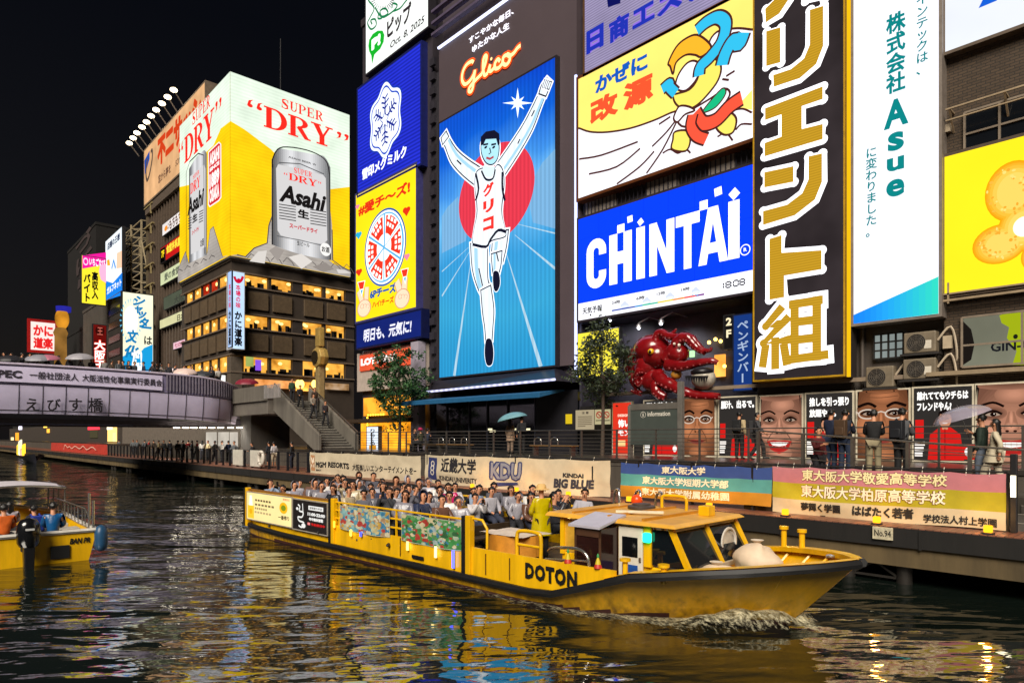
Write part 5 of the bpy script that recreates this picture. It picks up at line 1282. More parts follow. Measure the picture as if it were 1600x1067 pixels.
# --- corner restaurant building under the beer sign
XC = onY(362, 400, YF).x                       # its corner: left front along X, right side along Y
XL = onY(236, 400, YF).x; YRr = onX(553, 400, XC).y
zc = onY(362, 404, YF).z
BW = M('#3c322a', .7, var=.3, scale=.8, name='brown_cladding'); BWD = M('#332b27', .7, var=.3)
t = T('restaurant_building', 'corner restaurant building with glowing amber window bands below the beer sign', 'building', (XC, YF, Z_UP))
xl2 = onY(284, 440, YF).x
b = MB(); b.box(xl2, YF+1.2, Z_UP, XC-1.2, YRr, 34); b.build('wall', BWD, t)
rows = [(424, 457, 488), (489, 516, 552), (555, 585, 610)]     # photo rows at the corner: window top, window bottom, spandrel bottom
zt = [onX(384, y, XC).z for y in (427, 448, 490, 513, 555, 582, 602)]
b = MB()
for (za, zb_) in ((zt[0]+.0, zc), (zt[2], zt[1]), (zt[4], zt[3]), (zt[6], zt[5])):
    b.box(xl2, YF, za if za < zb_ else zb_, XC, YF+1.2, zb_ if za < zb_ else za); b.box(XC-1.2, YF+1.2, min(za, zb_), XC, YRr, max(za, zb_))
b.box(xl2, YF, Z_UP, XC, YF+1.2, zt[6]); b.box(XC-1.2, YF+1.2, Z_UP, XC, YRr, zt[6])
b.build('floor_slab', BW, t)
b = MB()
for z in (zt[0], zt[1], zt[2], zt[3], zt[4], zt[5], zc-.1):
    b.box(xl2, YF-.16, z-.1, XC+.16, YF-.004, z+.06); b.box(XC+.004, YF-.004, z-.1, XC+.16, YRr, z+.06)
b.build('ledge', M('#6a5c50', .6, var=.2), t, bevel=.03)
def warm(h, s, seed):
    m, n, l = nodes_of('lit_room'); n.remove(n['Principled BSDF']); em = n.new('ShaderNodeEmission'); l.new(em.outputs[0], n['Material Output'].inputs[0])
    tc = n.new('ShaderNodeTexCoord'); mp = n.new('ShaderNodeMapping'); mp.inputs['Location'].default_value = (seed*3.1, seed, 0); mp.inputs['Scale'].default_value = (.7, .7, .9); l.new(tc.outputs['Object'], mp.inputs[0])
    v = n.new('ShaderNodeTexVoronoi'); v.inputs['Scale'].default_value = .8; v.distance = 'CHEBYCHEV'; l.new(mp.outputs[0], v.inputs['Vector'])
    nz = n.new('ShaderNodeTexNoise'); nz.inputs['Scale'].default_value = 1.3; nz.inputs['Detail'].default_value = 4; l.new(mp.outputs[0], nz.inputs['Vector'])
    mx = n.new('ShaderNodeMath'); mx.operation = 'MULTIPLY_ADD'; mx.inputs[1].default_value = .45; l.new(v.outputs['Distance'], mx.inputs[0]); l.new(nz.outputs[0], mx.inputs[2])
    rp = n.new('ShaderNodeValToRGB'); e = rp.color_ramp.elements; c = lin(h)
    e[0].position = .35; e[0].color = (c[0]*.16, c[1]*.11, c[2]*.07, 1); e[1].position = .85; e[1].color = c
    k = e.new(.56); k.color = (c[0]*.62, c[1]*.5, c[2]*.32, 1); l.new(mx.outputs[0], rp.inputs[0]); l.new(rp.outputs[0], em.inputs[0]); em.inputs[1].default_value = s*ES
    return m
WARM = [warm('#f2b24a', 1.0, i) for i in range(3)]; SHD = E('#ffd880', 1.7, lit=False)
for r in range(3):
    zt_, zb_ = zt[2*r]-.08, zt[2*r+1]+.05
    # right side windows (along Y)
    edges = [384, 420, 424, 457, 473, 505, 509, 540]
    for k in range(4):
        y0_, y1_ = onX(edges[2*k], 500, XC).y, onX(edges[2*k+1], 500, XC).y
        b = MB(); b.box(XC-.5, y0_, zb_, XC-.45, y1_, zt_); o = b.build('window', WARM[(r+k) % 3], t)
        b = MB()
        for q in range(random.choice((1, 2, 2))): yy = y0_+(y1_-y0_)*random.uniform(.1, .9); b.sph((XC-.36, yy, zt_-(zt_-zb_)*random.uniform(.2, .45)), (.08, .24, .16), 10, 6)
        b.build('pendant_lamp', SHD, o)
        b = MB()
        for q in range(5): yy = y0_+(y1_-y0_)*random.random(); b.box(XC-.44, yy, zb_, XC-.42, yy+random.uniform(.2, .7), zb_+random.uniform(.25, .8))
        b.build('diner_silhouette', M('#1a120c', .8), o)
        b = MB(); b.box(XC-.4, y1_, zb_, XC+.02, onX(edges[2*k+2] if k < 3 else 553, 500, XC).y, zt_); b.build('pillar', BWD, t)
    # left front windows (along X)
    exs = [355, 341, 339, 328, 326, 315, 313, 302, 300, 290]
    for k in range(5):
        x0_, x1_ = onY(exs[2*k+1], 500, YF).x, onY(exs[2*k], 500, YF).x
        b = MB(); b.box(x0_-.1, YF+.22, zb_, x1_+.1, YF+.27, zt_); o = b.build('window', WARM[(r+k+1) % 3] if not (r == 0 and k in (1, 2)) else warm('#d03a20', .8, 9), t)
        b = MB(); b.sph(((x0_+x1_)/2+random.uniform(-.5, .5), YF+.18, zt_-(zt_-zb_)*random.uniform(.25, .5)), (.3, .05, .2), 10, 6); b.build('pendant_lamp', SHD, o)
        b = MB(); b.box(x0_-.16, YF-.02, zb_, x0_, YF+.2, zt_); b.build('mullion', BWD, t)
    # spandrel boxes
    if r < 2:
        sp_ = M('#5b4b38', .6, var=.3); za, zb2 = zt[2*r+2]+.5, zt[2*r+1]-.45
        for k in range(4): b = MB(); b.box(XC+.003, onX(edges[2*k], 500, XC).y+.1, za, XC+.2, onX(edges[2*k+1], 500, XC).y-.1, zb2); b.build('spandrel', sp_, t, bevel=.03)
        for k in range(5): b = MB(); b.box(onY(exs[2*k+1], 500, YF).x+.1, YF-.2, za, onY(exs[2*k], 500, YF).x-.1, YF-.003, zb2); b.build('spandrel', sp_, t, bevel=.03)
b = MB(); b.box(XC-1.0, YF-.1, Z_UP, XC+.1, YF+1, zt[4]-.2); b.build('corner_pillar', M('#5c5248', .6), t)
b = MB()
for (x0, x1, y0, y1, c, s) in ((384, 396, 557, 573, '#9fb060', .9), (399, 408, 562, 579, '#7a4ac8', 1.3)):
    q0, q1 = onX(x0, y0, XC+.05), onX(x1, y1, XC+.05); b = MB(); b.box(XC+.03, q0.y, q1.z, XC+.08, q1.y, q0.z); b.build('window_poster', E(c, s, mott=.4), t)
for (x0, x1, y0, y1, c, s) in ((398, 462, 592, 608, '#e8a060', 1.1), (462, 500, 596, 612, '#ffb850', 1.5), (508, 545, 598, 610, '#d0b090', .7)):
    q0, q1 = onX(x0, y0, XC+.3), onX(x1, y1, XC+.3); b = MB(); b.box(XC+.28, q0.y, q1.z, XC+.34, q1.y, q0.z); b.build('shop_front', warm(c, s, x0), t)
for x in (466, 471, 491): q = onX(x, 600, XC+.5); b = MB(); b.sph((q.x, q.y, q.z), (.3, .3, .45), 10, 8); b.build('lantern', E('#ffc060', 3), t, smooth=True)
# --- the beer sign: two faces of one wrap round screen
z2 = (180, 90, 2.965)
AX = YF-.25; XS = XC+.3
LEDM = lambda h, s=1.0, mott=.16: E(h, s, ('Z', .34, .10), mott)
def can(bd, L, R_, top, bot, arch, lab, s=1.0):
    """beer can drawn as vertical tone strips; L,R_ photo columns, top/bot functions of k"""
    tones = ['#4a4a4c', '#77767a', '#b4b2b4', '#d6d4d4', '#aeb0b4', '#c4c2c4', '#d2d0d0', '#b0aeb2', '#8a888c', '#5c5a5e']
    n = 30; tv = [int(c_[1:3], 16) for c_ in tones]
    for i in range(n):
        f_ = (i+.5)/n*(len(tv)-1); q_ = int(f_); g_ = int(tv[q_]+(tv[min(q_+1, len(tv)-1)]-tv[q_])*(f_-q_)); c = '#%02x%02x%02x' % (g_, g_, min(255, g_+2))
        k0, k1 = i/n, (i+1)/n; x0 = L+(R_-L)*k0; x1 = L+(R_-L)*k1
        bd.poly(T_(c, .95), [(x0, top(k0)), (x1, top(k1)), (x1, bot(k1)), (x0, bot(k0))])
t = T('beer_sign', 'huge wrap round illuminated beer billboard showing silver cans on yellow below white foam', 'billboard', (XC, YF, zc))
def face(axis):
    a = Art(t, (0, AX, 0) if axis == 'Y' else (XS, 0, 0), (1, 0, 0) if axis == 'Y' else (0, 1, 0), (0, 0, 1), (0, -1, 0) if axis == 'Y' else (1, 0, 0), eps=.004)
    a.proj = (lambda x, y: (lambda p: (p.x, p.z))(onY(x, y, AX))) if axis == 'Y' else (lambda x, y: (lambda p: (p.y, p.z))(onX(x, y, XS)))
    a.z(*z2); return a
YELS, WHS = LEDM('#f2c410', 1.0), LEDM('#dcebd8', 1.0); REDS = T_('#e0281e', 1.0); ROCK = LEDM('#b4aca4', .85, .3); ROCKD = T_('#5e5856', .7); INK = T_('#201c1c', .6)
zb_s = onX(372, 402, XS).z; zt_s = onX(362, 113, XS).z; y1_s = onX(546, 300, XS).y; x0_s = onY(281, 300, AX).x
r = face('X')
P_ = lambda x, y: (x, y)
def box_uv(a, u0, u1, z0, z1): return [(u0, z0), (u1, z0), (u1, z1), (u0, z1)]
r.poly(YELS, box_uv(r, AX, y1_s, zb_s, zt_s), 'screen', raw=True)
r.poly(WHS, [(AX, r.cv((535, 295))[1]), r.cv((600, 335)), r.cv((720, 425)), r.cv((860, 560)), r.cv((985, 612)), (y1_s, r.cv((1085, 600))[1]), (y1_s, zt_s), (AX, zt_s)], 'screen', raw=True)
r.polys(REDS, serif_word('SUPER'), (768, 188, 233, 960)); r.polys(REDS, serif_word('DRY', .04), (686, 224, 322, 1003)); r.polys(REDS, serif('“'), (613, 192, 236, 695)); r.polys(REDS, serif('”'), (1008, 335, 372, 1074))
r.poly(ROCK, [(AX, zb_s), r.cv((560, 915)), r.cv((600, 925)), r.cv((640, 885)), r.cv((700, 862)), r.cv((730, 800)), r.cv((760, 880)), r.cv((980, 935)), r.cv((1010, 960)), r.cv((1050, 970)), (y1_s, r.cv((1085, 990))[1]), (y1_s, zb_s)], raw=True)
r.poly(ROCK, [(700, 860), (708, 780), (725, 750), (735, 870)]); r.poly(ROCK, [(985, 930), (990, 690), (1000, 780), (1000, 945)])
r.stroke(ROCKD, [(560, 915), (600, 925), (640, 885), (700, 862), (708, 780), (722, 740)], .12); r.stroke(ROCKD, [(1000, 800), (1003, 940), (1050, 975), (1085, 990)], .14)
can(r, 720, 990, lambda k: 418+48*k+ (60*(1-min(1, k*7))**2)+(50*max(0, (k-.86)/.14)**2), lambda k: 868+74*k+10*math.sin(k*3.14), None, None)
r.stroke(INK, [(724, 520), (722, 480), (745, 432), (790, 420), (880, 434), (945, 462), (975, 495), (985, 545)], .12, smooth=3); r.stroke(INK, [(724, 500), (722, 870)], .1); r.stroke(INK, [(986, 540), (990, 940)], .1)
r.stroke(T_('#555558', .8), [(752, 492), (850, 498), (960, 545)], .1); r.stroke(T_('#555558', .8), [(742, 830), (850, 850), (975, 880)], .08)
r.poly(T_('#c6c4c4', .95), [(748, 500), (955, 548), (968, 565), (975, 850), (955, 868), (760, 828), (745, 805), (738, 520)])
r.polys(REDS, serif_word('SUPER'), (820, 514, 538, 902)); r.polys(REDS, serif_word('DRY', .06), (795, 540, 572, 925)); r.polys(REDS, serif('“'), (772, 538, 550, 792)); r.polys(REDS, serif('”'), (925, 578, 590, 942))
r.text(INK, 'Asahi', (748, 588, 672, 966), .042, shear=.25)
for k in range(6): 
    yy = 686+13*k; r.stroke(T_('#444244', .7), [(748, yy), (826, yy+12)], .10); r.stroke(T_('#444244', .7), [(892, yy+24), (966, yy+36)], .10)
r.text(INK, '生', (833, 706, 746, 886), .05); r.text(T_('#c02838', .9), 'スーパードライ', (795, 772, 795, 925), .05); r.text(INK, '生ビール', (830, 854, 874, 888), .02)
r.ell(T_('#e4e2de', .95), (962, 895), (25, 30)); r.text(INK, 'お酒', (944, 878, 905, 980), .03); r.text(INK, 'ASAHI BEER ☆ ', (790, 462, 474, 920), .02)
for k in range(9): 
    x_ = 600+k*55; r.stroke(ROCKD, [(x_, 935+k*6), (x_+18, 915+k*6), (x_+40, 930+k*7), (x_+52, 950+k*7)], .08)
for c_, q in (('#d4cec8', [(610, 950), (650, 905), (690, 900), (680, 960)]), ('#9a928c', [(700, 900), (730, 880), (770, 900), (740, 950)]), ('#d8d2cc', [(790, 930), (850, 915), (900, 950), (850, 985)]), ('#8e8680', [(900, 975), (960, 955), (1000, 985), (950, 1000)]), ('#cfc9c4', [(1010, 985), (1050, 990), (1080, 1005), (1020, 1005)])): r.poly(T_(c_, .85), q)
r.done()
l_ = face('Y')
l_.poly(YELS, box_uv(l_, x0_s, XS, zb_s, zt_s), 'screen', raw=True)
l_.poly(WHS, [(x0_s, l_.cv((300, 600))[1]), l_.cv((345, 590)), l_.cv((365, 490)), l_.cv((455, 410)), l_.cv((490, 330)), (XS, l_.cv((535, 295))[1]), (XS, zt_s), (x0_s, zt_s)], 'screen', raw=True)
l_.polys(REDS, serif_word('SUPER'), (358, 262, 318, 444)); l_.polys(REDS, serif_word('DRY', .04), (326, 375, 495, 466)); l_.polys(REDS, serif('“'), (303, 405, 452, 328)); l_.polys(REDS, serif('”'), (466, 215, 270, 500))
l_.poly(ROCK, [(x0_s, zb_s), (x0_s, l_.cv((297, 985))[1]), l_.cv((312, 955)), l_.cv((335, 900)), l_.cv((350, 955)), l_.cv((435, 910)), l_.cv((450, 800)), l_.cv((465, 785)), l_.cv((490, 870)), l_.cv((508, 925)), (XS, zb_s)], raw=True)
l_.stroke(ROCKD, [(300, 985), (312, 955), (335, 900), (350, 955)], .12); l_.stroke(ROCKD, [(436, 910), (450, 800), (465, 785), (508, 925)], .12)
can(l_, 352, 440, lambda k: 520-75*k+(30*max(0, (k-.8)/.2)**2)-(40*math.sin(min(1, k*2)*1.57)*.6), lambda k: 955-38*k, None, None)
l_.poly(T_('#c6c4c4', .95), [(362, 555), (428, 500), (434, 520), (434, 880), (366, 915)])
l_.polys(REDS, serif_word('SUPER'), (376, 552, 570, 408)); l_.polys(REDS, serif_word('DRY', .05), (368, 592, 640, 416)); l_.text(INK, 'Asahi', (357, 665, 742, 434), .042, shear=.18)
for k in range(5): l_.stroke(T_('#444244', .7), [(360, 752+12*k), (378, 745+12*k)], .1); l_.stroke(T_('#444244', .7), [(412, 722+12*k), (432, 712+12*k)], .1)
l_.text(INK, '生', (382, 738, 775, 406), .05); l_.text(T_('#c02838', .9), 'スーパードライ', (380, 808, 830, 414), .05); l_.text(INK, 'お酒', (420, 850, 885, 436), .03)
l_.stroke(INK, [(354, 950), (354, 540), (370, 490), (410, 452), (436, 460), (440, 915)], .14)
l_.poly(T_('#f0e0e0', 1), [(457, 445), (508, 398), (518, 410), (519, 655), (508, 672), (464, 700), (457, 690)]); l_.poly(T_('#c02830', 1), [(461, 448), (508, 404), (514, 412), (515, 652), (506, 666), (466, 693), (461, 686)])
for s_, yT, yB in (('ASAHI', 455, 515), ('SINCE', 522, 540), ('1889', 550, 620), ('OSAKA', 622, 685)): l_.text(T_('#f4e4e0', 1), s_, (464, yT, yB, 510), .06)
for k in range(5): 
    x_ = 310+k*38; l_.stroke(ROCKD, [(x_, 1005-k*16), (x_+12, 985-k*16), (x_+28, 992-k*16)], .1)
l_.done()
b = MB(); b.box(x0_s, AX+.03, zb_s, XS-.03, y1_s, zt_s-.05); b.build('cabinet', M('#3a3836', .6), t)
b = MB()
b.box(x0_s-.1, AX-.06, zb_s-.2, XS+.08, AX+.2, zb_s); b.box(XS-.2, AX+.2, zb_s-.2, XS+.08, y1_s+.1, zb_s); b.build('frame', M('#55504a', .5), t)
b = MB()
for k in range(8): q = onX(455+k*8, 100, XS-4); 
b.cyl((XS-6, 32, zt_s-.2), (XS-6, 32, zt_s+9), .06, n=6); b.build('antenna', M('#222226', .5), t)
# crab restaurant blade sign on the corner (two faces)
q0, q1 = onY(363, 425, YF-1.35), onY(382, 543, YF-1.35)
bd = Board('blade_sign', 'tall pale blue lit blade sign with crab emblem and characters at the building corner', 'sign', 'X', XC+1.0, (363.5, 424, 544, 381.5), E('#b9d4f4', 1.0, mott=.15), thick=1.4, frame='#d8dce8', fw=.06)
bd.text(T_('#d01848', .9), '本場の味', (368, 444, 481, 376), .03, vertical=True); bd.text(T_('#18181c', .6), 'かに道楽', (366, 486, 540, 378.5), .05, vertical=True)
bd.stroke(T_('#c01030', .9), [(366, 432), (369, 439), (373, 441), (377, 438), (379.5, 432)], .25, smooth=3); bd.ell(T_('#c01030', .9), (373, 438), (3, 3)); bd.done()
b2 = Board('blade_sign', 'narrow pale blue side face of the crab blade sign, left of its wider face', 'sign', 'Y', YF-1.5, (356.5, 426, 543, 362), E('#a9c4ee', .9, mott=.15), thick=.05, fw=.05)
b2.text(T_('#c82850', .9), '本場の味', (357.5, 444, 482, 361), .03, vertical=True); b2.text(T_('#18181c', .6), 'かに道楽', (357.3, 486, 540, 361.3), .05, vertical=True); b2.done()
b = MB(); 
# --- long office block with the peach rooftop sign
Xo0, Xo1 = onY(236, 400, 26).x, onY(292, 400, 26).x
ob = building('office_block', 'tall grey brown office block with stacked floor signs left of the beer sign', Xo0, Xo1+4, 26, 40, Z_UP, 38.5, M('#4e4234', .75, var=.35, scale=.7, streak=True, name='office_wall'))
b = MB()
for k in range(14):
    x = Xo0+(Xo1-Xo0)*k/13; b.box(x-.12, 25.7, Z_UP, x+.12, 25.999, 38)
b.build('fin', M('#5a4c40', .7), ob)
b = MB(); b.box(Xo0-.9, 25.6, Z_UP, Xo0-.02, 27, 38); b.build('service_shaft', M('#5a4e3a', .7, var=.3), ob)
b = MB()
for k in range(12): z = 5+2.7*k; b.box(Xo0-.8, 25.3, z, Xo0+3.2, 25.6, z+.16); b.box(Xo0+2.2, 25.3, z-1.2, Xo0+2.34, 25.5, z)
b.build('duct_bracket', M('#9a8a60', .6), ob)
def fs(label, x0, yT, yB, x1, col, s=.9, txts=(), Y=25.4, name='floor_sign', arts=()):
    bd = Board(name, label, 'sign', 'Y', Y, (x0, yT, yB, x1), E(col, s, mott=.2), thick=.5, fw=.08)
    for (tx_, box_, c_, bo) in txts: bd.text(T_(c_, .9), tx_, box_, bo)
    for (c_, p, r_) in arts: bd.ell(T_(c_, .9), p, r_)
    bd.done(); return bd
fs('white floor sign with orange and black marks, topmost on the office block', 254, 352, 369, 284, '#e8e0dc', .95, [('∴もちもち', (262, 346, 362, 283), '#503028', .03)], arts=[('#e89030', (259.5, 357), (2.5, 4))])
fs('red and black floor sign for the seventh floor, below the white one', 251, 389, 412, 284, '#c01a18', .95, [('食堂丼系屋', (260, 384, 398, 282), '#f4d840', .05)])
fs('small black plate with a yellow 7F beside the red floor sign', 251, 391, 412, 257.5, '#0c0a0a', .3, [('7F', (252.3, 393, 404, 256.8), '#f0d020', .05)], Y=25.3)
fs('pale green floor sign in the middle of the office block', 251, 428, 447, 283, '#d8e0b0', .8, [('愛の食堂', (257, 428, 440, 280), '#5a6050', .03)])
fs('dim grey unlit floor sign below the pale green one', 256, 466, 484, 290, '#68705c', .5, [('大阪', (272, 464, 476, 288), '#3a3c34', .02)])  # unlit board, its dim brightness put into the face as emission
fs('cream floor sign with a few dark characters near the foot of the office block', 250, 501, 514, 292, '#e0dca8', .8, [('日木', (277, 492, 502, 289), '#38362c', .03)])
fs('small pink white floor sign, lowest on the office block', 271, 536, 546, 290, '#ecc0cc', .9, [('七の店', (273, 536.5, 544, 288), '#a03050', .02)], Y=25.2)
bd = Board('rooftop_sign', 'peach rooftop sign with red characters lit by a row of lamps on arms', 'billboard', 'Y', 25.3, (225.5, 237, 321, 320), E('#d8a878', .95, mott=.3), thick=1.6, frame='#8a7a6a', fw=.2, zoom=None)
bd.z(*z2); bd.text(T_('#c03a18', 1), '不二サッシ', (196, 385, 515, 400), .07); bd.text(T_('#6a4a3a', .8), '窓から夢を', (200, 548, 588, 258), .03); bd.text(T_('#6a4a3a', .8), 'SONGEN', (280, 478, 508, 330), .02)
bd.poly(T_('#2a4a9a', .9), [(136, 478), (160, 432), (160, 470), (138, 545)]); bd.stroke(T_('#55463c', .9), [(150, 470), (143, 530), (148, 570), (160, 540), (172, 470), (172, 430), (165, 440)], .5, smooth=3); bd.done()
z0_ = bd.z0; b = MB(); b.box(bd.u0, 25.4, z0_-1.4, bd.u1, 26, z0_-.25); b.build('truss', M('#5a4e44', .7), bd.parent)
for k, (x, y) in enumerate(((202, 224), (208, 216), (214, 208), (222, 199), (229, 191), (236, 181.5), (244, 172), (253, 162), (262, 152), (271.5, 141))):
    tip = onY(x, y, 24.2-6.0*1); Xm = tip.x
    # arm runs from the sign top straight out over the street
    q = onY(x+28, y+12, 24.2); zt_ = bd.z1+.3
    tp = onZ(x, y, zt_+.9)
    tp = Vector((q.x-.0, 24.2, zt_)); r_ = ray(x, y); s_ = (zt_+1.2-ZC)/r_.z; tip = EYE+r_*s_
    b = MB(); b.bar((tip.x+.0, 25.2, zt_-.3), tip, .12); o = b.build('lamp_arm', M('#8a8078', .5, .5), bd.parent)
    b = MB(); b.sph(tip, (.42, .42, .25), 10, 6); b.build('floodlamp', E('#ffe8c0', 4.5, lit=False), o)
# --- further left: sign towers along the bank
def flat_b(name, label, x0, x1, ytop, Y, mat, depth=10): return building(name, label, PX(x0, Y), PX(x1, Y), Y, Y+depth, Z_UP, PZ((x0+x1)/2, ytop, Y), mat)
DK = M('#0d0a0a', .8, var=.4, scale=.5); DK2 = M('#241e1a', .8, var=.4, scale=.5); GR = M('#47423c', .75, var=.3, scale=.5)
flat_b('dark_tower', 'dark tower block with faint pale characters down its front, tallest behind the job board', 106, 150, 374, 27, DK)
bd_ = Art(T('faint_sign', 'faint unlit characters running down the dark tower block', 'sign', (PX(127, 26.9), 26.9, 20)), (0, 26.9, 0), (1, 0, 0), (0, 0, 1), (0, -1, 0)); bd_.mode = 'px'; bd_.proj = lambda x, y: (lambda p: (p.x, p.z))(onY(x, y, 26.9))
bd_.text(E('#6a5a54', .35), 'づぼら', (118, 378, 462, 144), .03, vertical=True); bd_.done()  # unlit letters; their pale tone is put in as a weak glow
flat_b('grey_block', 'narrow pale grey block behind the red vertical sign', 130, 168, 478, 25.5, GR)
for k in range(4):
    for j in range(2): pass
t = flat_b('brown_block', 'narrow brown block between the red vertical sign and the shutter sign', 166, 193, 440, 25.6, DK2)
wnds(t, [(PX(170, 25.6)+.6*0, PZ(180, 480+22*k+10, 25.6), PX(188, 25.6), PZ(180, 480+22*k, 25.6)) for k in range(4)], GLASS('#20242a', .2), c=25.6)
flat_b('low_dark_block', 'low dark block behind the bridge people at the far left', 70, 134, 530, 25.8, DK)
flat_b('low_dark_block', 'dark sliver of building left of the red crab sign', 20, 60, 560, 27, DK)
flat_b('sign_backing_block', 'dark building behind the pink and blue advertising boards', 165, 240, 452, 28, DK)
bd = Board('job_sign', 'yellow advertising board with black characters under a pink strip, left of the blue board', 'sign', 'X', -122.5, (128, 399, 473, 165), E('#f0dc30', 1.0, mott=.1), thick=.4)
bd.z(0, 330, 2.667); bd.poly(T_('#e01890', 1), [(343, 185), (442, 172), (442, 222), (343, 240)]); bd.text(T_('#fff0f8', 1), 'いちごなび', (372, 192, 226, 438), .03); bd.ell(T_('#f8c0e0', 1), (357, 210), (11, 16)); bd.ell(T_('#e01890', 1), (357, 210), (7, 10))
bd.text(T_('#141414', .5), '高収入', (382, 250, 366, 410), .05, vertical=True); bd.text(T_('#141414', .5), 'バイト', (348, 258, 376, 378), .05, vertical=True); bd.poly(T_('#f0a8c8', 1), [(418, 225), (442, 220), (442, 300), (420, 285), (412, 250)]); bd.done()
bd = Board('shop_king_sign', 'white and blue advertising board with dark characters, right of the yellow board', 'sign', 'Y', 24.9, (165, 378, 470, 190.5), E('#e4ecf0', 1.0, mott=.1), thick=.4)
bd.z(0, 330, 2.667); bd.text(T_('#1c2a50', .7), '店舗の王様', (448, 135, 165, 500), .04); bd.poly(T_('#1878d8', 1), [(440, 290), (470, 300), (510, 255), (510, 350), (440, 372)]); bd.text(T_('#f4f8ff', 1), 'ガルフネット', (446, 320, 350, 506), .04)
bd.poly(T_('#e8a020', 1), [(446, 205), (456, 200), (460, 225), (448, 228)]); bd.stroke(T_('#2080d0', 1), [(466, 240), (474, 205), (482, 238)], .5); bd.poly(T_('#f0c0a0', 1), [(488, 175), (508, 165), (508, 235), (486, 240)]); bd.done()
# scaffold mast
t = T('scaffold_tower', 'pale steel lattice tower rising behind the blue advertising board', 'tower', (PX(212, 26.5), 26.5, PZ(212, 455, 26.5)))
b = MB(); Ym = 26.5
A_ = [PX(194, Ym), PX(205, Ym), PX(221, Ym)]; zb_, zt_ = PZ(206, 462, Ym), PZ(206, 357, Ym)
for x in A_:
    for y in (Ym, Ym+2.2): b.bar((x, y, zb_-6), (x, y, zt_+(.6 if x == A_[1] else 0)), .22)
for k in range(9):
    z = zb_+(zt_-zb_)*k/8
    for y in (Ym, Ym+2.2): b.bar((A_[0], y, z), (A_[2], y, z), .14)
    for x in A_: b.bar((x, Ym, z), (x, Ym+2.2, z), .12)
    if k < 8:
        z1_ = zb_+(zt_-zb_)*(k+1)/8; b.bar((A_[0], Ym, z), (A_[1], Ym, z1_), .1); b.bar((A_[2], Ym, z), (A_[1], Ym, z1_), .1)
b.bar((A_[2], Ym, zt_-3), (PX(237, Ym), Ym, zb_-1), .14); b.bar((A_[2], Ym, zb_+1), (PX(237, Ym), Ym, zb_+.2), .14)
b.build('lattice', M('#b8a888', .5, .3, name='galvanised'), t)
bd = Board('shutter_sign', 'tall cream and blue lit sign with bold blue brush characters above the bridge', 'sign', 'X', -94.5, (192, 456, 575, 239), E('#f0eccc', 1.0, mott=.12), thick=.6)
bd.z(0, 330, 2.667); bd.poly(T_('#1890c8', 1), [(512, 605), (540, 590), (575, 600), (600, 570), (636, 555), (636, 668), (512, 662)]); bd.ell(T_('#fff8e0', 1.15), (545, 455), (30, 60))
for k in range(24): 
    an = k*15; bd.poly(T_('#58b4d8', .9), [(545+36*math.cos(R(an)), 455+70*math.sin(R(an))), (545+46*math.cos(R(an-2.6)), 455+90*math.sin(R(an-2.6))), (545+46*math.cos(R(an+2.6)), 455+90*math.sin(R(an+2.6)))])
TQ = T_('#1078b0', .9)
for s_, x, yT, yB, x1 in (('シ', 553, 350, 392, 606), ('ャ', 560, 392, 425, 596), ('ッ', 575, 415, 448, 612), ('タ', 578, 440, 485, 622), ('ー', 588, 478, 488, 632), ('文', 522, 490, 548, 576), ('化', 518, 555, 608, 580)): bd.text(TQ, s_, (x, yT, yB, x1), .05, shear=.25)
bd.text(T_('#303838', .6), 'は', (600, 520, 555, 634), .03); bd.text(T_('#f4f4e4', 1), 'だ!', (548, 575, 645, 592), .05); bd.poly(T_('#f4fcff', 1), [(560, 646), (592, 644), (592, 662), (560, 664)]); bd.done()
bd = Board('vertical_sign', 'narrow vertical sign with glowing white and red characters beside the shutter sign', 'sign', 'X', -110, (146, 507, 577, 166), E('#7a1410', .6, mott=.2), thick=.4)
bd.text(T_('#ff5040', 1.3), '大阪王', (146.6, 530, 577, 165.4), .07, vertical=True); bd.text(T_('#fff6f0', 1.6), '大阪王', (147, 531, 576, 165), .035, vertical=True); bd.ell(T_('#3a0c0a', .7), (156, 517), (7, 8)); bd.text(T_('#c06050', .8), '王', (152, 511, 523, 160.5), .02); bd.done()
bd = Board('crab_sign', 'square red framed white sign with red characters at the far left end of the skyline', 'sign', 'X', -150, (48, 502, 546, 86), E('#f4d8d0', 1.0, mott=.1), thick=.4, frame='#c01818', fw=.5)
bd.text(T_('#d02020', 1), 'かに', (52, 507, 524, 83), .05); bd.text(T_('#d02020', 1), '道楽', (52, 526, 544, 83), .05); bd.done()
q = onX(97, 500, -145); zb_ = onX(97, 532, -145).z; sc = 24/F*(q-EYE).dot(Vector((fx, fy, 0)))*.8
t = T('golden_statue', 'golden glowing tower top with a blue band above the low dark roofs', 'statue', (q.x, q.y, zb_))
b = MB(); b.lathe((q.x, q.y-sc*.1, zb_-sc*2), [(sc*.44, 0), (sc*.42, sc*2.3), (sc*.52, sc*2.6), (sc*.36, sc*3.0)], 16); b.build('base_drum', E('#a87838', .6, mott=.5), t, smooth=True)
b = MB(); b.sph((q.x, q.y, zb_+sc*1.75), (sc*.5, sc*.5, sc*.85), 16, 10); b.build('golden_drum', E('#d89028', .95, mott=.6), t, smooth=True)
b = MB(); b.lathe((q.x, q.y+sc*.1, zb_+sc*2.35), [(sc*.52, 0), (sc*.54, sc*.4)], 16); b.build('blue_band', E('#28289a', .9, mott=.3), t, smooth=True)
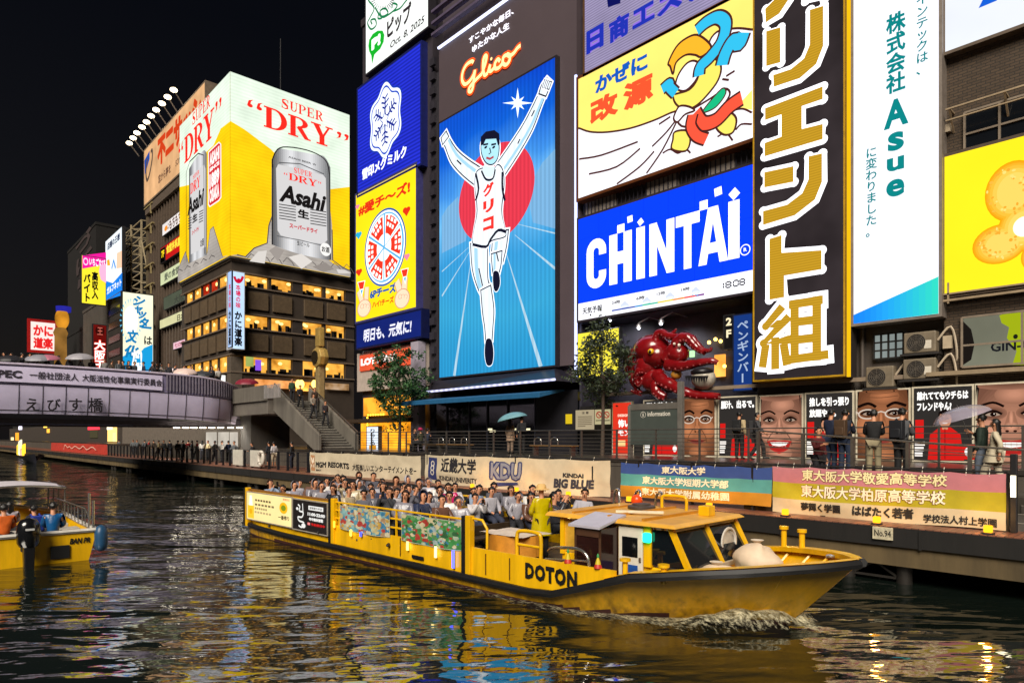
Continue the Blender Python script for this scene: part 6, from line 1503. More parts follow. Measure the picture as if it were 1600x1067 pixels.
# ================================================================ the sign fronts on the right bank
Z4, Z5, Z6, Z7, Z8 = (540, 0, 3.234), (540, 320, 2.668), (880, 0, 3.333), (880, 240, 3.333), (1160, 0, 2.541)
Z1 = (1160, 400, 2.9636); ZA = (860, 480, 3.5575)
WALLP = M('#363038', .6, var=.25, scale=.6, streak=True, name='plum_wall'); WALLG = M('#4a443e', .7, var=.3, scale=.7, streak=True, name='grey_wall')
# --- corner block of the dairy signs
cb = building('sign_block', 'slim building stacked with the white, blue and yellow dairy signs', PX(558, YF)+.1, PX(668, YF), YF+.4, 38, Z_UP, 33, WALLP)
b = MB(); b.box(PX(668, YF)+.003, YF+.3, Z_UP, PX(684, YF), 30, 26); b.build('service_tower', M('#2c2930', .6), cb)
b = MB()
for k in range(26): z = 4+k*.9; b.box(PX(669, YF), YF+.1, z, PX(676, YF), YF+.29, z+.45)
b.build('louvre', M('#3a3740', .5, .3), cb)
bd = Board('white_sign', 'white lit sign with green flourish, green balloon logo and a date, topmost', 'sign', 'Y', YF, (572, -60, 116, 669), E('#eef2ee', 1.0, mott=.08), thick=.5, frame='#38343c', eps=.0015)
bd.z(*Z4); G_ = T_('#1c7a4a', .9)
for pts in ([(120, 10), (145, 45), (125, 90), (112, 120), (130, 150), (155, 130), (150, 100), (128, 105), (135, 125)], [(150, 40), (180, 85), (215, 70), (200, 45), (175, 60), (190, 90), (240, 60), (262, 30), (240, 20), (235, 45)], [(240, 60), (275, 45), (300, 15), (320, -10)], [(120, 10), (105, -40), (150, -80), (250, -140), (320, -170)], [(170, 65), (165, 95), (185, 95)]): bd.stroke(G_, pts, .13, smooth=5)
for k in range(14): an = 200+k*11; bd.stroke(T_('#202020', .6), [(190+44*math.cos(R(an)), -10-44*math.sin(R(an))), (190+62*math.cos(R(an)), -10-66*math.sin(R(an)))], .05)
bd.text(T_('#3a3034', .6), 'ピップ', (212, 108, 205, 335), .045); bd.text(T_('#3a3034', .6), 'Oct. 8, 2025', (228, 216, 256, 402), .02, shear=.2)
bd.poly(T_('#16a828', .95), [(118, 235), (122, 205), (140, 175), (165, 158), (190, 158), (199, 180), (195, 215), (178, 250), (155, 272), (148, 280), (137, 328), (133, 284), (122, 262)]); bd.text(T_('#f4fff4', 1.1), 'P!', (134, 205, 262, 180), .07); bd.done()
bd = Board('snow_sign', 'royal blue LED sign with a white snow crystal badge and white characters', 'sign', 'Y', YF-.05, (559.5, 141, 306, 657), E('#2430c8', 1.05, ('Z', .24, .5), .12), thick=.6, frame='#1a2470', fw=.15, eps=.0015)
bd.z(*Z4)
out = []
for k in range(72):
    an = R(k*5); r_ = 1+.10*math.cos(6*an); out.append((201+84*r_*math.sin(an)*1.0, 608-150*r_*math.cos(an)-(84*r_*math.sin(an))*.36))
cx_, cz_ = bd.cv((201, 608)); RR = abs(bd.cv((118, 608))[0]-cx_)
def sn(r0, mat):
    bd.poly(mat, [(cx_+RR*r0*(1+.09*math.cos(6*R(k*5)))*math.sin(R(k*5)), cz_+RR*1.18*r0*(1+.09*math.cos(6*R(k*5)))*math.cos(R(k*5))) for k in range(72)], raw=True)
sn(.98, T_('#1c3ca8', .9)); sn(.93, T_('#e8f0ff', 1.1)); sn(.85, T_('#2a4cb8', .9)); sn(.80, T_('#e4ecfc', 1.1))
BL = T_('#1c2c90', .8)
for k in range(6):
    an = R(60*k+0); d = Vector((math.sin(an), math.cos(an)*1.15)); pn = Vector((d.y, -d.x)); c = Vector((cx_, cz_))
    bd.stroke(BL, [c+d*RR*.15, c+d*RR*.62], .14, raw=True)
    for f_, L in ((.32, .14), (.46, .19), (.6, .14)):
        p = c+d*RR*f_; bd.stroke(BL, [p-pn*RR*L+d*RR*.08, p, p+pn*RR*L+d*RR*.08], .13, raw=True)
bd.stroke(BL, [(cx_+RR*(.30 if k % 2 == 0 else .13)*math.sin(R(k*36)), cz_+RR*1.15*(.30 if k % 2 == 0 else .13)*math.cos(R(k*36))) for k in range(10)], .09, closed=True, raw=True)
bd.text(T_('#f0f4ff', 1.15), '雪印メグミルク', (88, 858, 915, 312), .045); bd.done()
bd = Board('cheese_sign', 'yellow lit cheese sign with a round box of six red wedges and two hands', 'sign', 'Y', YF-.05, (556.5, 306, 503, 650), E('#f4d818', 1.0, mott=.1), thick=.6, frame='#4a4a8a', fw=.15, eps=.0015)
bd.z(*Z5); RD, BLU = T_('#d83018', .95), T_('#1858a8', .9)
bd.text(RD, '#愛チ〜ズ!', (54, 4, 52, 270), .05); WHT = T_('#fff8f0', 1.05)
cx_, cz_ = bd.cv((163, 178)); RX = abs(bd.cv((80, 178))[0]-cx_)
E_ = lambda r0, mt: bd.poly(mt, [(cx_+RX*r0*math.cos(R(8*k)), cz_+RX*r0*math.sin(R(8*k))*1.0) for k in range(45)], raw=True)
E_(1.0, BLU); E_(.95, WHT); E_(.90, T_('#58b0e0', .9))
for k in range(6):
    a0 = 60*k+33; w_ = []
    for r0 in (.05,): w_.append((cx_+RX*r0*math.cos(R(a0+27)), cz_+RX*r0*math.sin(R(a0+27))))
    w_ += [(cx_+RX*.86*math.cos(R(a0-1+56*j/8)), cz_+RX*.86*math.sin(R(a0-1+56*j/8))) for j in range(9)]
    bd.poly(WHT, w_, raw=True); m_ = [(cx_+RX*.36*math.cos(R(a0+5+44*j/4)), cz_+RX*.36*math.sin(R(a0+5+44*j/4))) for j in range(5)]
    bd.poly(T_('#e03420', .95), m_+[(cx_+RX*.82*math.cos(R(a0+51-48*j/8)), cz_+RX*.82*math.sin(R(a0+51-48*j/8))) for j in range(9)], raw=True)
    c = Vector((cx_+RX*.68*math.cos(R(a0+27)), cz_+RX*.68*math.sin(R(a0+27)))); dd = Vector((math.cos(R(a0+27)), math.sin(R(a0+27)))); pp = Vector((dd.y, -dd.x))
    for (o_, w2) in ((.06, .26), (-.10, .2)):
        cc = c+dd*RX*o_
        for q in range(3): bd.stroke(WHT, [cc+pp*RX*w2*(-.9+.65*q), cc+pp*RX*w2*(-.9+.65*q+.42)], RX*.10, raw=True)
bd.text(BLU, '6Pチーズ', (106, 356, 396, 216), .06); bd.text(RD, 'ハイ!チーズ', (116, 405, 432, 206), .04)
FL, FLO = T_('#f2d0b0', 1), T_('#d09070', .9)
for (hx, hy, w_) in ((82, 432, 1.0), (242, 392, 1.12)):
    for pts in ([(hx-6, hy-20), (hx-22, hy-72)], [(hx+8, hy-22), (hx+12, hy-88)]): bd.stroke(FLO, pts, .62*w_); bd.stroke(FL, pts, .5*w_)
    bd.ell(FLO, (hx, hy), (29*w_, 37*w_)); bd.ell(FL, (hx, hy), (26*w_, 34*w_))
    for q in range(3): bd.ell(FLO, (hx-8+12*q, hy-8), (7.5, 10)); bd.ell(FL, (hx-8+12*q, hy-8), (6, 8.5))
    bd.ell(FL, (hx+4, hy+6), (14, 8))
    X0 = hx-10*w_ if hx < 100 else hx+12; Y0 = hy-98*w_
    bd.poly(WHT, [(X0-17, Y0-10), (X0+16, Y0-18), (X0+2, Y0+52)]); bd.poly(T_('#e03420', .95), [(X0-14, Y0-8), (X0+13, Y0-14), (X0+8, Y0+16), (X0-7, Y0+20)]); bd.poly(T_('#58b0e0', .9), [(X0-4, Y0+24), (X0+6, Y0+20), (X0+2, Y0+44)])
for (hx, hy, s_, c) in ((62, 130, 12, '#28a8d0'), (262, 30, 15, '#d83018'), (64, 284, 12, '#d83018'), (264, 220, 11, '#f080a0'), (58, 12, 8, '#f080a0')):
    bd.ell(T_(c, .95), (hx-s_*.45, hy-s_*.3), (s_*.6, s_*.75)); bd.ell(T_(c, .95), (hx+s_*.45, hy-s_*.55), (s_*.6, s_*.75)); bd.poly(T_(c, .95), [(hx-s_, hy+.1*s_), (hx+s_, hy-s_*.5), (hx, hy+s_*1.4)])
bd.done()
bd = Board('navy_sign', 'navy blue sign with white brush characters under the yellow cheese sign', 'sign', 'Y', YF-.4, (557.5, 509, 544, 658), E('#16246e', .9, mott=.25), thick=.5, frame='#101a50', fw=.12)
bd.z(*Z5); bd.text(T_('#e4e4f4', .95), '明日も、元気に!', (75, 520, 575, 276), .035, shear=.15); bd.done()
b = MB()
for k in range(4): q = onY(570+k*24, 552, YF-.9); b.tube([(q.x, YF-.4, q.z+.2), (q.x, YF-1.0, q.z+.1), (q.x, YF-1.1, q.z-.1)], .04, 6)
b.build('lamp_arm', STEELD, bd.parent)
# burger shop below
t = T('burger_shop', 'low white shop front with a red lettered sign and warm lit entrance behind the tree', 'shop', (PX(610, YF), YF, Z_UP))
b = MB(); b.box(PX(557, YF), YF+.05, PZ(557, 612, YF), PX(663, YF), YF+.38, PZ(557, 553, YF)); b.build('wall', M('#b8aaa0', .6, var=.15), t)
b = MB(); b.box(PX(652, YF), YF-.5, Z_UP, PX(664, YF), YF+.04, PZ(652, 536, YF)); b.build('wall_pier', M('#a8a0b0', .6, var=.15), t)
q0, q1 = onY(563, 556, YF), onY(652, 578, YF); b = MB(); b.box(q0.x, YF-.06, PZ(563, 580, YF), q1.x, YF+.04, q0.z); sg = b.build('sign_board', E('#e85a38', .9, mott=.3), t)
a = Art(sg, (0, YF-.06, 0), (1, 0, 0), (0, 0, 1), (0, -1, 0)); OFF[sg.name] = OFF[t.name]; a.mode = 'px'; a.proj = lambda x, y: (lambda p: (p.x, p.z))(onY(x, y, YF-.06)); a.text(T_('#fff0ea', 1.1), 'LOTTERIA', (564, 561, 572, 622), .07); a.done()
q0, q1 = onY(566, 622, YF), onY(655, 650, YF); b = MB(); b.box(q0.x, YF+.1, PZ(566, 650, YF), q1.x, YF+.2, PZ(566, 622, YF)); b.build('upper_window', warm('#f0a030', 1.3, 4), t)
q0 = onY(560, 656, YF); b = MB(); b.box(q0.x, YF-1.0, q0.z-.25, PX(655, YF), YF+.1, q0.z); b.build('canopy', M('#3a2c20', .6), t, bevel=.02)
b = MB(); b.box(PX(560, YF), YF+.2, Z_UP, PX(655, YF), YF+.3, q0.z-.25); b.build('entrance', warm('#ffae28', 1.25, 7), t)
b = MB()
for k in range(12): b.sph((PX(574, YF-.2), YF-.2, Z_UP+.3+.17*k), .06, 8, 6); 
for k in range(7): b.sph((PX(575+4*k, YF-.2), YF-.2, Z_UP+2.35), .06, 8, 6)
b.build('bulb', E('#ffc030', 4, lit=False), t)
bd = Board('standing_sign', 'small white lit signboard with black brush characters at the shop entrance', 'sign', 'Y', YF-.7, (573.5, 667, 702, 591), E('#dce6f4', 1.0), thick=.2, fw=.06)
bd.text(T_('#101014', .5), 'りらくる', (578, 670, 695, 586.5), .03, vertical=True); bd.poly(T_('#c88818', 1), [(577, 695), (588, 695), (588, 702), (577, 702)]); bd.done()
# --- runner tower
gx0, gx1 = PX(686, YF), PX(901, YF)
gt = building('runner_tower', 'tall plum grey tower front that carries the neon script and the big runner screen', gx0, gx1, YF+.3, 40, PZ(688, 612, YF), 30, M('#4e454e', .55, var=.12, scale=.5, name='plum_panel'))
b = MB(); b.box(gx0, YF, PZ(688, 592, YF), gx1, YF+.298, PZ(688, 77, YF)); b.build('front_panel', M('#54494f', .5, var=.1, scale=.3, name='plum_panel'), gt)
b = MB(); q = onY(688, 77, YF); b.box(gx0, YF-.12, q.z+.02, gx1, YF, q.z+.12); o = b.build('light_tube', E('#d8dcff', 1.6), gt)
b = MB()
for k in range(3): b.box(gx0, YF-.6+.0, q.z+.6+.7*k, gx1, YF-.3, q.z+.75+.7*k)
b.build('soffit_rail', M('#5a5068', .5), gt)
b = MB(); q0 = onY(901, 560, YF-.05); b.box(gx1-.06, YF-.1, PZ(901, 590, YF), gx1+.05, YF-.003, 21); b.build('edge_tube', E('#c4ccff', 1.5), gt)
t = T('neon_script', 'white slogan and orange neon script sign on the plum grey tower above the runner', 'sign', (PX(770, YF), YF-.05, PZ(770, 140, YF)))
a = Art(t, (0, YF-.03, 0), (1, 0, 0), (0, 0, 1), (0, -1, 0)); a.proj = lambda x, y: (lambda p: (p.x, p.z))(onY(x, y, YF-.03)); a.z(*Z4)
a.text(T_('#f8f4ff', 1.3), 'すこやかな毎日、', (624, 192, 226, 850), .03); a.text(T_('#f8f4ff', 1.3), 'ゆたかな人生', (640, 236, 272, 828), .03)
def script(mat, w):
    for pts in ([(648, 318), (638, 312), (612, 330), (594, 365), (590, 405), (604, 428), (628, 412), (648, 380), (655, 358), (650, 395), (645, 440), (636, 464), (624, 462), (630, 440), (660, 405), (690, 375)],
                [(690, 375), (706, 330), (714, 290), (706, 284), (698, 305), (696, 350), (704, 382), (720, 370)], [(720, 370), (732, 330), (728, 355), (736, 362), (752, 345)],
                [(782, 312), (770, 302), (756, 325), (758, 348), (775, 345), (792, 325)], [(816, 280), (800, 290), (796, 320), (812, 330), (828, 312), (832, 285), (818, 276), (828, 285), (850, 272), (870, 245), (886, 232)]): a.stroke(mat, pts, w, 'script', smooth=5)
    a.ell(mat, (738, 300), (5, 8), 'script')
script(E('#e8501c', 1.3), .42); script(T_('#ffd08a', 1.5), .20); a.done()
# the screen
SX0, SX1, ST, SB = 687, 867.5, 194, 590
def glico_bg():
    m, n, l = nodes_of('led_screen'); n.remove(n['Principled BSDF']); em = n.new('ShaderNodeEmission'); l.new(em.outputs[0], n['Material Output'].inputs[0])
    tc = n.new('ShaderNodeTexCoord'); sp = n.new('ShaderNodeSeparateXYZ'); l.new(tc.outputs['Object'], sp.inputs[0])
    nz = n.new('ShaderNodeTexNoise'); nz.inputs['Scale'].default_value = .16; nz.inputs['Detail'].default_value = 2; l.new(tc.outputs['Object'], nz.inputs['Vector'])
    ad = n.new('ShaderNodeMath'); ad.operation = 'MULTIPLY_ADD'; ad.inputs[1].default_value = 7; l.new(nz.outputs[0], ad.inputs[0]); l.new(sp.outputs[2], ad.inputs[2])
    mr = n.new('ShaderNodeMapRange'); mr.inputs['From Min'].default_value = 3; mr.inputs['From Max'].default_value = 21; l.new(ad.outputs[0], mr.inputs[0])
    rp = n.new('ShaderNodeValToRGB'); e = rp.color_ramp.elements; e[0].position = 0; e[0].color = lin('#2488bc'); e[1].position = 1; e[1].color = lin('#0a30b4')
    for p, c in ((.2, '#3498c4'), (.40, '#3490c8'), (.56, '#68b0e0'), (.66, '#3c86d4'), (.80, '#1058c4')): k = e.new(p); k.color = lin(c)
    l.new(mr.outputs[0], rp.inputs[0]); l.new(rp.outputs[0], em.inputs[0])
    mu = n.new('ShaderNodeMath'); mu.operation = 'MULTIPLY'; mu.inputs[1].default_value = 2*math.pi/.30; l.new(sp.outputs[0], mu.inputs[0])
    sn_ = n.new('ShaderNodeMath'); sn_.operation = 'SINE'; l.new(mu.outputs[0], sn_.inputs[0]); ma = n.new('ShaderNodeMath'); ma.operation = 'MULTIPLY_ADD'; ma.inputs[1].default_value = .10*ES; ma.inputs[2].default_value = .95*ES; l.new(sn_.outputs[0], ma.inputs[0]); l.new(ma.outputs[0], em.inputs[1])
    return m
bd = Board('runner_screen', 'giant blue LED screen with a white clad runner, arms raised before a red sun', 'screen', 'Y', YF-.25, (SX0, ST, SB, SX1), glico_bg(), thick=.18, frame='#2c2830', fw=.1, eps=.0015)
ZG = (690, 90, 2.092); bd.z(*ZG)
SKW = E('#e4eef4', 1.0, ('X', .5, .14)); DKL = T_('#1c1c34', .6); LN = E('#b8dcf0', .8, ('X', .3, .2))
# track lines on the screen
for (p, q, w0, w1) in (((212, 640), (325, 1010), .06, .45), ((100, 640), (42, 1040), .06, .4), ((240, 580), (372, 690), .05, .22), ((250, 545), (372, 575), .04, .12), ((95, 630), (2, 780), .05, .2), ((90, 620), (2, 700), .04, .12)):
    bd.stroke(LN, [p, ((p[0]+q[0])/2, (p[1]+q[1])/2), q], w1*.6, taper=lambda u, a_=w0/w1: a_+(1-a_)*u)
# cloud and star
CLD = E('#7cb4e0', .85, ('X', .3, .2))
bd.poly(CLD, [(2, 520), (20, 490), (55, 455), (62, 500), (90, 540), (80, 600), (2, 640)]); bd.poly(CLD, [(372, 300), (330, 345), (300, 400), (285, 470), (300, 540), (372, 560)])
for k in range(4): an = R(45*k); bd.poly(T_('#e8f8ff', 1.1), [(250+50*(1 if k % 2 == 0 else .6)*math.cos(an), 150+50*(1 if k % 2 == 0 else .6)*math.sin(an)), (250+7*math.cos(an+1.57), 150+7*math.sin(an+1.57)), (250-50*(1 if k % 2 == 0 else .6)*math.cos(an), 150-50*(1 if k % 2 == 0 else .6)*math.sin(an)), (250-7*math.cos(an+1.57), 150-7*math.sin(an+1.57))])
# the red sun
cu, cz = bd.cv((174, 445)); ru = abs(bd.cv((58, 445))[0]-cu); rz_ = abs(bd.cv((174, 275))[1]-cz)*.93
bd.poly(E('#d8384a', 1.0, ('X', .3, .2)), [(cu+ru*math.cos(R(6*k)), cz+rz_*math.sin(R(6*k))) for k in range(60)], raw=True)
# a plain athlete: limbs as shapes with a dark outline
def limb(pts, ws, mat=SKW, o=.075):
    ws = [x*.84 for x in ws]
    q = [Vector(bd.cv(p)) for p in pts]
    for (mt, ex) in ((T_('#f4f8ff', 1.05), o*2.1), (DKL, o), (mat, 0)):
        L, Q = [], []
        for i, p in enumerate(q):
            d = (q[min(i+1, len(q)-1)]-q[max(i-1, 0)]).normalized(); n = Vector((-d.y, d.x)); p2 = p-d*ex if i == 0 else p+d*ex if i == len(q)-1 else p
            L.append(p2+n*(ws[i]/2+ex)); Q.append(p2-n*(ws[i]/2+ex))
        bd.poly(mt, [tuple(v) for v in catmull(L, 4)+catmull(Q[::-1], 4)], raw=True)
    if ws[0] > .8: bd.stroke(E('#9cc8e0', 1.0), [tuple(v-(q[-1]-q[0]).orthogonal().normalized()*ws[0]*.2) for v in q], ws[0]*.2, raw=True, smooth=3)
def blob(pts, mat, o=.075, halo=True):
    q = catmull([Vector(bd.cv(p)) for p in pts], 4, True); c = sum(q, Vector((0, 0)))/len(q)
    for (mt, ex) in (((T_('#f4f8ff', 1.05), o*2.1),) if halo else ())+((DKL, o), (mat, 0)): bd.poly(mt, [tuple(p+(p-c).normalized()*ex) for p in q], raw=True)
limb([(196, 365), (240, 300), (285, 225), (318, 150), (332, 118)], [1.15, 1.05, .9, .62, .6]); limb([(332, 122), (340, 100), (352, 78)], [.62, .7, .45])
for k in range(4): limb([(336+5*k, 98+2*k), (342+5.5*k, 76+2*k)], [.17, .14], o=.05)
limb([(118, 388), (80, 360), (45, 325), (24, 285), (16, 268)], [1.1, 1.0, .85, .6, .62]); limb([(16, 272), (10, 255)], [.72, .6])
limb([(126, 600), (128, 680), (138, 740), (148, 760)], [1.75, 1.5, 1.05, .92]); limb([(148, 755), (156, 830), (158, 880), (158, 925)], [.95, 1.05, .75, .55]); blob([(150, 925), (166, 925), (172, 965), (168, 1000), (152, 1002), (146, 965)], DKL, o=.04)
limb([(196, 570), (192, 620), (184, 665)], [1.5, 1.35, 1.2]); limb([(184, 640), (184, 680), (182, 705)], [1.0, .8, .5]); blob([(174, 705), (190, 705), (194, 740), (186, 762), (176, 755)], DKL, o=.04)
blob([(120, 376), (150, 364), (172, 372), (188, 354), (204, 372), (208, 420), (200, 500), (210, 556), (212, 585), (168, 598), (152, 618), (108, 608), (112, 560), (122, 500), (114, 420)], E('#e8f2f6', 1.0, ('X', .5, .14)))
bd.stroke(DKL, [(106, 612), (150, 620), (165, 596), (190, 566), (216, 572)], .16, smooth=3); bd.stroke(DKL, [(135, 372), (150, 400), (172, 398), (180, 368)], .12, smooth=4); bd.poly(E('#cfe2ee', 1.0), [(138, 368), (150, 392), (170, 392), (178, 362), (166, 340), (150, 340)])
bd.stroke(DKL, [(116, 380), (126, 430), (116, 470)], .15, smooth=3); bd.stroke(DKL, [(204, 376), (204, 430), (212, 470)], .15, smooth=3)
for s_, yT, yB in (('グ', 412, 455), ('リ', 466, 508), ('コ', 522, 566)): bd.text(T_('#e03028', 1.05), s_, (141, yT+8, yB+6, 176), .06)
blob([(136, 285), (150, 262), (180, 262), (192, 290), (188, 330), (172, 350), (152, 345), (138, 318)], E('#a8dcec', .95)); bd.poly(DKL, [(133, 290), (134, 262), (150, 245), (178, 240), (194, 252), (196, 285), (190, 290), (184, 268), (150, 270), (142, 288)])
for x in (150, 176): bd.ell(DKL, (x, 296), (5, 4)); bd.stroke(DKL, [(x-8, 288), (x+8, 285)], .1)
bd.stroke(DKL, [(163, 298), (167, 314), (160, 318)], .08); bd.stroke(T_('#b04048', .9), [(152, 330), (164, 334), (176, 327)], .12)
for pts in ([(56, 338), (70, 352)], [(255, 285), (262, 270)], [(128, 690), (140, 748)], [(186, 640), (192, 668)], [(300, 196), (310, 176)]): bd.stroke(DKL, pts, .09)
bd.done()
# canopy, awning, glass front
t = T('glass_shop', 'dark glazed shop front with a blue awning below the runner screen', 'shop', (PX(780, YF), YF, Z_UP))
q0, q1 = onY(690, 590, YF-.3), onY(868, 570, YF-.3); zc1 = PZ(690, 590, YF-.3)-.15; dz = .75
b = MB(); b.hexa([(gx0, YF-.9, zc1-dz), (gx1, YF-1.5, zc1-dz), (gx1, YF+.28, zc1-dz), (gx0, YF+.28, zc1-dz), (gx0, YF-.32, zc1-.02), (gx1-1.2, YF-.32, zc1-.02), (gx1-1.2, YF+.28, zc1-.02), (gx0, YF+.28, zc1-.02)]); b.build('canopy', M('#2a2833', .35, .3, var=.2), t, bevel=.02)
b = MB(); b.tube([(gx0, YF-.93, zc1-dz+.05), (gx1, YF-1.55, zc1-dz+.05)], .06, 8); b.build('canopy_tube', E('#c8c8f0', 1.4, ('X', .5, .4)), t)
aw = zc1-dz-.25; b = MB(); b.hexa([(PX(658, YF), YF-2.0, aw-.55), (gx1-.6, YF-2.0, aw-.55), (gx1-.6, YF-.2, aw-.15), (PX(658, YF), YF-.2, aw-.15), (PX(658, YF), YF-2.0, aw-.3), (gx1-.6, YF-2.0, aw-.3), (gx1-.6, YF-.2, aw-.05), (PX(658, YF), YF-.2, aw-.05)]); b.build('awning', M('#1c5a86', .6, var=.15, name='awning_blue'), t, bevel=.02)
b = MB(); b.box(gx0-1.2, YF+.2, Z_UP, gx1, YF+.29, aw-.1); b.build('glazing', GLASS('#0d1218', .08), t)
for x in (695, 730, 758, 790, 833): b = MB(); b.box(PX(x, YF)-.04, YF+.12, Z_UP, PX(x, YF)+.04, YF+.199, aw-.1); b.build('mullion', M('#4a4c58', .4, .5), t)
b = MB(); b.box(PX(836, YF), YF+.05, Z_UP, gx1, YF+.11, aw-.1); b.build('side_wall', M('#1c1b22', .6), t)
b = MB(); b.box(PX(886, YF)-.1, YF-.0, PZ(886, 662, YF), PX(893, YF), YF+.04, PZ(886, 647, YF)); b.build('yellow_notice', E('#d8b820', .8), t)
b = MB()
for k, x in enumerate((760, 765, 800, 810, 818)): q = onY(x, 672+3*(k % 2), YF+.19); b.box(q.x, YF+.185, q.z, q.x+.5, YF+.195, q.z+.1)
b.build('interior_lamp', E('#e8dcb0', 1.2, lit=False), t)
# --- sign tower with the cloth sign, blue sign etc
nb = building('sign_tower', 'broad building behind the purple, yellow and blue signs, with a strip of shutters', PX(902, YF)+.08, PX(1178, YF), YF+.5, 40, PZ(950, 480, YF), 24, M('#3e383e', .65, var=.3, scale=.6, streak=True))
xs = [PX(x, YF+.5) for x in (918, 965, 1012, 1062, 1110, 1150)]; zg0, zg1 = PZ(1000, 345, YF+.5), PZ(1000, 250, YF+.5)
for k in range(3): b = MB(); b.box(xs[2*k], YF+.36, zg0, xs[2*k+1], YF+.499, zg1); b.build('shutter', M('#8a8078', .6, var=.2), nb)
b = MB()
for k in range(40): x = PX(905, YF)+k*.23; b.box(x, YF+.33, zg0, x+.05, YF+.355, zg1)
b.build('slat', M('#2c2a34', .5), nb)
bd = Board('purple_sign', 'purple and white dotted LED sign with deep blue outlined characters above the yellow ribbon sign', 'sign', 'Y', YF-.1, (914, -150, 116, 1178), E('#9a90b4', 1.0, ('Z', .12, .4), .2), thick=.5, frame='#6a4a30', fw=.12)
bd.z(*Z6)
cu0, cu1, cz0, cz1 = bd.u0, bd.u1, bd.z0, bd.z1
for yy in range(int((cz1-cz0)/.16)): pass
for (mt, bo) in ((T_('#8a68d8', .9), .11), (T_('#2030a8', .9), .05)):
    bd.text(mt, '日', (122, 170, 290, 212), bo); bd.text(mt, '商', (240, 115, 235, 345), bo); bd.text(mt, '工', (362, 65, 160, 478), bo); bd.text(mt, 'ス', (490, 2, 100, 622), bo); bd.text(mt, 'テム', (640, -80, 30, 900), bo)
bd.poly(T_('#101460', .7), [(230, 0), (235, 42), (300, 20), (300, -20)]); bd.done()
# cloth sign: generic stand-in for the cartoon figure
bd = Board('remedy_sign', 'yellow and white lit sign with orange characters beside swirling ribbons', 'sign', 'Y', YF-.1, (904, 124.5, 310.5, 1177), E('#fbe070', 1.0, mott=.1), thick=.5, frame='#6a3818', fw=.14, eps=.0015)
bd.z(*Z6); WHP = E('#f4f2f8', 1.0, mott=.06); BRN = T_('#5a2c28', .6)
q = [(82, 668), (140, 688), (230, 690), (350, 670), (470, 630), (560, 590), (640, 560), (700, 480), (770, 330), (760, 230), (800, 170), (860, 155), (920, 150), (988, 158)]
lo_ = [(bd.u1, bd.z0), (bd.u0, bd.z0)]; sm = [tuple(v) for v in catmull([Vector(bd.cv(p)) for p in q], 4)]
sm[0] = (bd.u0, sm[0][1]); sm[-1] = (bd.u1, sm[-1][1])
bd.poly(WHP, sm+lo_, raw=True); bd.stroke(BRN, sm, .09, raw=True)
bd.poly(E('#fbe070', 1.0, mott=.1), [(985, 470), (940, 520), (905, 560), (985, 575)])
for pts in ([(84, 830), (200, 810), (390, 740)], [(135, 908), (280, 870), (402, 775)], [(280, 960), (400, 870), (475, 790)], [(435, 905), (520, 780), (600, 620)], [(500, 650), (560, 610)], [(465, 765), (540, 690), (610, 600)], [(850, 400), (895, 372)], [(830, 415), (865, 420)]): bd.stroke(BRN, pts, .09, smooth=4)
for pts in ([(520, 800), (560, 780), (600, 800), (640, 780), (665, 800)], [(805, 715), (850, 695), (885, 735)], [(900, 680), (930, 650), (985, 650)], [(895, 575), (940, 570), (985, 590)]): bd.stroke(BRN, pts, .08, smooth=4)
def sw(pts, mat, o=.09):
    q_ = catmull([Vector(bd.cv(p)) for p in pts], 4, True); bd.poly(mat, [tuple(v) for v in q_], raw=True); bd.stroke(BRN, [tuple(v) for v in q_], o, closed=True, raw=True)
OR, YB, RB, BB, GB = T_('#f0a828', 1), T_('#ead860', 1), T_('#f05038', 1), T_('#30b0d8', 1), T_('#18b078', .95)
sw([(560, 350), (550, 330), (590, 250), (640, 205), (700, 185), (760, 225), (770, 260), (720, 300), (690, 290), (640, 290), (590, 330), (575, 390)], OR)      # plain flame-like swirl
sw([(575, 500), (600, 490), (660, 470), (700, 420), (730, 330), (790, 310), (825, 350), (810, 420), (760, 490), (700, 550), (640, 575), (590, 545)], YB)
sw([(640, 340), (600, 400), (590, 460), (640, 475), (700, 410), (710, 340), (680, 320)], WHP); sw([(590, 600), (660, 580), (780, 510), (845, 465), (870, 500), (800, 590), (700, 650), (620, 660)], WHP)
sw([(745, 560), (830, 465), (850, 490), (800, 560), (735, 590)], GB, .06); sw([(585, 690), (650, 685), (665, 740), (640, 790), (570, 780), (575, 730)], YB); sw([(800, 660), (860, 590), (905, 620), (890, 690), (840, 705)], YB)
def ribbon(pts, mat, w):
    q_ = [tuple(v) for v in catmull([Vector(bd.cv(p)) for p in pts], 6)]; bd.stroke(BRN, q_, w+.17, raw=True); bd.stroke(mat, q_, w, raw=True)
ribbon([(700, 165), (750, 120), (810, 95), (850, 130), (830, 220), (770, 300), (720, 350), (710, 400)], BB, .45); ribbon([(830, 345), (850, 280), (890, 215), (920, 235), (945, 175)], BB, .5); ribbon([(590, 490), (560, 460), (555, 440), (520, 470)], BB, .4)
ribbon([(690, 590), (730, 645), (800, 630), (870, 560), (935, 515)], RB, .5); ribbon([(680, 600), (670, 660), (700, 710), (750, 730)], RB, .4)
sw([(600, 570), (620, 555), (660, 560), (690, 580), (640, 600), (600, 640), (580, 620)], WHP)
bd.text(T_('#1858b8', .9), 'かぜに', (172, 410, 496, 445), .05); bd.text(T_('#e8502c', 1), '改', (145, 535, 660, 292), .055); bd.text(T_('#e8502c', 1), '源', (318, 450, 590, 475), .055); bd.done()
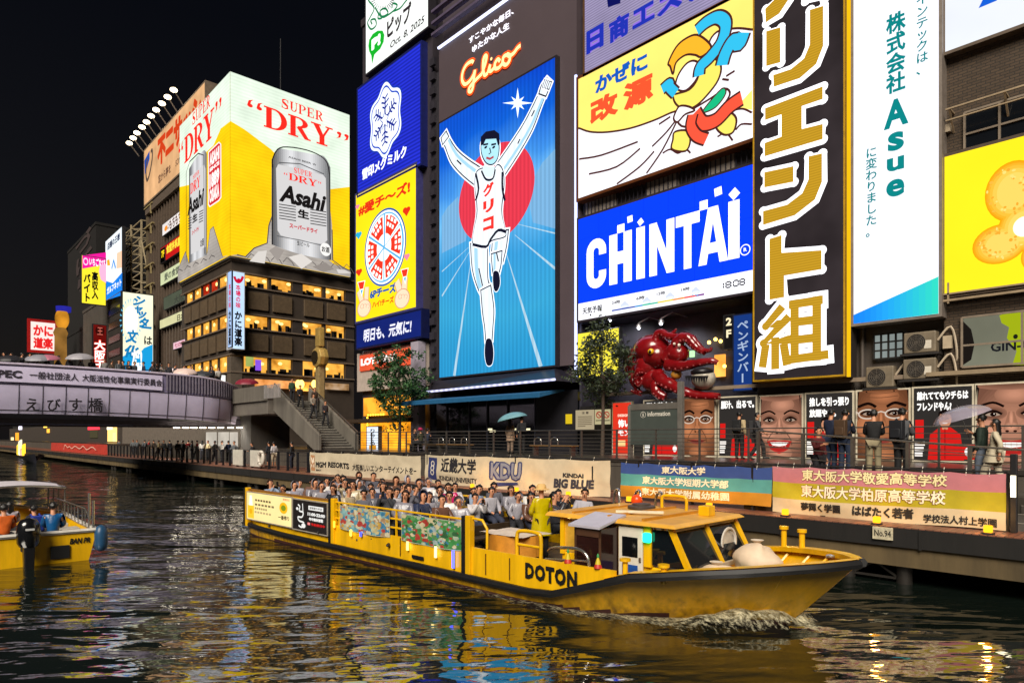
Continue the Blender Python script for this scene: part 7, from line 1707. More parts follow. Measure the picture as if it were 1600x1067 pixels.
# blue lettered sign
bd = Board('blue_sign', 'royal blue lit sign with big white capitals above a weather forecast strip', 'sign', 'Y', YF-.1, (904, 343.5, 501, 1177), E('#0a3cf0', 1.0, mott=.03), thick=.5, frame='#38303a', fw=.1, eps=.0015)
bd.z(*Z7)
zs_ = bd.cv((80, 783))[1]; bd.rect(E('#f2f2f8', 1.05), bd.u0, bd.z0, bd.u1, zs_)
for k in range(1, 7): u_ = bd.u0+(bd.u1-bd.u0)*k/7; bd.stroke(T_('#0836d8', 1), [(u_, zs_), (u_, bd.z1)], .035, raw=True)
for k in range(1, 4): z_ = zs_+(bd.z1-zs_)*k/4; bd.stroke(T_('#0838de', 1), [(bd.u0, z_), (bd.u1, z_)], .03, raw=True)
def lu(x): return bd.cv((x, 500))[0]
zb_ = bd.cv((125, 712))[1]; zt_ = bd.cv((125, 458))[1]; H_ = zt_-zb_
def L(pts): bd.poly(T_('#fbfbff', 1.15), [(p[0], zb_+p[1]*H_) for p in pts], 'lettering', raw=True)
def Rg(a, b, c, d): L([(a, b), (c, b), (c, d), (a, d)])
cx0, cx1 = lu(124), lu(226); th = (cx1-cx0)*.36; cc = (cx0+cx1)/2; rr = (cx1-cx0)/2
oval = lambda a0, a1, z, ro, n=10: [(cc+ro*math.cos(R(a0+(a1-a0)*i/n)), z+ro/H_*math.sin(R(a0+(a1-a0)*i/n))) for i in range(n+1)]
ri = rr-th
L(oval(0, 180, 1-rr/H_, rr)+oval(180, 0, 1-rr/H_, ri)); L(oval(180, 360, rr/H_, rr)+oval(360, 180, rr/H_, ri)); Rg(cx0, rr/H_, cx0+th, 1-rr/H_); Rg(cx1-th, .66, cx1, 1-rr/H_); Rg(cx1-th, rr/H_, cx1, .34)
h0, h1 = lu(243), lu(360); st_ = (h1-h0)*.36; Rg(h0, 0, h0+st_, .98); Rg(h1-st_, 0, h1, .98); Rg(h0+st_, .38, h1-st_, .62); Rg(h0+st_, .98, lu(322), 1.14); 
i0, i1 = lu(384), lu(428); Rg(i0, 0, i1, .98)
n0, n1 = lu(452), lu(582); st_ = (n1-n0)*.31; Rg(n0, 0, n0+st_, .98); Rg(n1-st_, 0, n1, .98); L([(n0+st_*.95, .98), (n0+st_*1.0, .55), (n1-st_*.95, 0), (n1-st_, .42)])
t0, t1 = lu(590), lu(714); m_ = (t0+t1)/2; st_ = (t1-t0)*.32; Rg(m_-st_/2, 0, m_+st_/2, .80); Rg(t0, .78, t1, .98); Rg(t1, .97, lu(756), 1.13)
a0, a1 = lu(708), lu(862); m_ = (a0+a1)/2; w_ = (a1-a0)
L([(a0, 0), (a0+w_*.28, 0), (m_+.0, .72), (m_-w_*.0, .98), (m_-w_*.17, .98)]); L([(a1, 0), (a1-w_*.28, 0), (m_, .72), (m_, .98), (m_+w_*.17, .98)]); L([(m_-w_*.26, .18), (m_+w_*.26, .18), (m_+w_*.2, .36), (m_-w_*.2, .36)])
j0, j1 = lu(864), lu(922); Rg(j0, 0, j1, .98)
for (x_, y_, s_, an) in ((352, 343, 21, 4), (407, 358, 19, 35), (811, 200, 24, 6), (895, 212, 26, 38)):
    u_, z_ = bd.cv((x_, y_)); s2 = s_/3.333*.0255*1.05; bd.poly(T_('#fbfbff', 1.15), [(u_+s2*math.cos(R(an+45+90*k))*1.2, z_+s2*math.sin(R(an+45+90*k))*1.2) for k in range(4)], 'lettering', raw=True)
u_, z_ = bd.cv((952, 503)); bd.stroke(T_('#fbfbff', 1), [(u_+.2*math.cos(R(15*k)), z_+.2*math.sin(R(15*k))) for k in range(24)], .04, 'lettering', closed=True, raw=True); bd.text(T_('#fbfbff', 1), 'R', (944, 494, 513, 961), .04)
DG = T_('#303038', .6); bd.text(DG, '天気予報', (105, 805, 840, 208), .025)
for s_, x, y in (('24時', 258, 770), ('6時', 385, 748), ('12時', 492, 724), ('18時', 620, 702)): bd.text(DG, s_, (x, y, y+18, x+44), .03)
for (x, y) in ((325, 790), (440, 768), (562, 744), (696, 716)):
    for dx, dy, r_ in ((-12, 4, 10), (0, -4, 13), (13, 3, 10)): bd.ell(T_('#c4ccdc', 1), (x+dx, y+dy), (r_, r_*1.15))
    bd.ell(T_('#d8dee8', 1), (x, y+8), (20, 7))
xs_ = [260, 380, 420, 500, 580, 640, 700, 742]
cols = ['#2848a0', '#2888c8', '#30b090', '#d8c020', '#e88020', '#e04030', '#702080']
y_of = lambda x: 820-(x-260)*.178
for k in range(7): bd.stroke(T_(cols[k], 1), [(xs_[k], y_of(xs_[k])), (xs_[k+1], y_of(xs_[k+1]))], .07)
for x in (684, 697, 708): bd.stroke(T_('#50a8e0', 1), [(x, 735), (x-3, 742)], .05)
# seven segment clock
SEG = {'1': 'bc', '8': 'abcdefg', '0': 'abcdef'}
for ch, x in (('1', 818), ('8', 856), ('0', 896), ('8', 930)):
    xa_, xb_ = bd.cv((x, 690))[0], bd.cv((x+24, 690))[0]; zT, zB = bd.cv((838, 676))[1], bd.cv((838, 705))[1]; zm = (zT+zB)/2
    S_ = dict(a=((xa_, zT), (xb_, zT)), b=((xb_, zT), (xb_, zm)), c=((xb_, zm), (xb_, zB)), d=((xa_, zB), (xb_, zB)), e=((xa_, zm), (xa_, zB)), f=((xa_, zT), (xa_, zm)), g=((xa_, zm), (xb_, zm)))
    for s_ in SEG[ch]:
        p, q2 = Vector(S_[s_][0]), Vector(S_[s_][1]); d = (q2-p)*.1; bd.stroke(DG, [p+d, q2-d], .055, 'clock_digit', raw=True)
for dy in (.3, .7): bd.ell(DG, (887, 668+dy*32), (2.2, 2.2), 'clock_digit')
bd.done()
# --- restaurant front with the red beast
rb = T('octopus_restaurant', 'dark restaurant front recessed under the blue sign, walls and soffit lamps', 'restaurant', (PX(1040, YF), YF, Z_UP))
zr0, zr1 = 4.9, bd.z0-.15; XR0, XR1 = PX(902, YF)+.08, PX(1178, YF)
b = MB(); b.box(XR0, YF+1.6, zr0-.2, XR1, YF+1.75, zr1); b.box(XR0, YF+.1, zr1+.001, XR1, YF+1.6, zr1+.08); b.box(XR0-.02, YF+.1, Z_UP, XR0+.1, YF+1.6, zr1); b.build('wall', M('#3c3a46', .55, var=.5, scale=.9, name='night_blue_wall'), rb)
b = MB(); b.box(XR0+.1, YF+.0, Z_UP, XR1, YF+.3, zr0-.1); b.build('base_wall', M('#1c1a1c', .6), rb)
for k, (x, y) in enumerate(((1000, 512), (1035, 505), (955, 500))):
    q = onY(x, y, YF+.3); b = MB(); b.tube([(q.x+.5, YF+1.5, q.z+.35), (q.x+.5, YF+.3, q.z+.4), (q.x, YF+.2, q.z+.2)], .025, 6); b.lathe((q.x, YF+.2, q.z-.02), [(.13, 0), (.10, .12), (.04, .2)], 12); o = b.build('arm_lamp', M('#c0c0c8', .3, .6), rb, smooth=True)
    b = MB(); b.sph((q.x, YF+.2, q.z-.03), .07, 8, 6); b.build('bulb', E('#f0f4ff', 5, lit=False), o)
    l_ = bpy.data.lights.new('arm_glow', 'SPOT'); l_.energy = 130; l_.color = (.95, .93, 1); l_.spot_size = R(130); l_.spot_blend = .8; l_.shadow_soft_size = .1
    lo = bpy.data.objects.new('arm_glow', l_); COL.objects.link(lo); lo.parent = o; lo.location = Vector((q.x, YF-.1, q.z-.05))-OFF[o.name]; lo.rotation_euler = (R(30), 0, 0)
q0, q1 = onY(1118, 555, YF+1.5), onY(1134, 588, YF+1.5); b = MB(); b.box(q0.x, YF+1.4, q1.z, q1.x, YF+1.5, q0.z); b.build('lit_doorway', warm('#ffb050', 1.3, 2), rb)
b = MB()
for (x, y) in ((1118, 530), (1126, 533), (1108, 535), (1132, 572)): q = onY(x, y, YF+1.3); b.sph(q, .08, 8, 6)
b.build('pendant_lamp', E('#ffd060', 4, lit=False), rb)
q = onY(1082, 553, YF+1.4); b = MB(); b.box(q.x-.12, YF+1.35, q.z-.14, q.x+.12, YF+1.4, q.z+.14); b.build('exit_light', E('#a8e8a0', 1.3, lit=False), rb)
bd = Board('yellow_menu_sign', 'bright yellow lit board mostly hidden behind the round tree crown', 'sign', 'Y', YF+.1, (903, 522, 590, 967), E('#e8d840', 1.1, mott=.3), thick=.15, fw=.06); bd.text(T_('#403818', .6), 'K', (903, 612, 626, 908), .05); bd.done()
bd = Board('floor_number_sign', 'narrow black sign reading 2F beside the blue bar sign', 'sign', 'Y', YF-.0, (1132, 494, 545, 1146), M('#0e0d10', .4), thick=.2, fw=.04); bd.text(T_('#e8d8b0', 1), '2F', (1134.5, 497, 528, 1143.5), .04, vertical=True, space=1.15); bd.done()
bd = Board('bar_sign', 'tall blue vertical bar sign with pale katakana between the restaurant and the gold lettered sign', 'sign', 'Y', YF-.25, (1147, 494, 610, 1175), E('#1c3f8a', .7, mott=.3), thick=.25, frame='#16244a', fw=.05); bd.text(T_('#a8bcd8', .8), 'ペンギンバー', (1152, 503, 598, 1170), .02, vertical=True); bd.done()
# the red octopus-like beast
q = onY(1030, 575, YF-.55)
t = T('octopus_sculpture', 'huge glossy red octopus monster sculpture with yellow eye bursting from the restaurant front', 'sculpture', q-Vector((0, 0, 1)))
RED = M('#7c0c12', .25, var=.35, scale=2.5, bump=.25, coat=.5, name='red_gloss'); kx = onY(1031, 575, YF-.55).x-q.x
def op(X, Y_, d=0): x = 860+X/3.5575; y = 480+Y_/3.5575; p = onY(x, y, YF-.55); return Vector((p.x, YF-.55+d, p.z))
s1 = (op(1000, 300)-op(900, 300)).length/100
b = MB(); b.sph(op(540, 235, .3), (105*s1, .75, 85*s1), 24, 16); b.sph(op(585, 270, .1), (80*s1, .6, 70*s1), 24, 16); b.sph(op(530, 330, .2), (85*s1, .6, 80*s1), 20, 14); b.sph(op(560, 400, .2), (75*s1, .55, 70*s1), 20, 14); b.sph(op(700, 260, .1), (60*s1, .4, 55*s1), 18, 12)
b.v = [tuple(Vector(v)+Vector((1, 1, 1))*.05*mnoise.noise(Vector(v)*3)) for v in b.v]; b.build('body', RED, t, smooth=True)
def tent(pts, r0, r1, n=8):
    P = catmull([op(*p) for p in pts], 5); N = len(P); b = MB(); rr = [(r0+(r1-r0)*i/(N-1))*s1*(1+.06*math.sin(i*1.7)) for i in range(N)]
    b.tube(P, rr, 12); o = b.build('tentacle', RED, t, smooth=True); m = MB()
    for i in range(2, N-1, 2): p = P[i]; m.sph(p+Vector((0, -rr[i]*.75, -rr[i]*.55)), (rr[i]*.26,)*3, 8, 6)
    m.build('sucker', M('#8e2c30', .35, var=.2), o, smooth=True)
tent([(600, 250), (585, 180), (610, 140), (660, 160), (720, 165), (780, 165), (815, 200), (850, 235), (885, 240), (895, 222)], 26, 8)
tent([(640, 290), (690, 230), (720, 180), (760, 170), (790, 200), (820, 230), (860, 250)], 40, 16)
tent([(660, 320, -.1), (740, 330, -.2), (820, 315, -.2), (900, 300, -.1), (930, 310)], 34, 12); tent([(600, 380), (640, 410, -.2), (700, 440, -.2), (760, 470, -.2), (830, 490, -.1), (940, 495)], 42, 18)
tent([(560, 360), (530, 350, -.2), (505, 370, -.25), (495, 410, -.2), (510, 430, -.2), (530, 415, -.25), (525, 390, -.3)], 30, 10); tent([(470, 300), (450, 350), (455, 400), (480, 450), (500, 480), (450, 465)], 28, 9); tent([(620, 400), (600, 440, -.2), (615, 480, -.2), (650, 500, -.1)], 36, 26); tent([(470, 250), (440, 290), (430, 350), (450, 380)], 30, 12); tent([(660, 160), (690, 135), (700, 118)], 14, 4)
b = MB(); b.sph(op(597, 252, -.5), (18*s1, .12, 17*s1), 16, 10); e_ = b.build('eye', M('#e8b010', .1, var=0, coat=.5), t, smooth=True); b = MB(); b.sph(op(600, 254, -.6), (7*s1, .06, 10*s1), 10, 8); b.build('pupil', M('#0a0808', .1, var=0), e_, smooth=True)
b = MB(); b.sph(op(738, 215, -.3), (8*s1, .08, 10*s1), 10, 8); b.sph(op(712, 208, -.3), (6*s1, .08, 8*s1), 10, 8); b.build('eye', M('#e0d0c0', .1, var=0), t, smooth=True)
b = MB(); b.sph(op(700, 375, .0), (28*s1, .25, 26*s1), 14, 10); b.build('tooth_gum', M('#c88a30', .4, var=.4, scale=8), t, smooth=True)
t2 = T('moon_ball', 'pale mottled ball with black jagged teeth held in front of the red octopus', 'sculpture', op(850, 450))
b = MB(); b.sph(op(850, 395, .0), (62*s1, .5, 58*s1), 22, 16); b.build('ball', M('#b8b0a0', .5, var=.5, scale=4, bump=.4), t2, smooth=True)
b = MB(); 
for k in range(9): x = 795+14*k; b.add([op(x-9, 385, -.5), op(x+9, 385, -.5), op(x, 420+8*(k % 2), -.53)], [(0, 1, 2)])
b.sph(op(850, 362, -.1), (58*s1, .45, 26*s1), 18, 8); b.build('tooth_row', M('#141214', .4, var=.2), t2, smooth=True)
# --- gold lettered black sign
bd = Board('gold_sign', 'tall black sign with huge gold white edged katakana stacked to its foot', 'sign', 'Y', YF-.9, (1179, -200, 594, 1318), E('#3c3436', .7, mott=.6), thick=.9, frame='#c89a18', fw=.06, eps=.003)  # the letters' halo on the black is put into the panel's grey glow
bd.slab(E('#e8b010', 1.0), bd.u1+.10, bd.z0-.09, bd.u1+.19, bd.z1, -.12, .0, 'edge_strip'); bd.slab(M('#2a2422', .6), bd.u1+.065, bd.z0-.09, bd.u1+.098, bd.z1, -.9, -.02, 'side_panel'); bd.z(*Z8)
GO, WO = E('#d0a028', .78, ('Z', .09, .25)), E('#fdfbff', 1.35)
def kana(polys):
    for mt, ex in ((WO, .17), (GO, 0)):
        for p in polys:
            q_ = [Vector(bd.cv(v)) for v in p]
            bd.poly(mt, [tuple(v) for v in q_], 'lettering', raw=True)
            if ex:
                bd.stroke(mt, [tuple(v) for v in q_], ex*2, 'lettering', closed=True, raw=True)
                for v in q_: bd.poly(mt, [(v.x+ex*math.cos(R(30*k)), v.y+ex*math.sin(R(30*k))) for k in range(12)], 'lettering', raw=True)
kana([[(95, -55), (200, -90), (205, -30), (190, 0), (150, 60), (97, 95), (95, 40), (140, -5)], [(255, -200), (320, -220), (330, 0), (255, 8)], [(100, -150), (330, -210), (330, -150), (100, -90)]])
kana([[(102, 132), (158, 116), (158, 255), (102, 270)], [(275, 48), (328, 32), (328, 190), (300, 262), (235, 318), (132, 352), (130, 305), (200, 282), (252, 240), (275, 185)]])
kana([[(100, 438), (328, 352), (328, 402), (245, 430), (245, 520), (328, 500), (328, 560), (98, 628), (98, 575), (165, 550), (165, 462), (100, 485)]])
kana([[(100, 692), (215, 668), (215, 730), (100, 752)], [(275, 630), (328, 618), (328, 730), (300, 800), (220, 862), (95, 900), (95, 845), (190, 820), (250, 775), (275, 720)]])
kana([[(122, 955), (170, 940), (170, 1010), (328, 1000), (328, 1075), (180, 1100), (180, 1185), (122, 1195)]])
bd.z(*Z1); KU = [[(192, 255), (128, 330), (178, 322)], [(222, 300), (118, 408), (228, 392)], [(172, 400), (172, 508)], [(126, 432), (116, 500)], [(214, 428), (224, 490)], [(262, 228), (262, 478)], [(364, 212), (364, 468)], [(255, 230), (372, 212)], [(262, 312), (364, 300)], [(262, 394), (364, 382)], [(236, 484), (398, 462)]]
for mt_, w_ in ((WO, .62), (GO, .30)):
    for p_ in KU:
        q_ = [Vector(bd.cv(v)) for v in p_]; d0 = (q_[0]-q_[1]).normalized()*w_*.5; d1 = (q_[-1]-q_[-2]).normalized()*w_*.5; bd.stroke(mt_, [tuple(q_[0]+d0)]+[tuple(v) for v in q_]+[tuple(q_[-1]+d1)], w_, 'lettering', raw=True)
        for v in q_[1:-1]: bd.poly(mt_, [(v.x+w_*.5*math.cos(R(30*k)), v.y+w_*.5*math.sin(R(30*k))) for k in range(12)], 'lettering', raw=True)
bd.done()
sb2 = building('grey_sign_building', 'plain grey building behind the gold lettered sign and the white vertical sign', PX(1178, YF)+.02, PX(1474, YF), YF+.3, 40, Z_UP, 24, M('#4c443e', .7, var=.3, scale=.7, streak=True))
b = MB()
for x in (1330, 1345): q = PX(x, YF); b.cyl((q, YF+.15, 4.5), (q, YF+.15, 10), .06, n=8)
b.build('drain_pipe', M('#5a524c', .6), sb2)
bd = Board('white_vertical_sign', 'tall white lit sign with green vertical lettering and a blue green corner', 'sign', 'Y', YF-.5, (1334, -120, 506, 1467), E('#eeeef8', 1.0, mott=.04), thick=.55, frame='#8a8078', fw=.09, eps=.0015)
bd.z(*Z8); TG_ = T_('#0c7f80', .9)
bd.text(TG_, '株式会社', (570, 68, 382, 650), .035, vertical=True)
for s_, x0, yT, yB, x1 in (('A', 562, 410, 520, 660), ('s', 578, 535, 608, 642), ('u', 574, 635, 688, 643), ('e', 572, 722, 790, 644)): bd.text(TG_, s_, (x0, yT, yB, x1), .04, res=8)
bd.text(TG_, 'インテックは、', (690, -10, 305, 738), .02, vertical=True); bd.text(TG_, 'に変わりました。', (490, 595, 945, 536), .02, vertical=True)
bd.z(*Z1)
n_ = 14
for k in range(n_):
    u0_, u1_ = k/n_, (k+1)/n_; c0 = Vector((.01, .20, .85)); c1 = Vector((.03, .62, .42)); c = c0.lerp(c1, u0_**1.3)
    hx_ = '#%02x%02x%02x' % tuple(int(255*(max(0, min(1, 1.055*v**(1/2.4)-.055)))) for v in c)
    A0 = bd.u0+(bd.u1-bd.u0)*u0_; A1 = bd.u0+(bd.u1-bd.u0)*u1_; zl, zr_ = bd.cv((520, 273))[1], bd.cv((905, 97))[1]
    bd.poly(T_(hx_, 1.0), [(A0, bd.z0), (A1, bd.z0), (A1, zl+(zr_-zl)*u1_), (A0, zl+(zr_-zl)*u0_)], raw=True)
bd.done()
# --- brick building
br = T('brick_building', 'dark brick building with railed windows above the posters', 'building', (PX(1540, YF), YF, Z_UP))
BRK = BRICK('#403224', '#4e3e2e', '#2a231c')
b = MB(); b.box(PX(1474, YF)+.02, YF, Z_UP, 14, 40, 24); b.build('wall', BRK, br)
def win(x0, yT, yB, x1, mat, bars):
    q0 = onY(x0, yT, YF); q1 = onY(x1, yB, YF); z1_, z0_ = q0.z, PZ(x0, yB, YF)
    b = MB(); b.box(q0.x, YF-.04, z0_, q1.x+3, YF-.01, z1_); o = b.build('window', mat, br)
    b = MB()
    for k in range(bars+1): x = q0.x+(q1.x+3-q0.x)*k/bars; b.box(x-.03, YF-.1, z0_, x+.03, YF-.045, z1_)
    for z in (z0_, (z0_+z1_)/2-.1, z1_): b.box(q0.x, YF-.095, z-.03, q1.x+3, YF-.05, z+.03)
    b.build('frame', M('#8a7c6c', .5), o); return q0, q1, z0_, z1_, o
q0, q1, z0_, z1_, o = win(1508, 178, 236, 1600, GLASS('#14171c', .12), 5)
b = MB(); b.bar((q0.x-.4, YF-.5, z1_+.1), (q1.x+3, YF-.5, z1_+.1), .05); b.bar((q0.x-.4, YF-.5, z1_-.25), (q1.x+3, YF-.5, z1_-.25), .04)
for k in range(4): x = q0.x-.3+1.4*k; b.bar((x, YF-.5, z1_+.1), (x, YF, z1_-.5), .05); b.bar((x, YF-.5, z1_+.1), (x, YF, z1_+.1), .05)
b.build('flower_rail', M('#a89478', .5, .3), br)
q0, q1, z0_, z1_, o = win(1504, 497, 574, 1600, E('#9a9a84', .55, mott=.4), 3)
a = Art(br, (0, YF-.05, 0), (1, 0, 0), (0, 0, 1), (0, -1, 0)); a.proj = lambda x, y: (lambda p: (p.x, p.z))(onY(x, y, YF-.045)); a.z(*Z1); a.base = .002
a.poly(T_('#a8b818', .7), [(1190, 275), (1230, 262), (1310, 260), (1420, 300), (1420, 500), (1250, 505), (1270, 440), (1225, 380), (1235, 330), (1200, 310)], 'window_art'); a.ell(T_('#26281c', .5), (1265, 373), (11, 11), 'window_art'); a.text(T_('#22242a', .5), 'GIN-GA', (1150, 400, 445, 1400), .03, 'window_art'); a.poly(T_('#2a2420', .4), [(1020, 300), (1060, 340), (1075, 410), (1060, 480), (1022, 505)], 'window_art'); a.done()
b = MB(); b.bar((q0.x-.6, YF-.35, z1_+.55), (q1.x+3, YF-.35, z1_+.55), .07); b.bar((q0.x-.6, YF-.35, z1_+.75), (q1.x+3, YF-.35, z1_+.75), .05)
b.bar((q0.x-.3, YF-.35, z1_+.45), (q0.x-.3, YF-.35, z1_+1.1), .05); b.box(q0.x-.9, YF-.4, z0_-.25, q1.x+3, YF-.02, z0_-.12); b.build('sill_rail', M('#a89478', .5, .3), br)
b = MB(); p = onY(1480, 203, YF); b.box(p.x-.12, YF-.15, p.z-.12, p.x+.12, YF-.003, p.z+.12); p = onY(1482, 535, YF); b.box(p.x-.12, YF-.15, p.z-.2, p.x+.12, YF-.003, p.z+.2); b.build('junction_box', M('#b8a890', .5), br)
bd = Board('white_corner_sign', 'white lit sign with a blue corner mark above the railed brick window', 'sign', 'Y', YF-.3, (1477, -40, 82, 1700), E('#dfe3ea', .95, mott=.08), thick=.28, frame='#6a5c50', fw=.1); bd.z(*Z8); bd.poly(T_('#1458c8', .95), [(938, 35), (965, -20), (1040, -40), (1010, 5)]); bd.done()
bd = Board('cookie_sign', 'bright yellow lit sign with a big flower shaped orange cookie', 'sign', 'Y', YF-.3, (1476, 246, 461, 1720), E('#f8dc20', 1.0, mott=.05), thick=.28, frame='#5a4c40', fw=.1, eps=.0015)
bd.z(*Z8)
for (mt, k_) in ((T_('#e8920c', 1), 1.0), (T_('#ec9a18', 1), .96), (T_('#f0a426', 1), .91), (T_('#f3ae36', 1), .84), (T_('#f6ba4a', 1), .74), (T_('#f8c45c', 1), .6)):
    for (x, y, r1, r2) in ((1075, 760, 118, 120), (1020, 970, 112, 78), (1220, 1010, 120, 80), (1230, 800, 110, 110), (1120, 900, 110, 100)):
        bd.ell(mt, (x+(1120-x)*(1-k_)*.3, y), (r1*k_, r2*k_))
for k in range(90):
    an = random.uniform(0, 6.28); rr_ = random.uniform(.35, 1)**.5; c_ = random.choice(((1060, 770, 95, 95), (1020, 970, 90, 58))); bd.ell(T_(random.choice(['#e09a2c', '#f8cc70', '#e8a83c'])), (c_[0]+c_[2]*rr_*math.cos(an), c_[1]+c_[3]*rr_*math.sin(an)), (random.uniform(3, 9), random.uniform(3, 7)), n=8)
bd.ell(T_('#fff4d0', 1.2), (1125, 905), (46, 40)); bd.done()
# air conditioners and the barred window under the white vertical sign
t = T('barred_window', 'small barred window with bright panes left of the air conditioners', 'window', (PX(1388, YF), YF+.28, 7))
q0, q1 = onY(1367, 524, YF+.25), onY(1413, 558, YF+.25)
b = MB(); b.box(q0.x, YF+.2, q1.z, q1.x, YF+.28, q0.z); b.build('pane', E('#9aa4a0', .55, mott=.7), t); b = MB()
for k in range(5): x = q0.x+(q1.x-q0.x)*k/4; b.box(x-.025, YF+.12, q1.z, x+.025, YF+.195, q0.z)
for k in range(4): z = q1.z+(q0.z-q1.z)*k/3; b.box(q0.x, YF+.125, z-.025, q1.x, YF+.19, z+.025)
b.build('bar', M('#1a1818', .6), t)
for k, (x0, yT, yB, x1, lab) in enumerate(((1412, 521, 553, 1462, 'upper beige air conditioner outdoor unit under the white vertical sign'), (1411, 562, 593, 1462, 'lower beige air conditioner outdoor unit with a white label'), (1353, 574, 606, 1396, 'left beige air conditioner outdoor unit standing behind the posters'))):
    Yq = YF-.35; q0, q1 = onY(x0, yT, Yq), onY(x1, yB, Yq); z0_ = PZ(x0, yB, Yq)
    t = T('air_conditioner', lab, 'air conditioner', ((q0.x+q1.x)/2, Yq, z0_), 'outdoor air conditioners')
    b = MB(); b.box(q0.x, Yq, z0_, q1.x, Yq+.4, q0.z); b.build('case', M('#7c705e', .5, var=.25, scale=4), t, bevel=.03)
    cx_, cz_ = q0.x+(q1.x-q0.x)*.4, (z0_+q0.z)/2; rr_ = (q0.z-z0_)*.4
    b = MB(); b.lathe((cx_, Yq-.012, cz_), [(rr_, -.004), (rr_, .006)], 24, 'y'); b.build('fan_opening', M('#26221f', .6), t)
    b = MB()
    for j in range(5): b.tube([(cx_+rr_*(.2+.2*j)*math.cos(R(20*i)), Yq-.025, cz_+rr_*(.2+.2*j)*math.sin(R(20*i))) for i in range(18)], .006, 4, True)
    for i in range(8): b.bar((cx_, Yq-.025, cz_), (cx_+rr_*math.cos(R(45*i)), Yq-.025, cz_+rr_*math.sin(R(45*i))), .008)
    b.build('fan_guard', M('#6a6258', .5), t)
    if k < 2: b = MB(); b.box(q1.x-.32, Yq-.01, z0_+.12, q1.x-.12, Yq-.002, z0_+.38); b.build('label', M('#d8d0c0', .6), t)
    b = MB(); b.box(q0.x-.1, Yq-.05, z0_-.08, q1.x+.1, Yq+.45, z0_-.01); b.bar((q0.x, Yq, z0_-.08), (q0.x, YF+.2, z0_-.5), .04); b.bar((q1.x, Yq, z0_-.08), (q1.x, YF+.2, z0_-.5), .04); b.build('bracket', M('#2a2624', .6), t)
    b = MB(); b.tube(catmull([Vector((q1.x, Yq+.2, q0.z-.3)), Vector((q1.x+.35, Yq+.25, q0.z+.1)), Vector((q1.x+.5, Yq+.3, z0_)), Vector((q1.x+.4, YF+.2, z0_-.8))], 4), .035, 6); b.build('pipe', M('#c0b09a', .6), t, smooth=True)
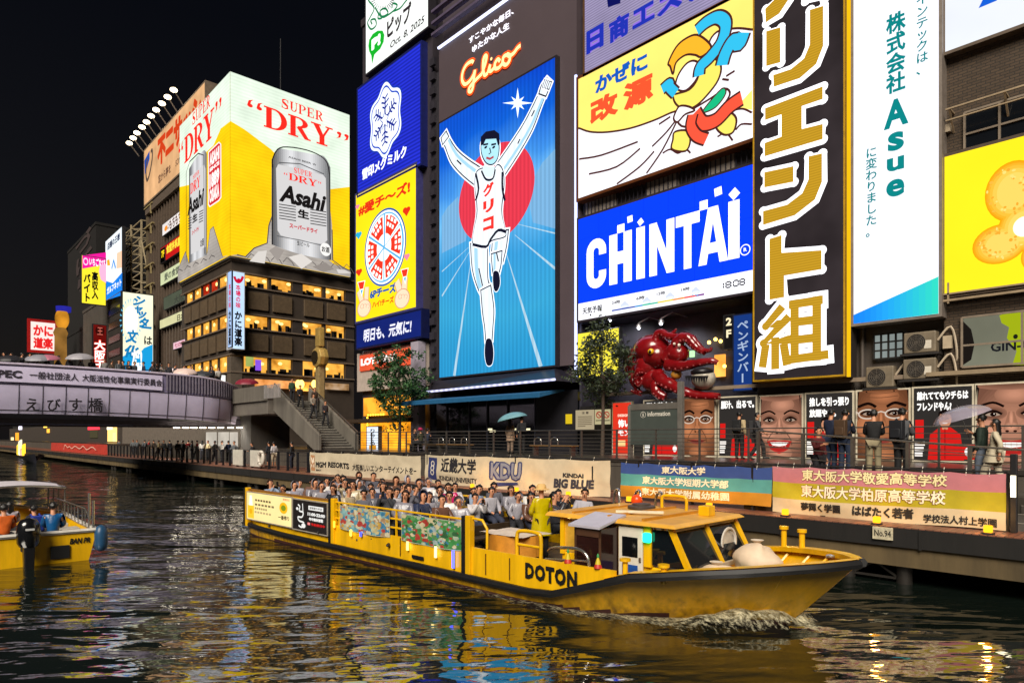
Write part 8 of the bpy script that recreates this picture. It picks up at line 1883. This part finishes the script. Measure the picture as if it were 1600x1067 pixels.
# --- poster row
def poster(label, x0, yT, yB, x1, bgc, fn, s=.8):
    bd = Board('poster', label, 'poster', 'Y', 24.25, (x0, yT, yB, x1), E(bgc, s, mott=.15), thick=.08, frame='#e6dcc4', fw=.055, group=None, eps=.001)
    bd.size = (bd.u1-bd.u0, bd.z1-bd.z0); bd.O = Vector((bd.u0, 24.25, bd.z0)); bd.mode = 'n'; fn(bd); bd.done()
def facefn(sk, dk, glasses=False, man=False, laugh=False, zc_=.46, low=.0, zo=1.32):
    def fn(a0):
        class Z:                       # closer crop, kept inside the sheet
            size = a0.size
            def t(z, p): return (min(1, max(0, .5+(p[0]-.5)*zo)), min(1, max(0, .5+(p[1]-zc_)*zo*.92)))
            def poly(z, m, pts): a0.poly(m, [z.t(p) for p in pts])
            def ell(z, m, c, r, n=20): z.poly(m, [(c[0]+r[0]*math.cos(6.2832*i/n), c[1]+r[1]*math.sin(6.2832*i/n)) for i in range(n)])
            def stroke(z, m, pts, w, closed=False, smooth=0): a0.stroke(m, [z.t(p) for p in pts], w*zo, closed=closed, smooth=smooth)
        a = Z()
        def tone(k): 
            c0 = lin(sk); c1 = lin(dk); c = [c0[i]*(1-k)+c1[i]*k for i in range(3)]
            return T_('#%02x%02x%02x' % tuple(int(255*max(0, min(1, 1.055*v**(1/2.4)-.055))) for v in c), .62)
        def soft(c, r, k0, k1, n=12):
            for i in range(n): f = i/(n-1); a.ell(tone(k0+(k1-k0)*f), c, (r[0]*(1-.75*f), r[1]*(1-.75*f)), n=24)
        o = -low
        a.poly(tone(.75), [(0, 0), (.08, .0), (.92, 0), (1, 0), (1, .3), (.97, .7), (.85, .9), (.5, .985), (.15, .9), (.03, .7), (0, .3)])
        soft((.5, .45+o), (.46, .52), .75, .30); soft((.53, .78+o), (.22, .10), .50, .12); soft((.5, .93+o), (.5, .10), .55, .9); soft((.27, .42+o), (.17, .13), .3, -.05); soft((.73, .42+o), (.17, .13), .35, .02)
        soft((.5, .1), (.22, .09), .45, .1)
        D = T_('#1c0e0a', .5); 
        for sx in (-1, 1):
            soft((.5+sx*.2, .585+o), (.155, .075), .55, .95)
            a.ell(T_('#a8907e', .8), (.5+sx*.2, .573+o), (.082, .019)); a.ell(T_('#1c0e0a', .4), (.5+sx*.195, .574+o), (.034, .021)); a.ell(T_('#e8dcd0', 1), (.5+sx*.185, .58+o), (.006, .006))
            a.stroke(D, [(.5+sx*.1, .575+o), (.5+sx*.2, .612+o), (.5+sx*.31, .572+o)], .022*a.size[0]*1.3, smooth=4); a.stroke(D, [(.5+sx*.08, .655+o), (.5+sx*.2, .70+o), (.5+sx*.36, .66+o)], (.045 if man else .03)*a.size[0], smooth=4)
        a.poly(tone(.5), [(.47, .6+o), (.53, .6+o), (.585, .42+o), (.53, .385+o), (.47, .385+o), (.415, .42+o)]); soft((.5, .44+o), (.075, .055), .4, -.15); soft((.5, .52+o), (.022, .09), .3, -.05)
        for sx in (-1, 1): a.ell(tone(1.0), (.5+sx*.042, .395+o), (.02, .012)); a.stroke(tone(.85), [(.5+sx*.10, .43+o), (.5+sx*.2, .33+o), (.5+sx*.23, .24+o)], .015*a.size[0], smooth=4)
        if laugh:
            a.poly(T_('#a82420', .85), [(.27, .29+o), (.4, .305+o), (.5, .295+o), (.6, .305+o), (.73, .29+o), (.66, .18+o), (.5, .13+o), (.34, .18+o)]); a.poly(T_('#f4ece4', .95), [(.33, .276+o), (.5, .28+o), (.67, .276+o), (.62, .236+o), (.5, .222+o), (.38, .236+o)])
            a.poly(T_('#c84038', .9), [(.36, .17+o), (.5, .15+o), (.64, .17+o), (.5, .12+o)])
            for k in range(5): a.stroke(T_('#c8b8b0', .8), [(.38+.06*k, .28+o), (.38+.06*k, .215+o)], .006*a.size[0])
        else:
            a.poly(T_('#8a3a30', .8), [(.3, .27+o), (.42, .285+o), (.5, .275+o), (.58, .285+o), (.7, .27+o), (.6, .225+o), (.5, .215+o), (.4, .225+o)]); a.stroke(D, [(.29, .272+o), (.5, .255+o), (.71, .272+o)], .014*a.size[0], smooth=4)
        if man:
            for k in range(3): a.stroke(tone(.7), [(.25, .78+.05*k+o), (.5, .765+.05*k+o), (.75, .78+.05*k+o)], .012*a.size[0], smooth=4)
        if glasses:
            G = T_('#c8b8a8', .9)
            for sx in (-1, 1): a.stroke(G, [(.5+sx*.20+.135*math.cos(R(20*i)), .57+o+.055*math.sin(R(20*i))) for i in range(18)], .022*a.size[0], closed=True)
            a.stroke(G, [(.44, .585+o), (.5, .6+o), (.56, .585+o)], .02*a.size[0]); a.stroke(G, [(.165, .58+o), (.02, .6+o)], .02*a.size[0]); a.stroke(G, [(.835, .58+o), (.98, .6+o)], .02*a.size[0])
        else:
            a.poly(T_('#120c0c', .4), [(0, .55), (0, 1), (1, 1), (1, .55), (.955, .72), (.86, .88), (.7, .955), (.5, .972), (.3, .955), (.14, .88), (.045, .72)]) if not man else None
    return fn
def scene(lines, figure):
    def fn(a):
        for (s_, box_) in lines: a.text(T_('#f8f4ee', 1), s_, box_, .05)
        if figure:
            x, h = figure; SKN = T_('#c88a68', .8); RDD = T_('#c81c18', .9)
            a.poly(RDD, [(x-.3, 0), (x-.26, h*.52), (x-.1, h*.66), (x+.1, h*.66), (x+.26, h*.52), (x+.32, 0)]); a.ell(SKN, (x, h*.83), (.11, h*.17)); a.poly(SKN, [(x-.05, h*.62), (x+.05, h*.62), (x+.05, h*.74), (x-.05, h*.74)])
            a.poly(T_('#1a1210', .5), [(x-.12, h*.84), (x-.11, h*.97), (x, h*1.03), (x+.11, h*.97), (x+.12, h*.84), (x+.08, h*.93), (x-.08, h*.93)])
            for sx in (-1, 1): a.ell(T_('#1a1210', .5), (x+sx*.042, h*.84), (.016, .008))
            a.poly(T_('#f0e0d8', .9), [(x-.05, h*.76), (x+.05, h*.76), (x+.03, h*.735), (x-.03, h*.735)]); a.stroke(T_('#6a1010', .8), [(x, h*.64), (x, .02)], .02)
            a.poly(RDD, [(.03, .3), (.18, .3), (.18, .56), (.03, .56)])
            for k in range(3): a.poly(T_('#f4ece4', .95), [(.02, .20-.075*k), (.2-.02*k, .20-.075*k), (.2-.02*k, .255-.075*k), (.02, .255-.075*k)])
            a.poly(RDD, [(x+.28, .02), (x+.5, .02), (x+.5, .22), (x+.28, .22)]); a.ell(T_('#f4ece4', .95), (x+.39, .12), (.06, .06))
    return fn
poster('plain red poster with white characters at the left end of the poster row', 958, 630, 709, 986, '#d83420', lambda a: (a.text(T_('#f8ece4', 1), '怖い', (.3, .68, .52, .95), .05), a.text(T_('#f8ece4', 1), 'モン', (.3, .48, .36, .95), .05), a.text(T_('#f8dcc4', 1), 'DESIGN', (.28, .78, .73, .9), .03), a.poly(T_('#f0c080', 1), [(.3, .15), (.7, .15), (.7, .27), (.3, .27)])), .9)
poster('poster mostly hidden behind the grey information board', 1007, 627, 710, 1058, '#3a3633', scene([('脳内革命や', (.06, .97, .88, .94))], (.55, .5)), .6)
poster('poster of a grinning man with glasses right of the information board', 1068, 624, 711, 1117, '#2a1a12', facefn('#d88a5c', '#1c0a05', True, True))
poster('black poster with one line of white characters behind two backpackers', 1124, 622, 712, 1181, '#3a3633', scene([('脳汁、出るで。', (.05, .95, .81, .96))], (.62, .55)), .6)
poster('poster of a laughing woman left of the two line poster with the red jacket', 1189, 620, 713, 1253, '#1a1412', facefn('#e8a484', '#30120a', laugh=True, low=.03))
poster('black poster with two lines of white characters and a figure in red', 1260, 616, 714, 1332, '#3a3633', scene([('推しを引っ張り', (.07, .94, .80, .93)), ('放題やで。', (.07, .76, .63, .66))], (.45, .62)), .6)
poster('poster of a frowning older man with glasses behind the two men at the rail', 1340, 612, 716, 1420, '#2a1a12', facefn('#d88a5c', '#1c0a05', True, True, low=-.02))
poster('black two line poster with a red robed figure, behind the clear umbrella', 1428, 607, 718, 1519, '#3a3633', scene([('離れててもウチらは', (.06, .95, .83, .94)), ('フレンドやん?', (.06, .80, .68, .66))], (.55, .68)), .6)
poster('largest poster of a laughing woman behind the couple with the clear umbrella', 1527, 602, 721, 1640, '#1a1412', facefn('#e8a484', '#30120a', laugh=True, low=.02))
poster('black poster right of the largest laughing woman, last of the row', 1650, 597, 724, 1790, '#3a3633', scene([('推しを引っ張り', (.07, .94, .80, .93))], (.5, .6)), .6)
t = T('poster_ledge', 'thin pale fascia running above the whole poster row', 'fascia', (PX(1300, YF), 24.3, 5))
b = MB(); z_ = PZ(1260, 606, 24.25)+.12; b.box(PX(950, 24.3), 24.2, z_+.0, 12, 24.45, z_+.14); b.build('ledge', M('#8a7a68', .6), t)
# ================================================================ promenade furniture, trees, people
# information board
Yi = 20.9
p0 = onY(985, 660, Yi); p1 = onY(1062, 660, Yi)
t = T('information_board', 'grey green information board between a short and a tall square post', 'information board', ((p0.x+p1.x)/2, Yi, Z_UP))
b = MB(); b.box(p0.x+.05, Yi-.06, PZ(988, 695, Yi), p1.x-.02, Yi+.06, PZ(988, 634, Yi)); b.build('panel', M('#454c48', .45, var=.12, name='board_green'), t, bevel=.01)
b = MB(); b.box(p0.x-.02, Yi-.08, PZ(988, 641, Yi)-.0, p1.x, Yi-.061, PZ(988, 634, Yi)+.06); b.build('header_bar', M('#6e6a64', .45, .3), t)
b = MB(); b.box(p0.x-.06, Yi-.1, Z_UP, p0.x+.06, Yi+.1, PZ(988, 634, Yi)); b.build('post', M('#7a7670', .45, .3), t, bevel=.01)
b = MB(); b.box(p1.x-.04, Yi-.1, Z_UP, p1.x+.14, Yi+.1, PZ(1064, 596, Yi)); b.build('post', M('#7a7670', .45, .3), t, bevel=.01)
a = Art(t, (0, Yi-.061, 0), (1, 0, 0), (0, 0, 1), (0, -1, 0), base=.004); a.proj = lambda x, y: (lambda p: (p.x, p.z))(onY(x, y, Yi-.061)); a.z(*ZA)
LT = M('#d8d4c8', .5, var=0); a.text(LT, 'information', (540, 580, 606, 666), .02); a.ell(LT, (516, 597), (15, 17)); a.ell(M('#454c48', .45, var=.12, name='board_green'), (516, 597), (13, 15)); a.text(LT, 'i', (513, 588, 606, 519), .04); a.done()
# notices beside the trees
Yn = 24.1
t = T('notice_board', 'cream notice sheet in small print on the dark wall left of the round tree trunk', 'notice', (PX(914, Yn), Yn, PZ(914, 671, Yn)))
b = MB(); b.box(PX(900, Yn), Yn-.03, PZ(900, 671, Yn), PX(928.5, Yn), Yn, PZ(900, 641, Yn)); b.build('sheet', E('#b8a888', .75, mott=.2), t)
a = Art(t, (0, Yn-.03, 0), (1, 0, 0), (0, 0, 1), (0, -1, 0), base=.004); a.proj = lambda x, y: (lambda p: (p.x, p.z))(onY(x, y, Yn-.03)); a.mode = 'px'
a.text(T_('#4a4038', .6), '注 意', (909, 643, 647, 920), .03)
for k in range(6): a.stroke(T_('#6a5c48', .6), [(903, 651+3*k), (925 if k < 5 else 915, 650.6+3*k)], .035)
a.done()
t = T('notice_board', 'pale prohibition notice with two round pictograms behind the round tree trunk', 'notice', (PX(942, Yn), Yn, PZ(942, 663, Yn)))
b = MB(); b.box(PX(930, Yn), Yn-.03, PZ(930, 663, Yn), PX(954, Yn), Yn, PZ(930, 640, Yn)); b.build('sheet', E('#c8bc90', .7, mott=.2), t)
a = Art(t, (0, Yn-.03, 0), (1, 0, 0), (0, 0, 1), (0, -1, 0), base=.004); a.proj = lambda x, y: (lambda p: (p.x, p.z))(onY(x, y, Yn-.03)); a.mode = 'px'
for x in (936, 948): a.stroke(T_('#a83028', .7), [(x+4*math.cos(R(24*k)), 648+4.6*math.sin(R(24*k))) for k in range(15)], .05, closed=True); a.stroke(T_('#a83028', .7), [(x-3, 645), (x+3, 651)], .05); a.stroke(T_('#3a3428', .6), [(x-5, 657), (x+5, 656.6)], .04)
a.done()
# benches with hoop armrests in front of the glass shop
for k, (x0, x1, xs_) in enumerate(((686, 736, (689, 706, 725)), (832, 900, (840, 866)))):
    Yb = 21.2; q0, q1 = onY(x0, 700, Yb), onY(x1, 700, Yb)
    t = T('bench', ['long plank bench with three steel hoop armrests left of the umbrella couple', 'plank bench with two steel hoop armrests right of the umbrella couple'][k], 'bench', ((q0.x+q1.x)/2, Yb, Z_UP), 'benches on the upper promenade')
    b = MB()
    for j in range(3): b.box(q0.x, Yb-.2+.14*j, Z_UP+.40, q1.x, Yb-.08+.14*j, Z_UP+.45)
    b.build('seat', M('#7a5a34', .5, var=.3, scale=6, streak=True), t, bevel=.008)
    for x in xs_:
        q = onY(x, 700, Yb); b = MB(); b.tube([(q.x-.22, Yb, Z_UP+.45), (q.x-.22, Yb, Z_UP+.62)]+[(q.x+.22*math.cos(R(180-20*i)), Yb, Z_UP+.62+.16*math.sin(R(20*i))) for i in range(10)]+[(q.x+.22, Yb, Z_UP+.45)], .025, 8); b.build('armrest', STL, t, smooth=True)
    for x in (q0.x+.2, q1.x-.2): b = MB(); b.box(x-.04, Yb-.15, Z_UP, x+.04, Yb+.15, Z_UP+.4); b.build('leg', STEEL, t)
# white boxes and lifebuoy on the low rail
for k, (x0, x1) in enumerate(((364, 379), (391, 409))):
    q0, q1 = onY(x0, 704, Y_R-.12), onY(x1, 704, Y_R-.12)
    t = T('rail_panel', ['cream upright panel hung on the low rail left of the lifebuoy', 'cream upright panel hung on the low rail beside the lifebuoy'][k], 'panel', (q0.x, Y_R-.12, Z_LOW+.15)); b = MB(); b.box(q0.x, Y_R-.14, Z_LOW+.1, q1.x, Y_R-.08, Z_LOW+1.16); b.build('sheet', M('#c8c4b8', .5, var=.15), t, bevel=.01)
    b = MB(); b.box(q0.x+.04, Y_R-.08, Z_LOW+1.16, q0.x+.08, Y_R+.02, Z_LOW+1.2); b.build('hook', STEELD, t)
q = onY(406, 720, Y_R-.2); t = T('lifebuoy', 'white lifebuoy ring hung on the low rail right of the cream panels', 'lifebuoy', (q.x+.25, Y_R-.2, Z_LOW+.25))
b = MB(); b.tube([(q.x+.25+.36*math.cos(R(15*k)), Y_R-.22, Z_LOW+.66+.42*math.sin(R(15*k))) for k in range(24)], .10, 10, True); b.build('ring', M('#d0c8bc', .5, var=.15), t, smooth=True)
b = MB()
for a_ in (45, 135, 225, 315): b.tube([(q.x+.25+(.36+.115*math.cos(R(s)))*math.cos(R(a_)), Y_R-.22+.115*math.sin(R(s)), Z_LOW+.66+(.42+.115*math.cos(R(s)))*math.sin(R(a_))) for s in range(0, 360, 40)], .02, 5, True)
b.build('strap', M('#8a8478', .6), t)
# trees
LF1 = LEAF('#14301a', '#3f6a34'); LF2 = LEAF('#1a2416', '#4a573c')
q = onY(624, 700, 22.4); tree('rounded dense green street tree in front of the burger shop', (q.x, 22.4, Z_UP), 6, 4.1, (2.3, 1.8, 2.2), 125, 40, .21, LF1, 3, .085, 1.9)
q = onY(941, 705, 22.4); tree('looser airy green street tree left of the red octopus', (q.x, 22.4, Z_UP), 6, 4.0, (1.4, 1.25, 1.75), 80, 40, .18, LF2, 8, .075, 2.2)
# people on the right part of the promenade
def at(x, Y, z=Z_UP): q = onY(x, 700, Y); return Vector((q.x, Y, z))
GP = 'pedestrians on the upper promenade'
back = R(90)
person('backpacker in a cream shirt with a black backpack facing the one line black poster', at(1155, 22.2), back+.1, STANDJ, top='#c0ac84', legs='#16161a', pack='#101114', group=GP)
person('backpacker in a dark grey jacket walking right past the laughing woman poster', at(1183, 21.9), R(30), WALK, top='#3c3c40', legs='#141416', pack='#18181c', group=GP, scale=.96)
def rp_(x, Y): q = onY(x, 700, Y); return Vector((q.x, Y, ramp_z(q.x)))
DOWN = pose(el=(.08,.20,1.13), wr=(.26,.09,1.12), hd=(.035,0,1.595))
person('man in a quilted burgundy jacket standing low behind the pink banner', at(1279, 17.9, 1.855), R(-25), HOLD, top='#5c1418', legs='#1c1a20', group=GP, scale=1.0)
person('person in a navy top facing the two line black poster', rp_(1298, 19.3), back-.3, DOWN, top='#14203c', legs='#20304c', group=GP, scale=1.04)
person('person in a dark navy jacket with a pack beside the navy top', rp_(1320, 19.0), back-.1, DOWN, top='#161c30', legs='#1c2a44', group=GP, scale=1.05, pack='#4a3420')
person('man in a black jacket and light khaki trousers seen from behind at the rail', rp_(1365, 18.7), back+.25, DOWN, top='#101114', legs='#9a8e70', group=GP, scale=1.06)
person('man in a grey jacket with a black backpack beside the khaki trousered man', rp_(1409, 18.6), back-.15, DOWN, top='#55565a', legs='#141518', pack='#12141c', group=GP, scale=1.10)
person('man in a dark green jacket and pale jeans holding the clear umbrella', rp_(1534, 18.75), R(172), pose(elR=(.1,-.22,1.2), wrR=(.24,-.12,1.3)), top='#15281e', legs='#6a7484', group=GP, scale=1.06)
person('woman with shoulder length hair in a cream coat under the clear umbrella', rp_(1556, 18.5), R(178), WALK, top='#cfc3a8', legs='#c8bca4', hair='long', long=.5, group=GP, scale=1.0)
q = rp_(1528, 18.65); umbrella('clear vinyl umbrella with tinted panels held over the couple at the right', (q.x-.2, 18.65, q.z+1.36), .62, CLEARM('#b8b0c4', .5), (R(10), R(-16)), .66)
# couple under the pale umbrella by the glass shop
person('person in a long cream coat under the pale teal umbrella by the glass shop', at(797, 21.4), back+.3, STANDJ, top='#a88c74', legs='#8a7464', hair='long', hairmat=HAIRB, long=.6, group=GP, scale=.95)
person('person in black with a dark backpack under the pale teal umbrella by the glass shop', at(815, 21.4), R(150), HOLD, top='#16161c', legs='#121216', pack='#14141a', group=GP, scale=1.03)
q = at(806, 21.3); umbrella('pale teal umbrella over the couple by the glass shop', (q.x-.1, 21.3, Z_UP+1.25), .72, M('#6a98a4', .5, var=.15), (R(8), R(-10)), .72)
person('seated person in an olive jacket and magenta cap left of the hoop bench', at(657, 21.3), R(200), SIT, top='#3a3c24', legs='#1c1c20', hat=M('#a01048', .7, name='cap_cloth'), group=GP)
person('crouching person in dark clothes beside the magenta cap', at(668, 21.7), R(120), SIT, top='#14203a', legs='#15151a', group=GP)
person('person with dark jacket seated further left of the magenta cap', at(648, 21.8), R(20), SIT, top='#2a2426', legs='#1c1c20', group=GP)
b = MB(); q = at(660, 21.5); t = T('bench', 'low dark bench under the seated people near the tree', 'bench', (q.x, 21.5, Z_UP), 'benches on the upper promenade'); b.box(q.x-1.2, 21.3, Z_UP+.36, q.x+1, 21.9, Z_UP+.43); b.build('seat', M('#4a3a28', .5), t)
for x in (q.x-1, q.x+.8): b = MB(); b.box(x-.05, 21.35, Z_UP, x+.05, 21.85, Z_UP+.36); b.build('leg', STEELD, t)
# people on the stairs
GS = 'people on the stairs'
for k, (x, u, y, top, legs, rz, J, lab) in enumerate(((451, .93, 20.1, '#1f4630', '#1c1c22', 0, STANDJ, 'person in a dark green jacket at the top of the stairs'), (463, .80, 20.3, '#17161a', '#121216', 5, WALK, 'person in black coming down the upper stairs'),
        (475, .56, 20.5, '#8c8478', '#26262a', 10, WALK, 'person in a patterned pale top halfway down the stairs'), (484, .42, 20.9, '#2a2228', '#1a1a20', 0, WALK, 'person in dark clothes below the patterned top on the stairs'), (479, .72, 21.1, '#3a2a1c', '#1a1a20', 0, STANDJ, 'person in a brown coat near the right parapet of the stairs'))):
    X = xs0+(xs1-xs0)*u; z = zs0+math.ceil((u-.0001)*nst)*(zs1-zs0)/nst
    person(lab, (X, y, z), R(rz), J, top=top, legs=legs, group=GS, hands=False)
# people at the low rail and on the walkway below the bridge
GW = 'people on the walkway under the bridge'
wp = [('#c8c4c8', '#b8a890', 428, 18.2, 190), ('#1a1a20', '#14141a', 396, 18.0, 260), ('#15151a', '#1a1e30', 456, 18.4, 220), ('#20242e', '#181820', 420, 18.4, 200)]
labs = ['person in white shirt and pale shorts at the low rail by the lifebuoy', 'person in black leaning on the low rail behind the lifebuoy', 'person in dark clothes and a cap at the low rail beside the stair foot', 'person in dark shorts beside the white shirt at the low rail']
for (c1, c2, x, Y, rz), lab in zip(wp, labs): person(lab, at(x, Y, Z_LOW), R(rz), LEAN if x == 396 else STANDJ, top=c1, legs=c2, group=GW, hands=False, short=.35 if x in (428, 420) else 1.0)
PB1 = person('proto', (0, 0, -60), 0, STANDJ, top='#222222', hands=False); PB2 = person('proto', (0, 0, -60), 0, HOLD, top='#222222', hands=False, hair='long'); PB3 = person('proto', (0, 0, -60), 0, WALK, top='#222222', hands=False)
rnd = random.Random(21); CW = [('#17181c', 'black'), ('#2a2c34', 'charcoal'), ('#8c8a88', 'grey'), ('#c4c0ba', 'white'), ('#a01c20', 'red'), ('#c8b890', 'cream'), ('#1c2744', 'navy'), ('#4a3c30', 'brown'), ('#5a5f64', 'slate')]
row = [(248, 5), (256, 0), (265, 1), (278, 1), (286, 0), (294, 4), (300, 0), (308, 4), (316, 3), (325, 5), (336, 2), (347, 3), (357, 6), (366, 8), (382, 1)]
for k, (x, ci) in enumerate(row):
    Y = 18.0+rnd.uniform(0, 2.2); h, nm = CW[ci]
    dup(rnd.choice((PB1, PB2, PB3)), at(x, Y, Z_LOW), R(rnd.uniform(150, 330)), f'person in {nm} clothes queuing on the walkway under the bridge, {ORD[k]} from the left', GW, {'jacket': h, 'trousers': rnd.choice(['#15161c', '#22242c', '#3a3d48'])})
for k, x in enumerate((208, 214, 226, 233, 240, 186)):
    ci = rnd.randrange(len(CW)); h, nm = CW[ci]
    dup(rnd.choice((PB1, PB3)), at(x, 19+rnd.uniform(0, 2), Z_LOW), R(rnd.uniform(0, 360)), f'distant person in {nm} clothes on the far walkway, {ORD[k]} of those left of the queue', GW, {'jacket': h, 'trousers': '#1a1a20'})
# people crossing the bridge
GB_ = 'people crossing the bridge'
bp_ = [8, 20, 34, 47, 58, 74, 92, 110, 127, 146, 163, 178, 186, 196, 203, 214, 226, 237, 246, 254, 263, 276, 290, 303, 318, 331, 345]
LB_ = []
for k, x in enumerate(bp_):
    q = onX(x, 575, XB-1.6); ci = rnd.choice((0, 0, 1, 1, 6, 7, 2, 8, 3)); h, nm = CW[ci]
    dup(rnd.choice((PB1, PB2, PB3)), (XB-1.4-rnd.uniform(0, .9), q.y, 6.88), R(rnd.choice((0, 90, -90, 20))), f'person in {nm} clothes behind the bridge parapet, {ORD[k]} from the left', GB_, {'jacket': h, 'trousers': '#1a1a20'})
q = onX(331, 575, XB-1.2); 
for k, (x, y, r, c, lab) in enumerate(((16, 557, .75, '#26262c', 'black umbrella at the far left of the bridge'), (62, 556, .85, '#8a8a94', 'grey umbrella above the bridge banner, left of a pink one'), (75, 556, .75, '#b06a80', 'pink umbrella partly behind the grey one on the bridge'), (126, 554, .85, '#9a98a0', 'clear greyish umbrella near the middle of the bridge'), (289, 577, .9, '#d8c0b8', 'pale pink umbrella on the bridge above the dark fins'), (316, 581, .8, '#30343c', 'dark umbrella right of the pale pink one on the bridge'), (386, 593, .9, '#7a1830', 'dark red umbrella at the right end of the bridge'))):
    q = onX(x, y, XB-1.7) if x < 380 else onX(x, y, XB-2.4)
    umbrella(lab, (q.x, q.y, q.z-.62), r, M(c, .5, var=.15), (R(6), R(8)), .7, group='umbrellas on the bridge')
t = onX(280, 575, XB-3)
bd = Board('bridge_stall_sign', 'small white and red lit sign just behind the bridge parapet', 'sign', 'X', XB-8, (262, 575, 588, 292), E('#f0d8d0', 1.1), thick=.2, fw=.05); bd.poly(T_('#d83020', 1), [(272, 576), (284, 577), (284, 587), (272, 587)]); bd.done()
bd = Board('bridge_stall_sign', 'small bright white lit sign at the right end of the bridge', 'sign', 'X', XB-8, (345, 586, 598, 352), E('#f0f0e8', 1.2), thick=.2, fw=.05); bd.done()
for q in (PB1, PB2, PB3): hide_proto(q)
# light strung boat far beyond the bridge
q = onZ(48, 722, 0)
t = T('party_boat', 'small far boat with glowing yellow and pink lights beyond the bridge', 'boat', (q.x, q.y, 0))
b = MB(); b.grid(lambda u, v: (q.x-5+10*u, q.y+(1.4-1.2*(2*u-1)**4)*(2*v-1), -.2+1.1*abs(2*v-1)**.6+.3*(2*u-1)**4), 14, 8); b.build('hull', M('#1a1a26', .5), t, smooth=True)
b = MB(); b.box(q.x-3, q.y-1, .9, q.x+3, q.y+1, 1.2); b.build('deck', M('#3a3020', .6), t)
for k, c in enumerate(('#ffd040', '#fff0c0', '#ff9080', '#ffc030')):
    b = MB(); b.grid(lambda u, v: (q.x-3.2+1.6*k+1.5*u, q.y-1.1+.3*math.sin(u*4), 1.1+(1.2+.6*math.sin(k*2.1))*v+.2*math.sin(u*6)), 6, 4); b.build('light_panel', E(c, 1.5, mott=.5, lit=False), t)
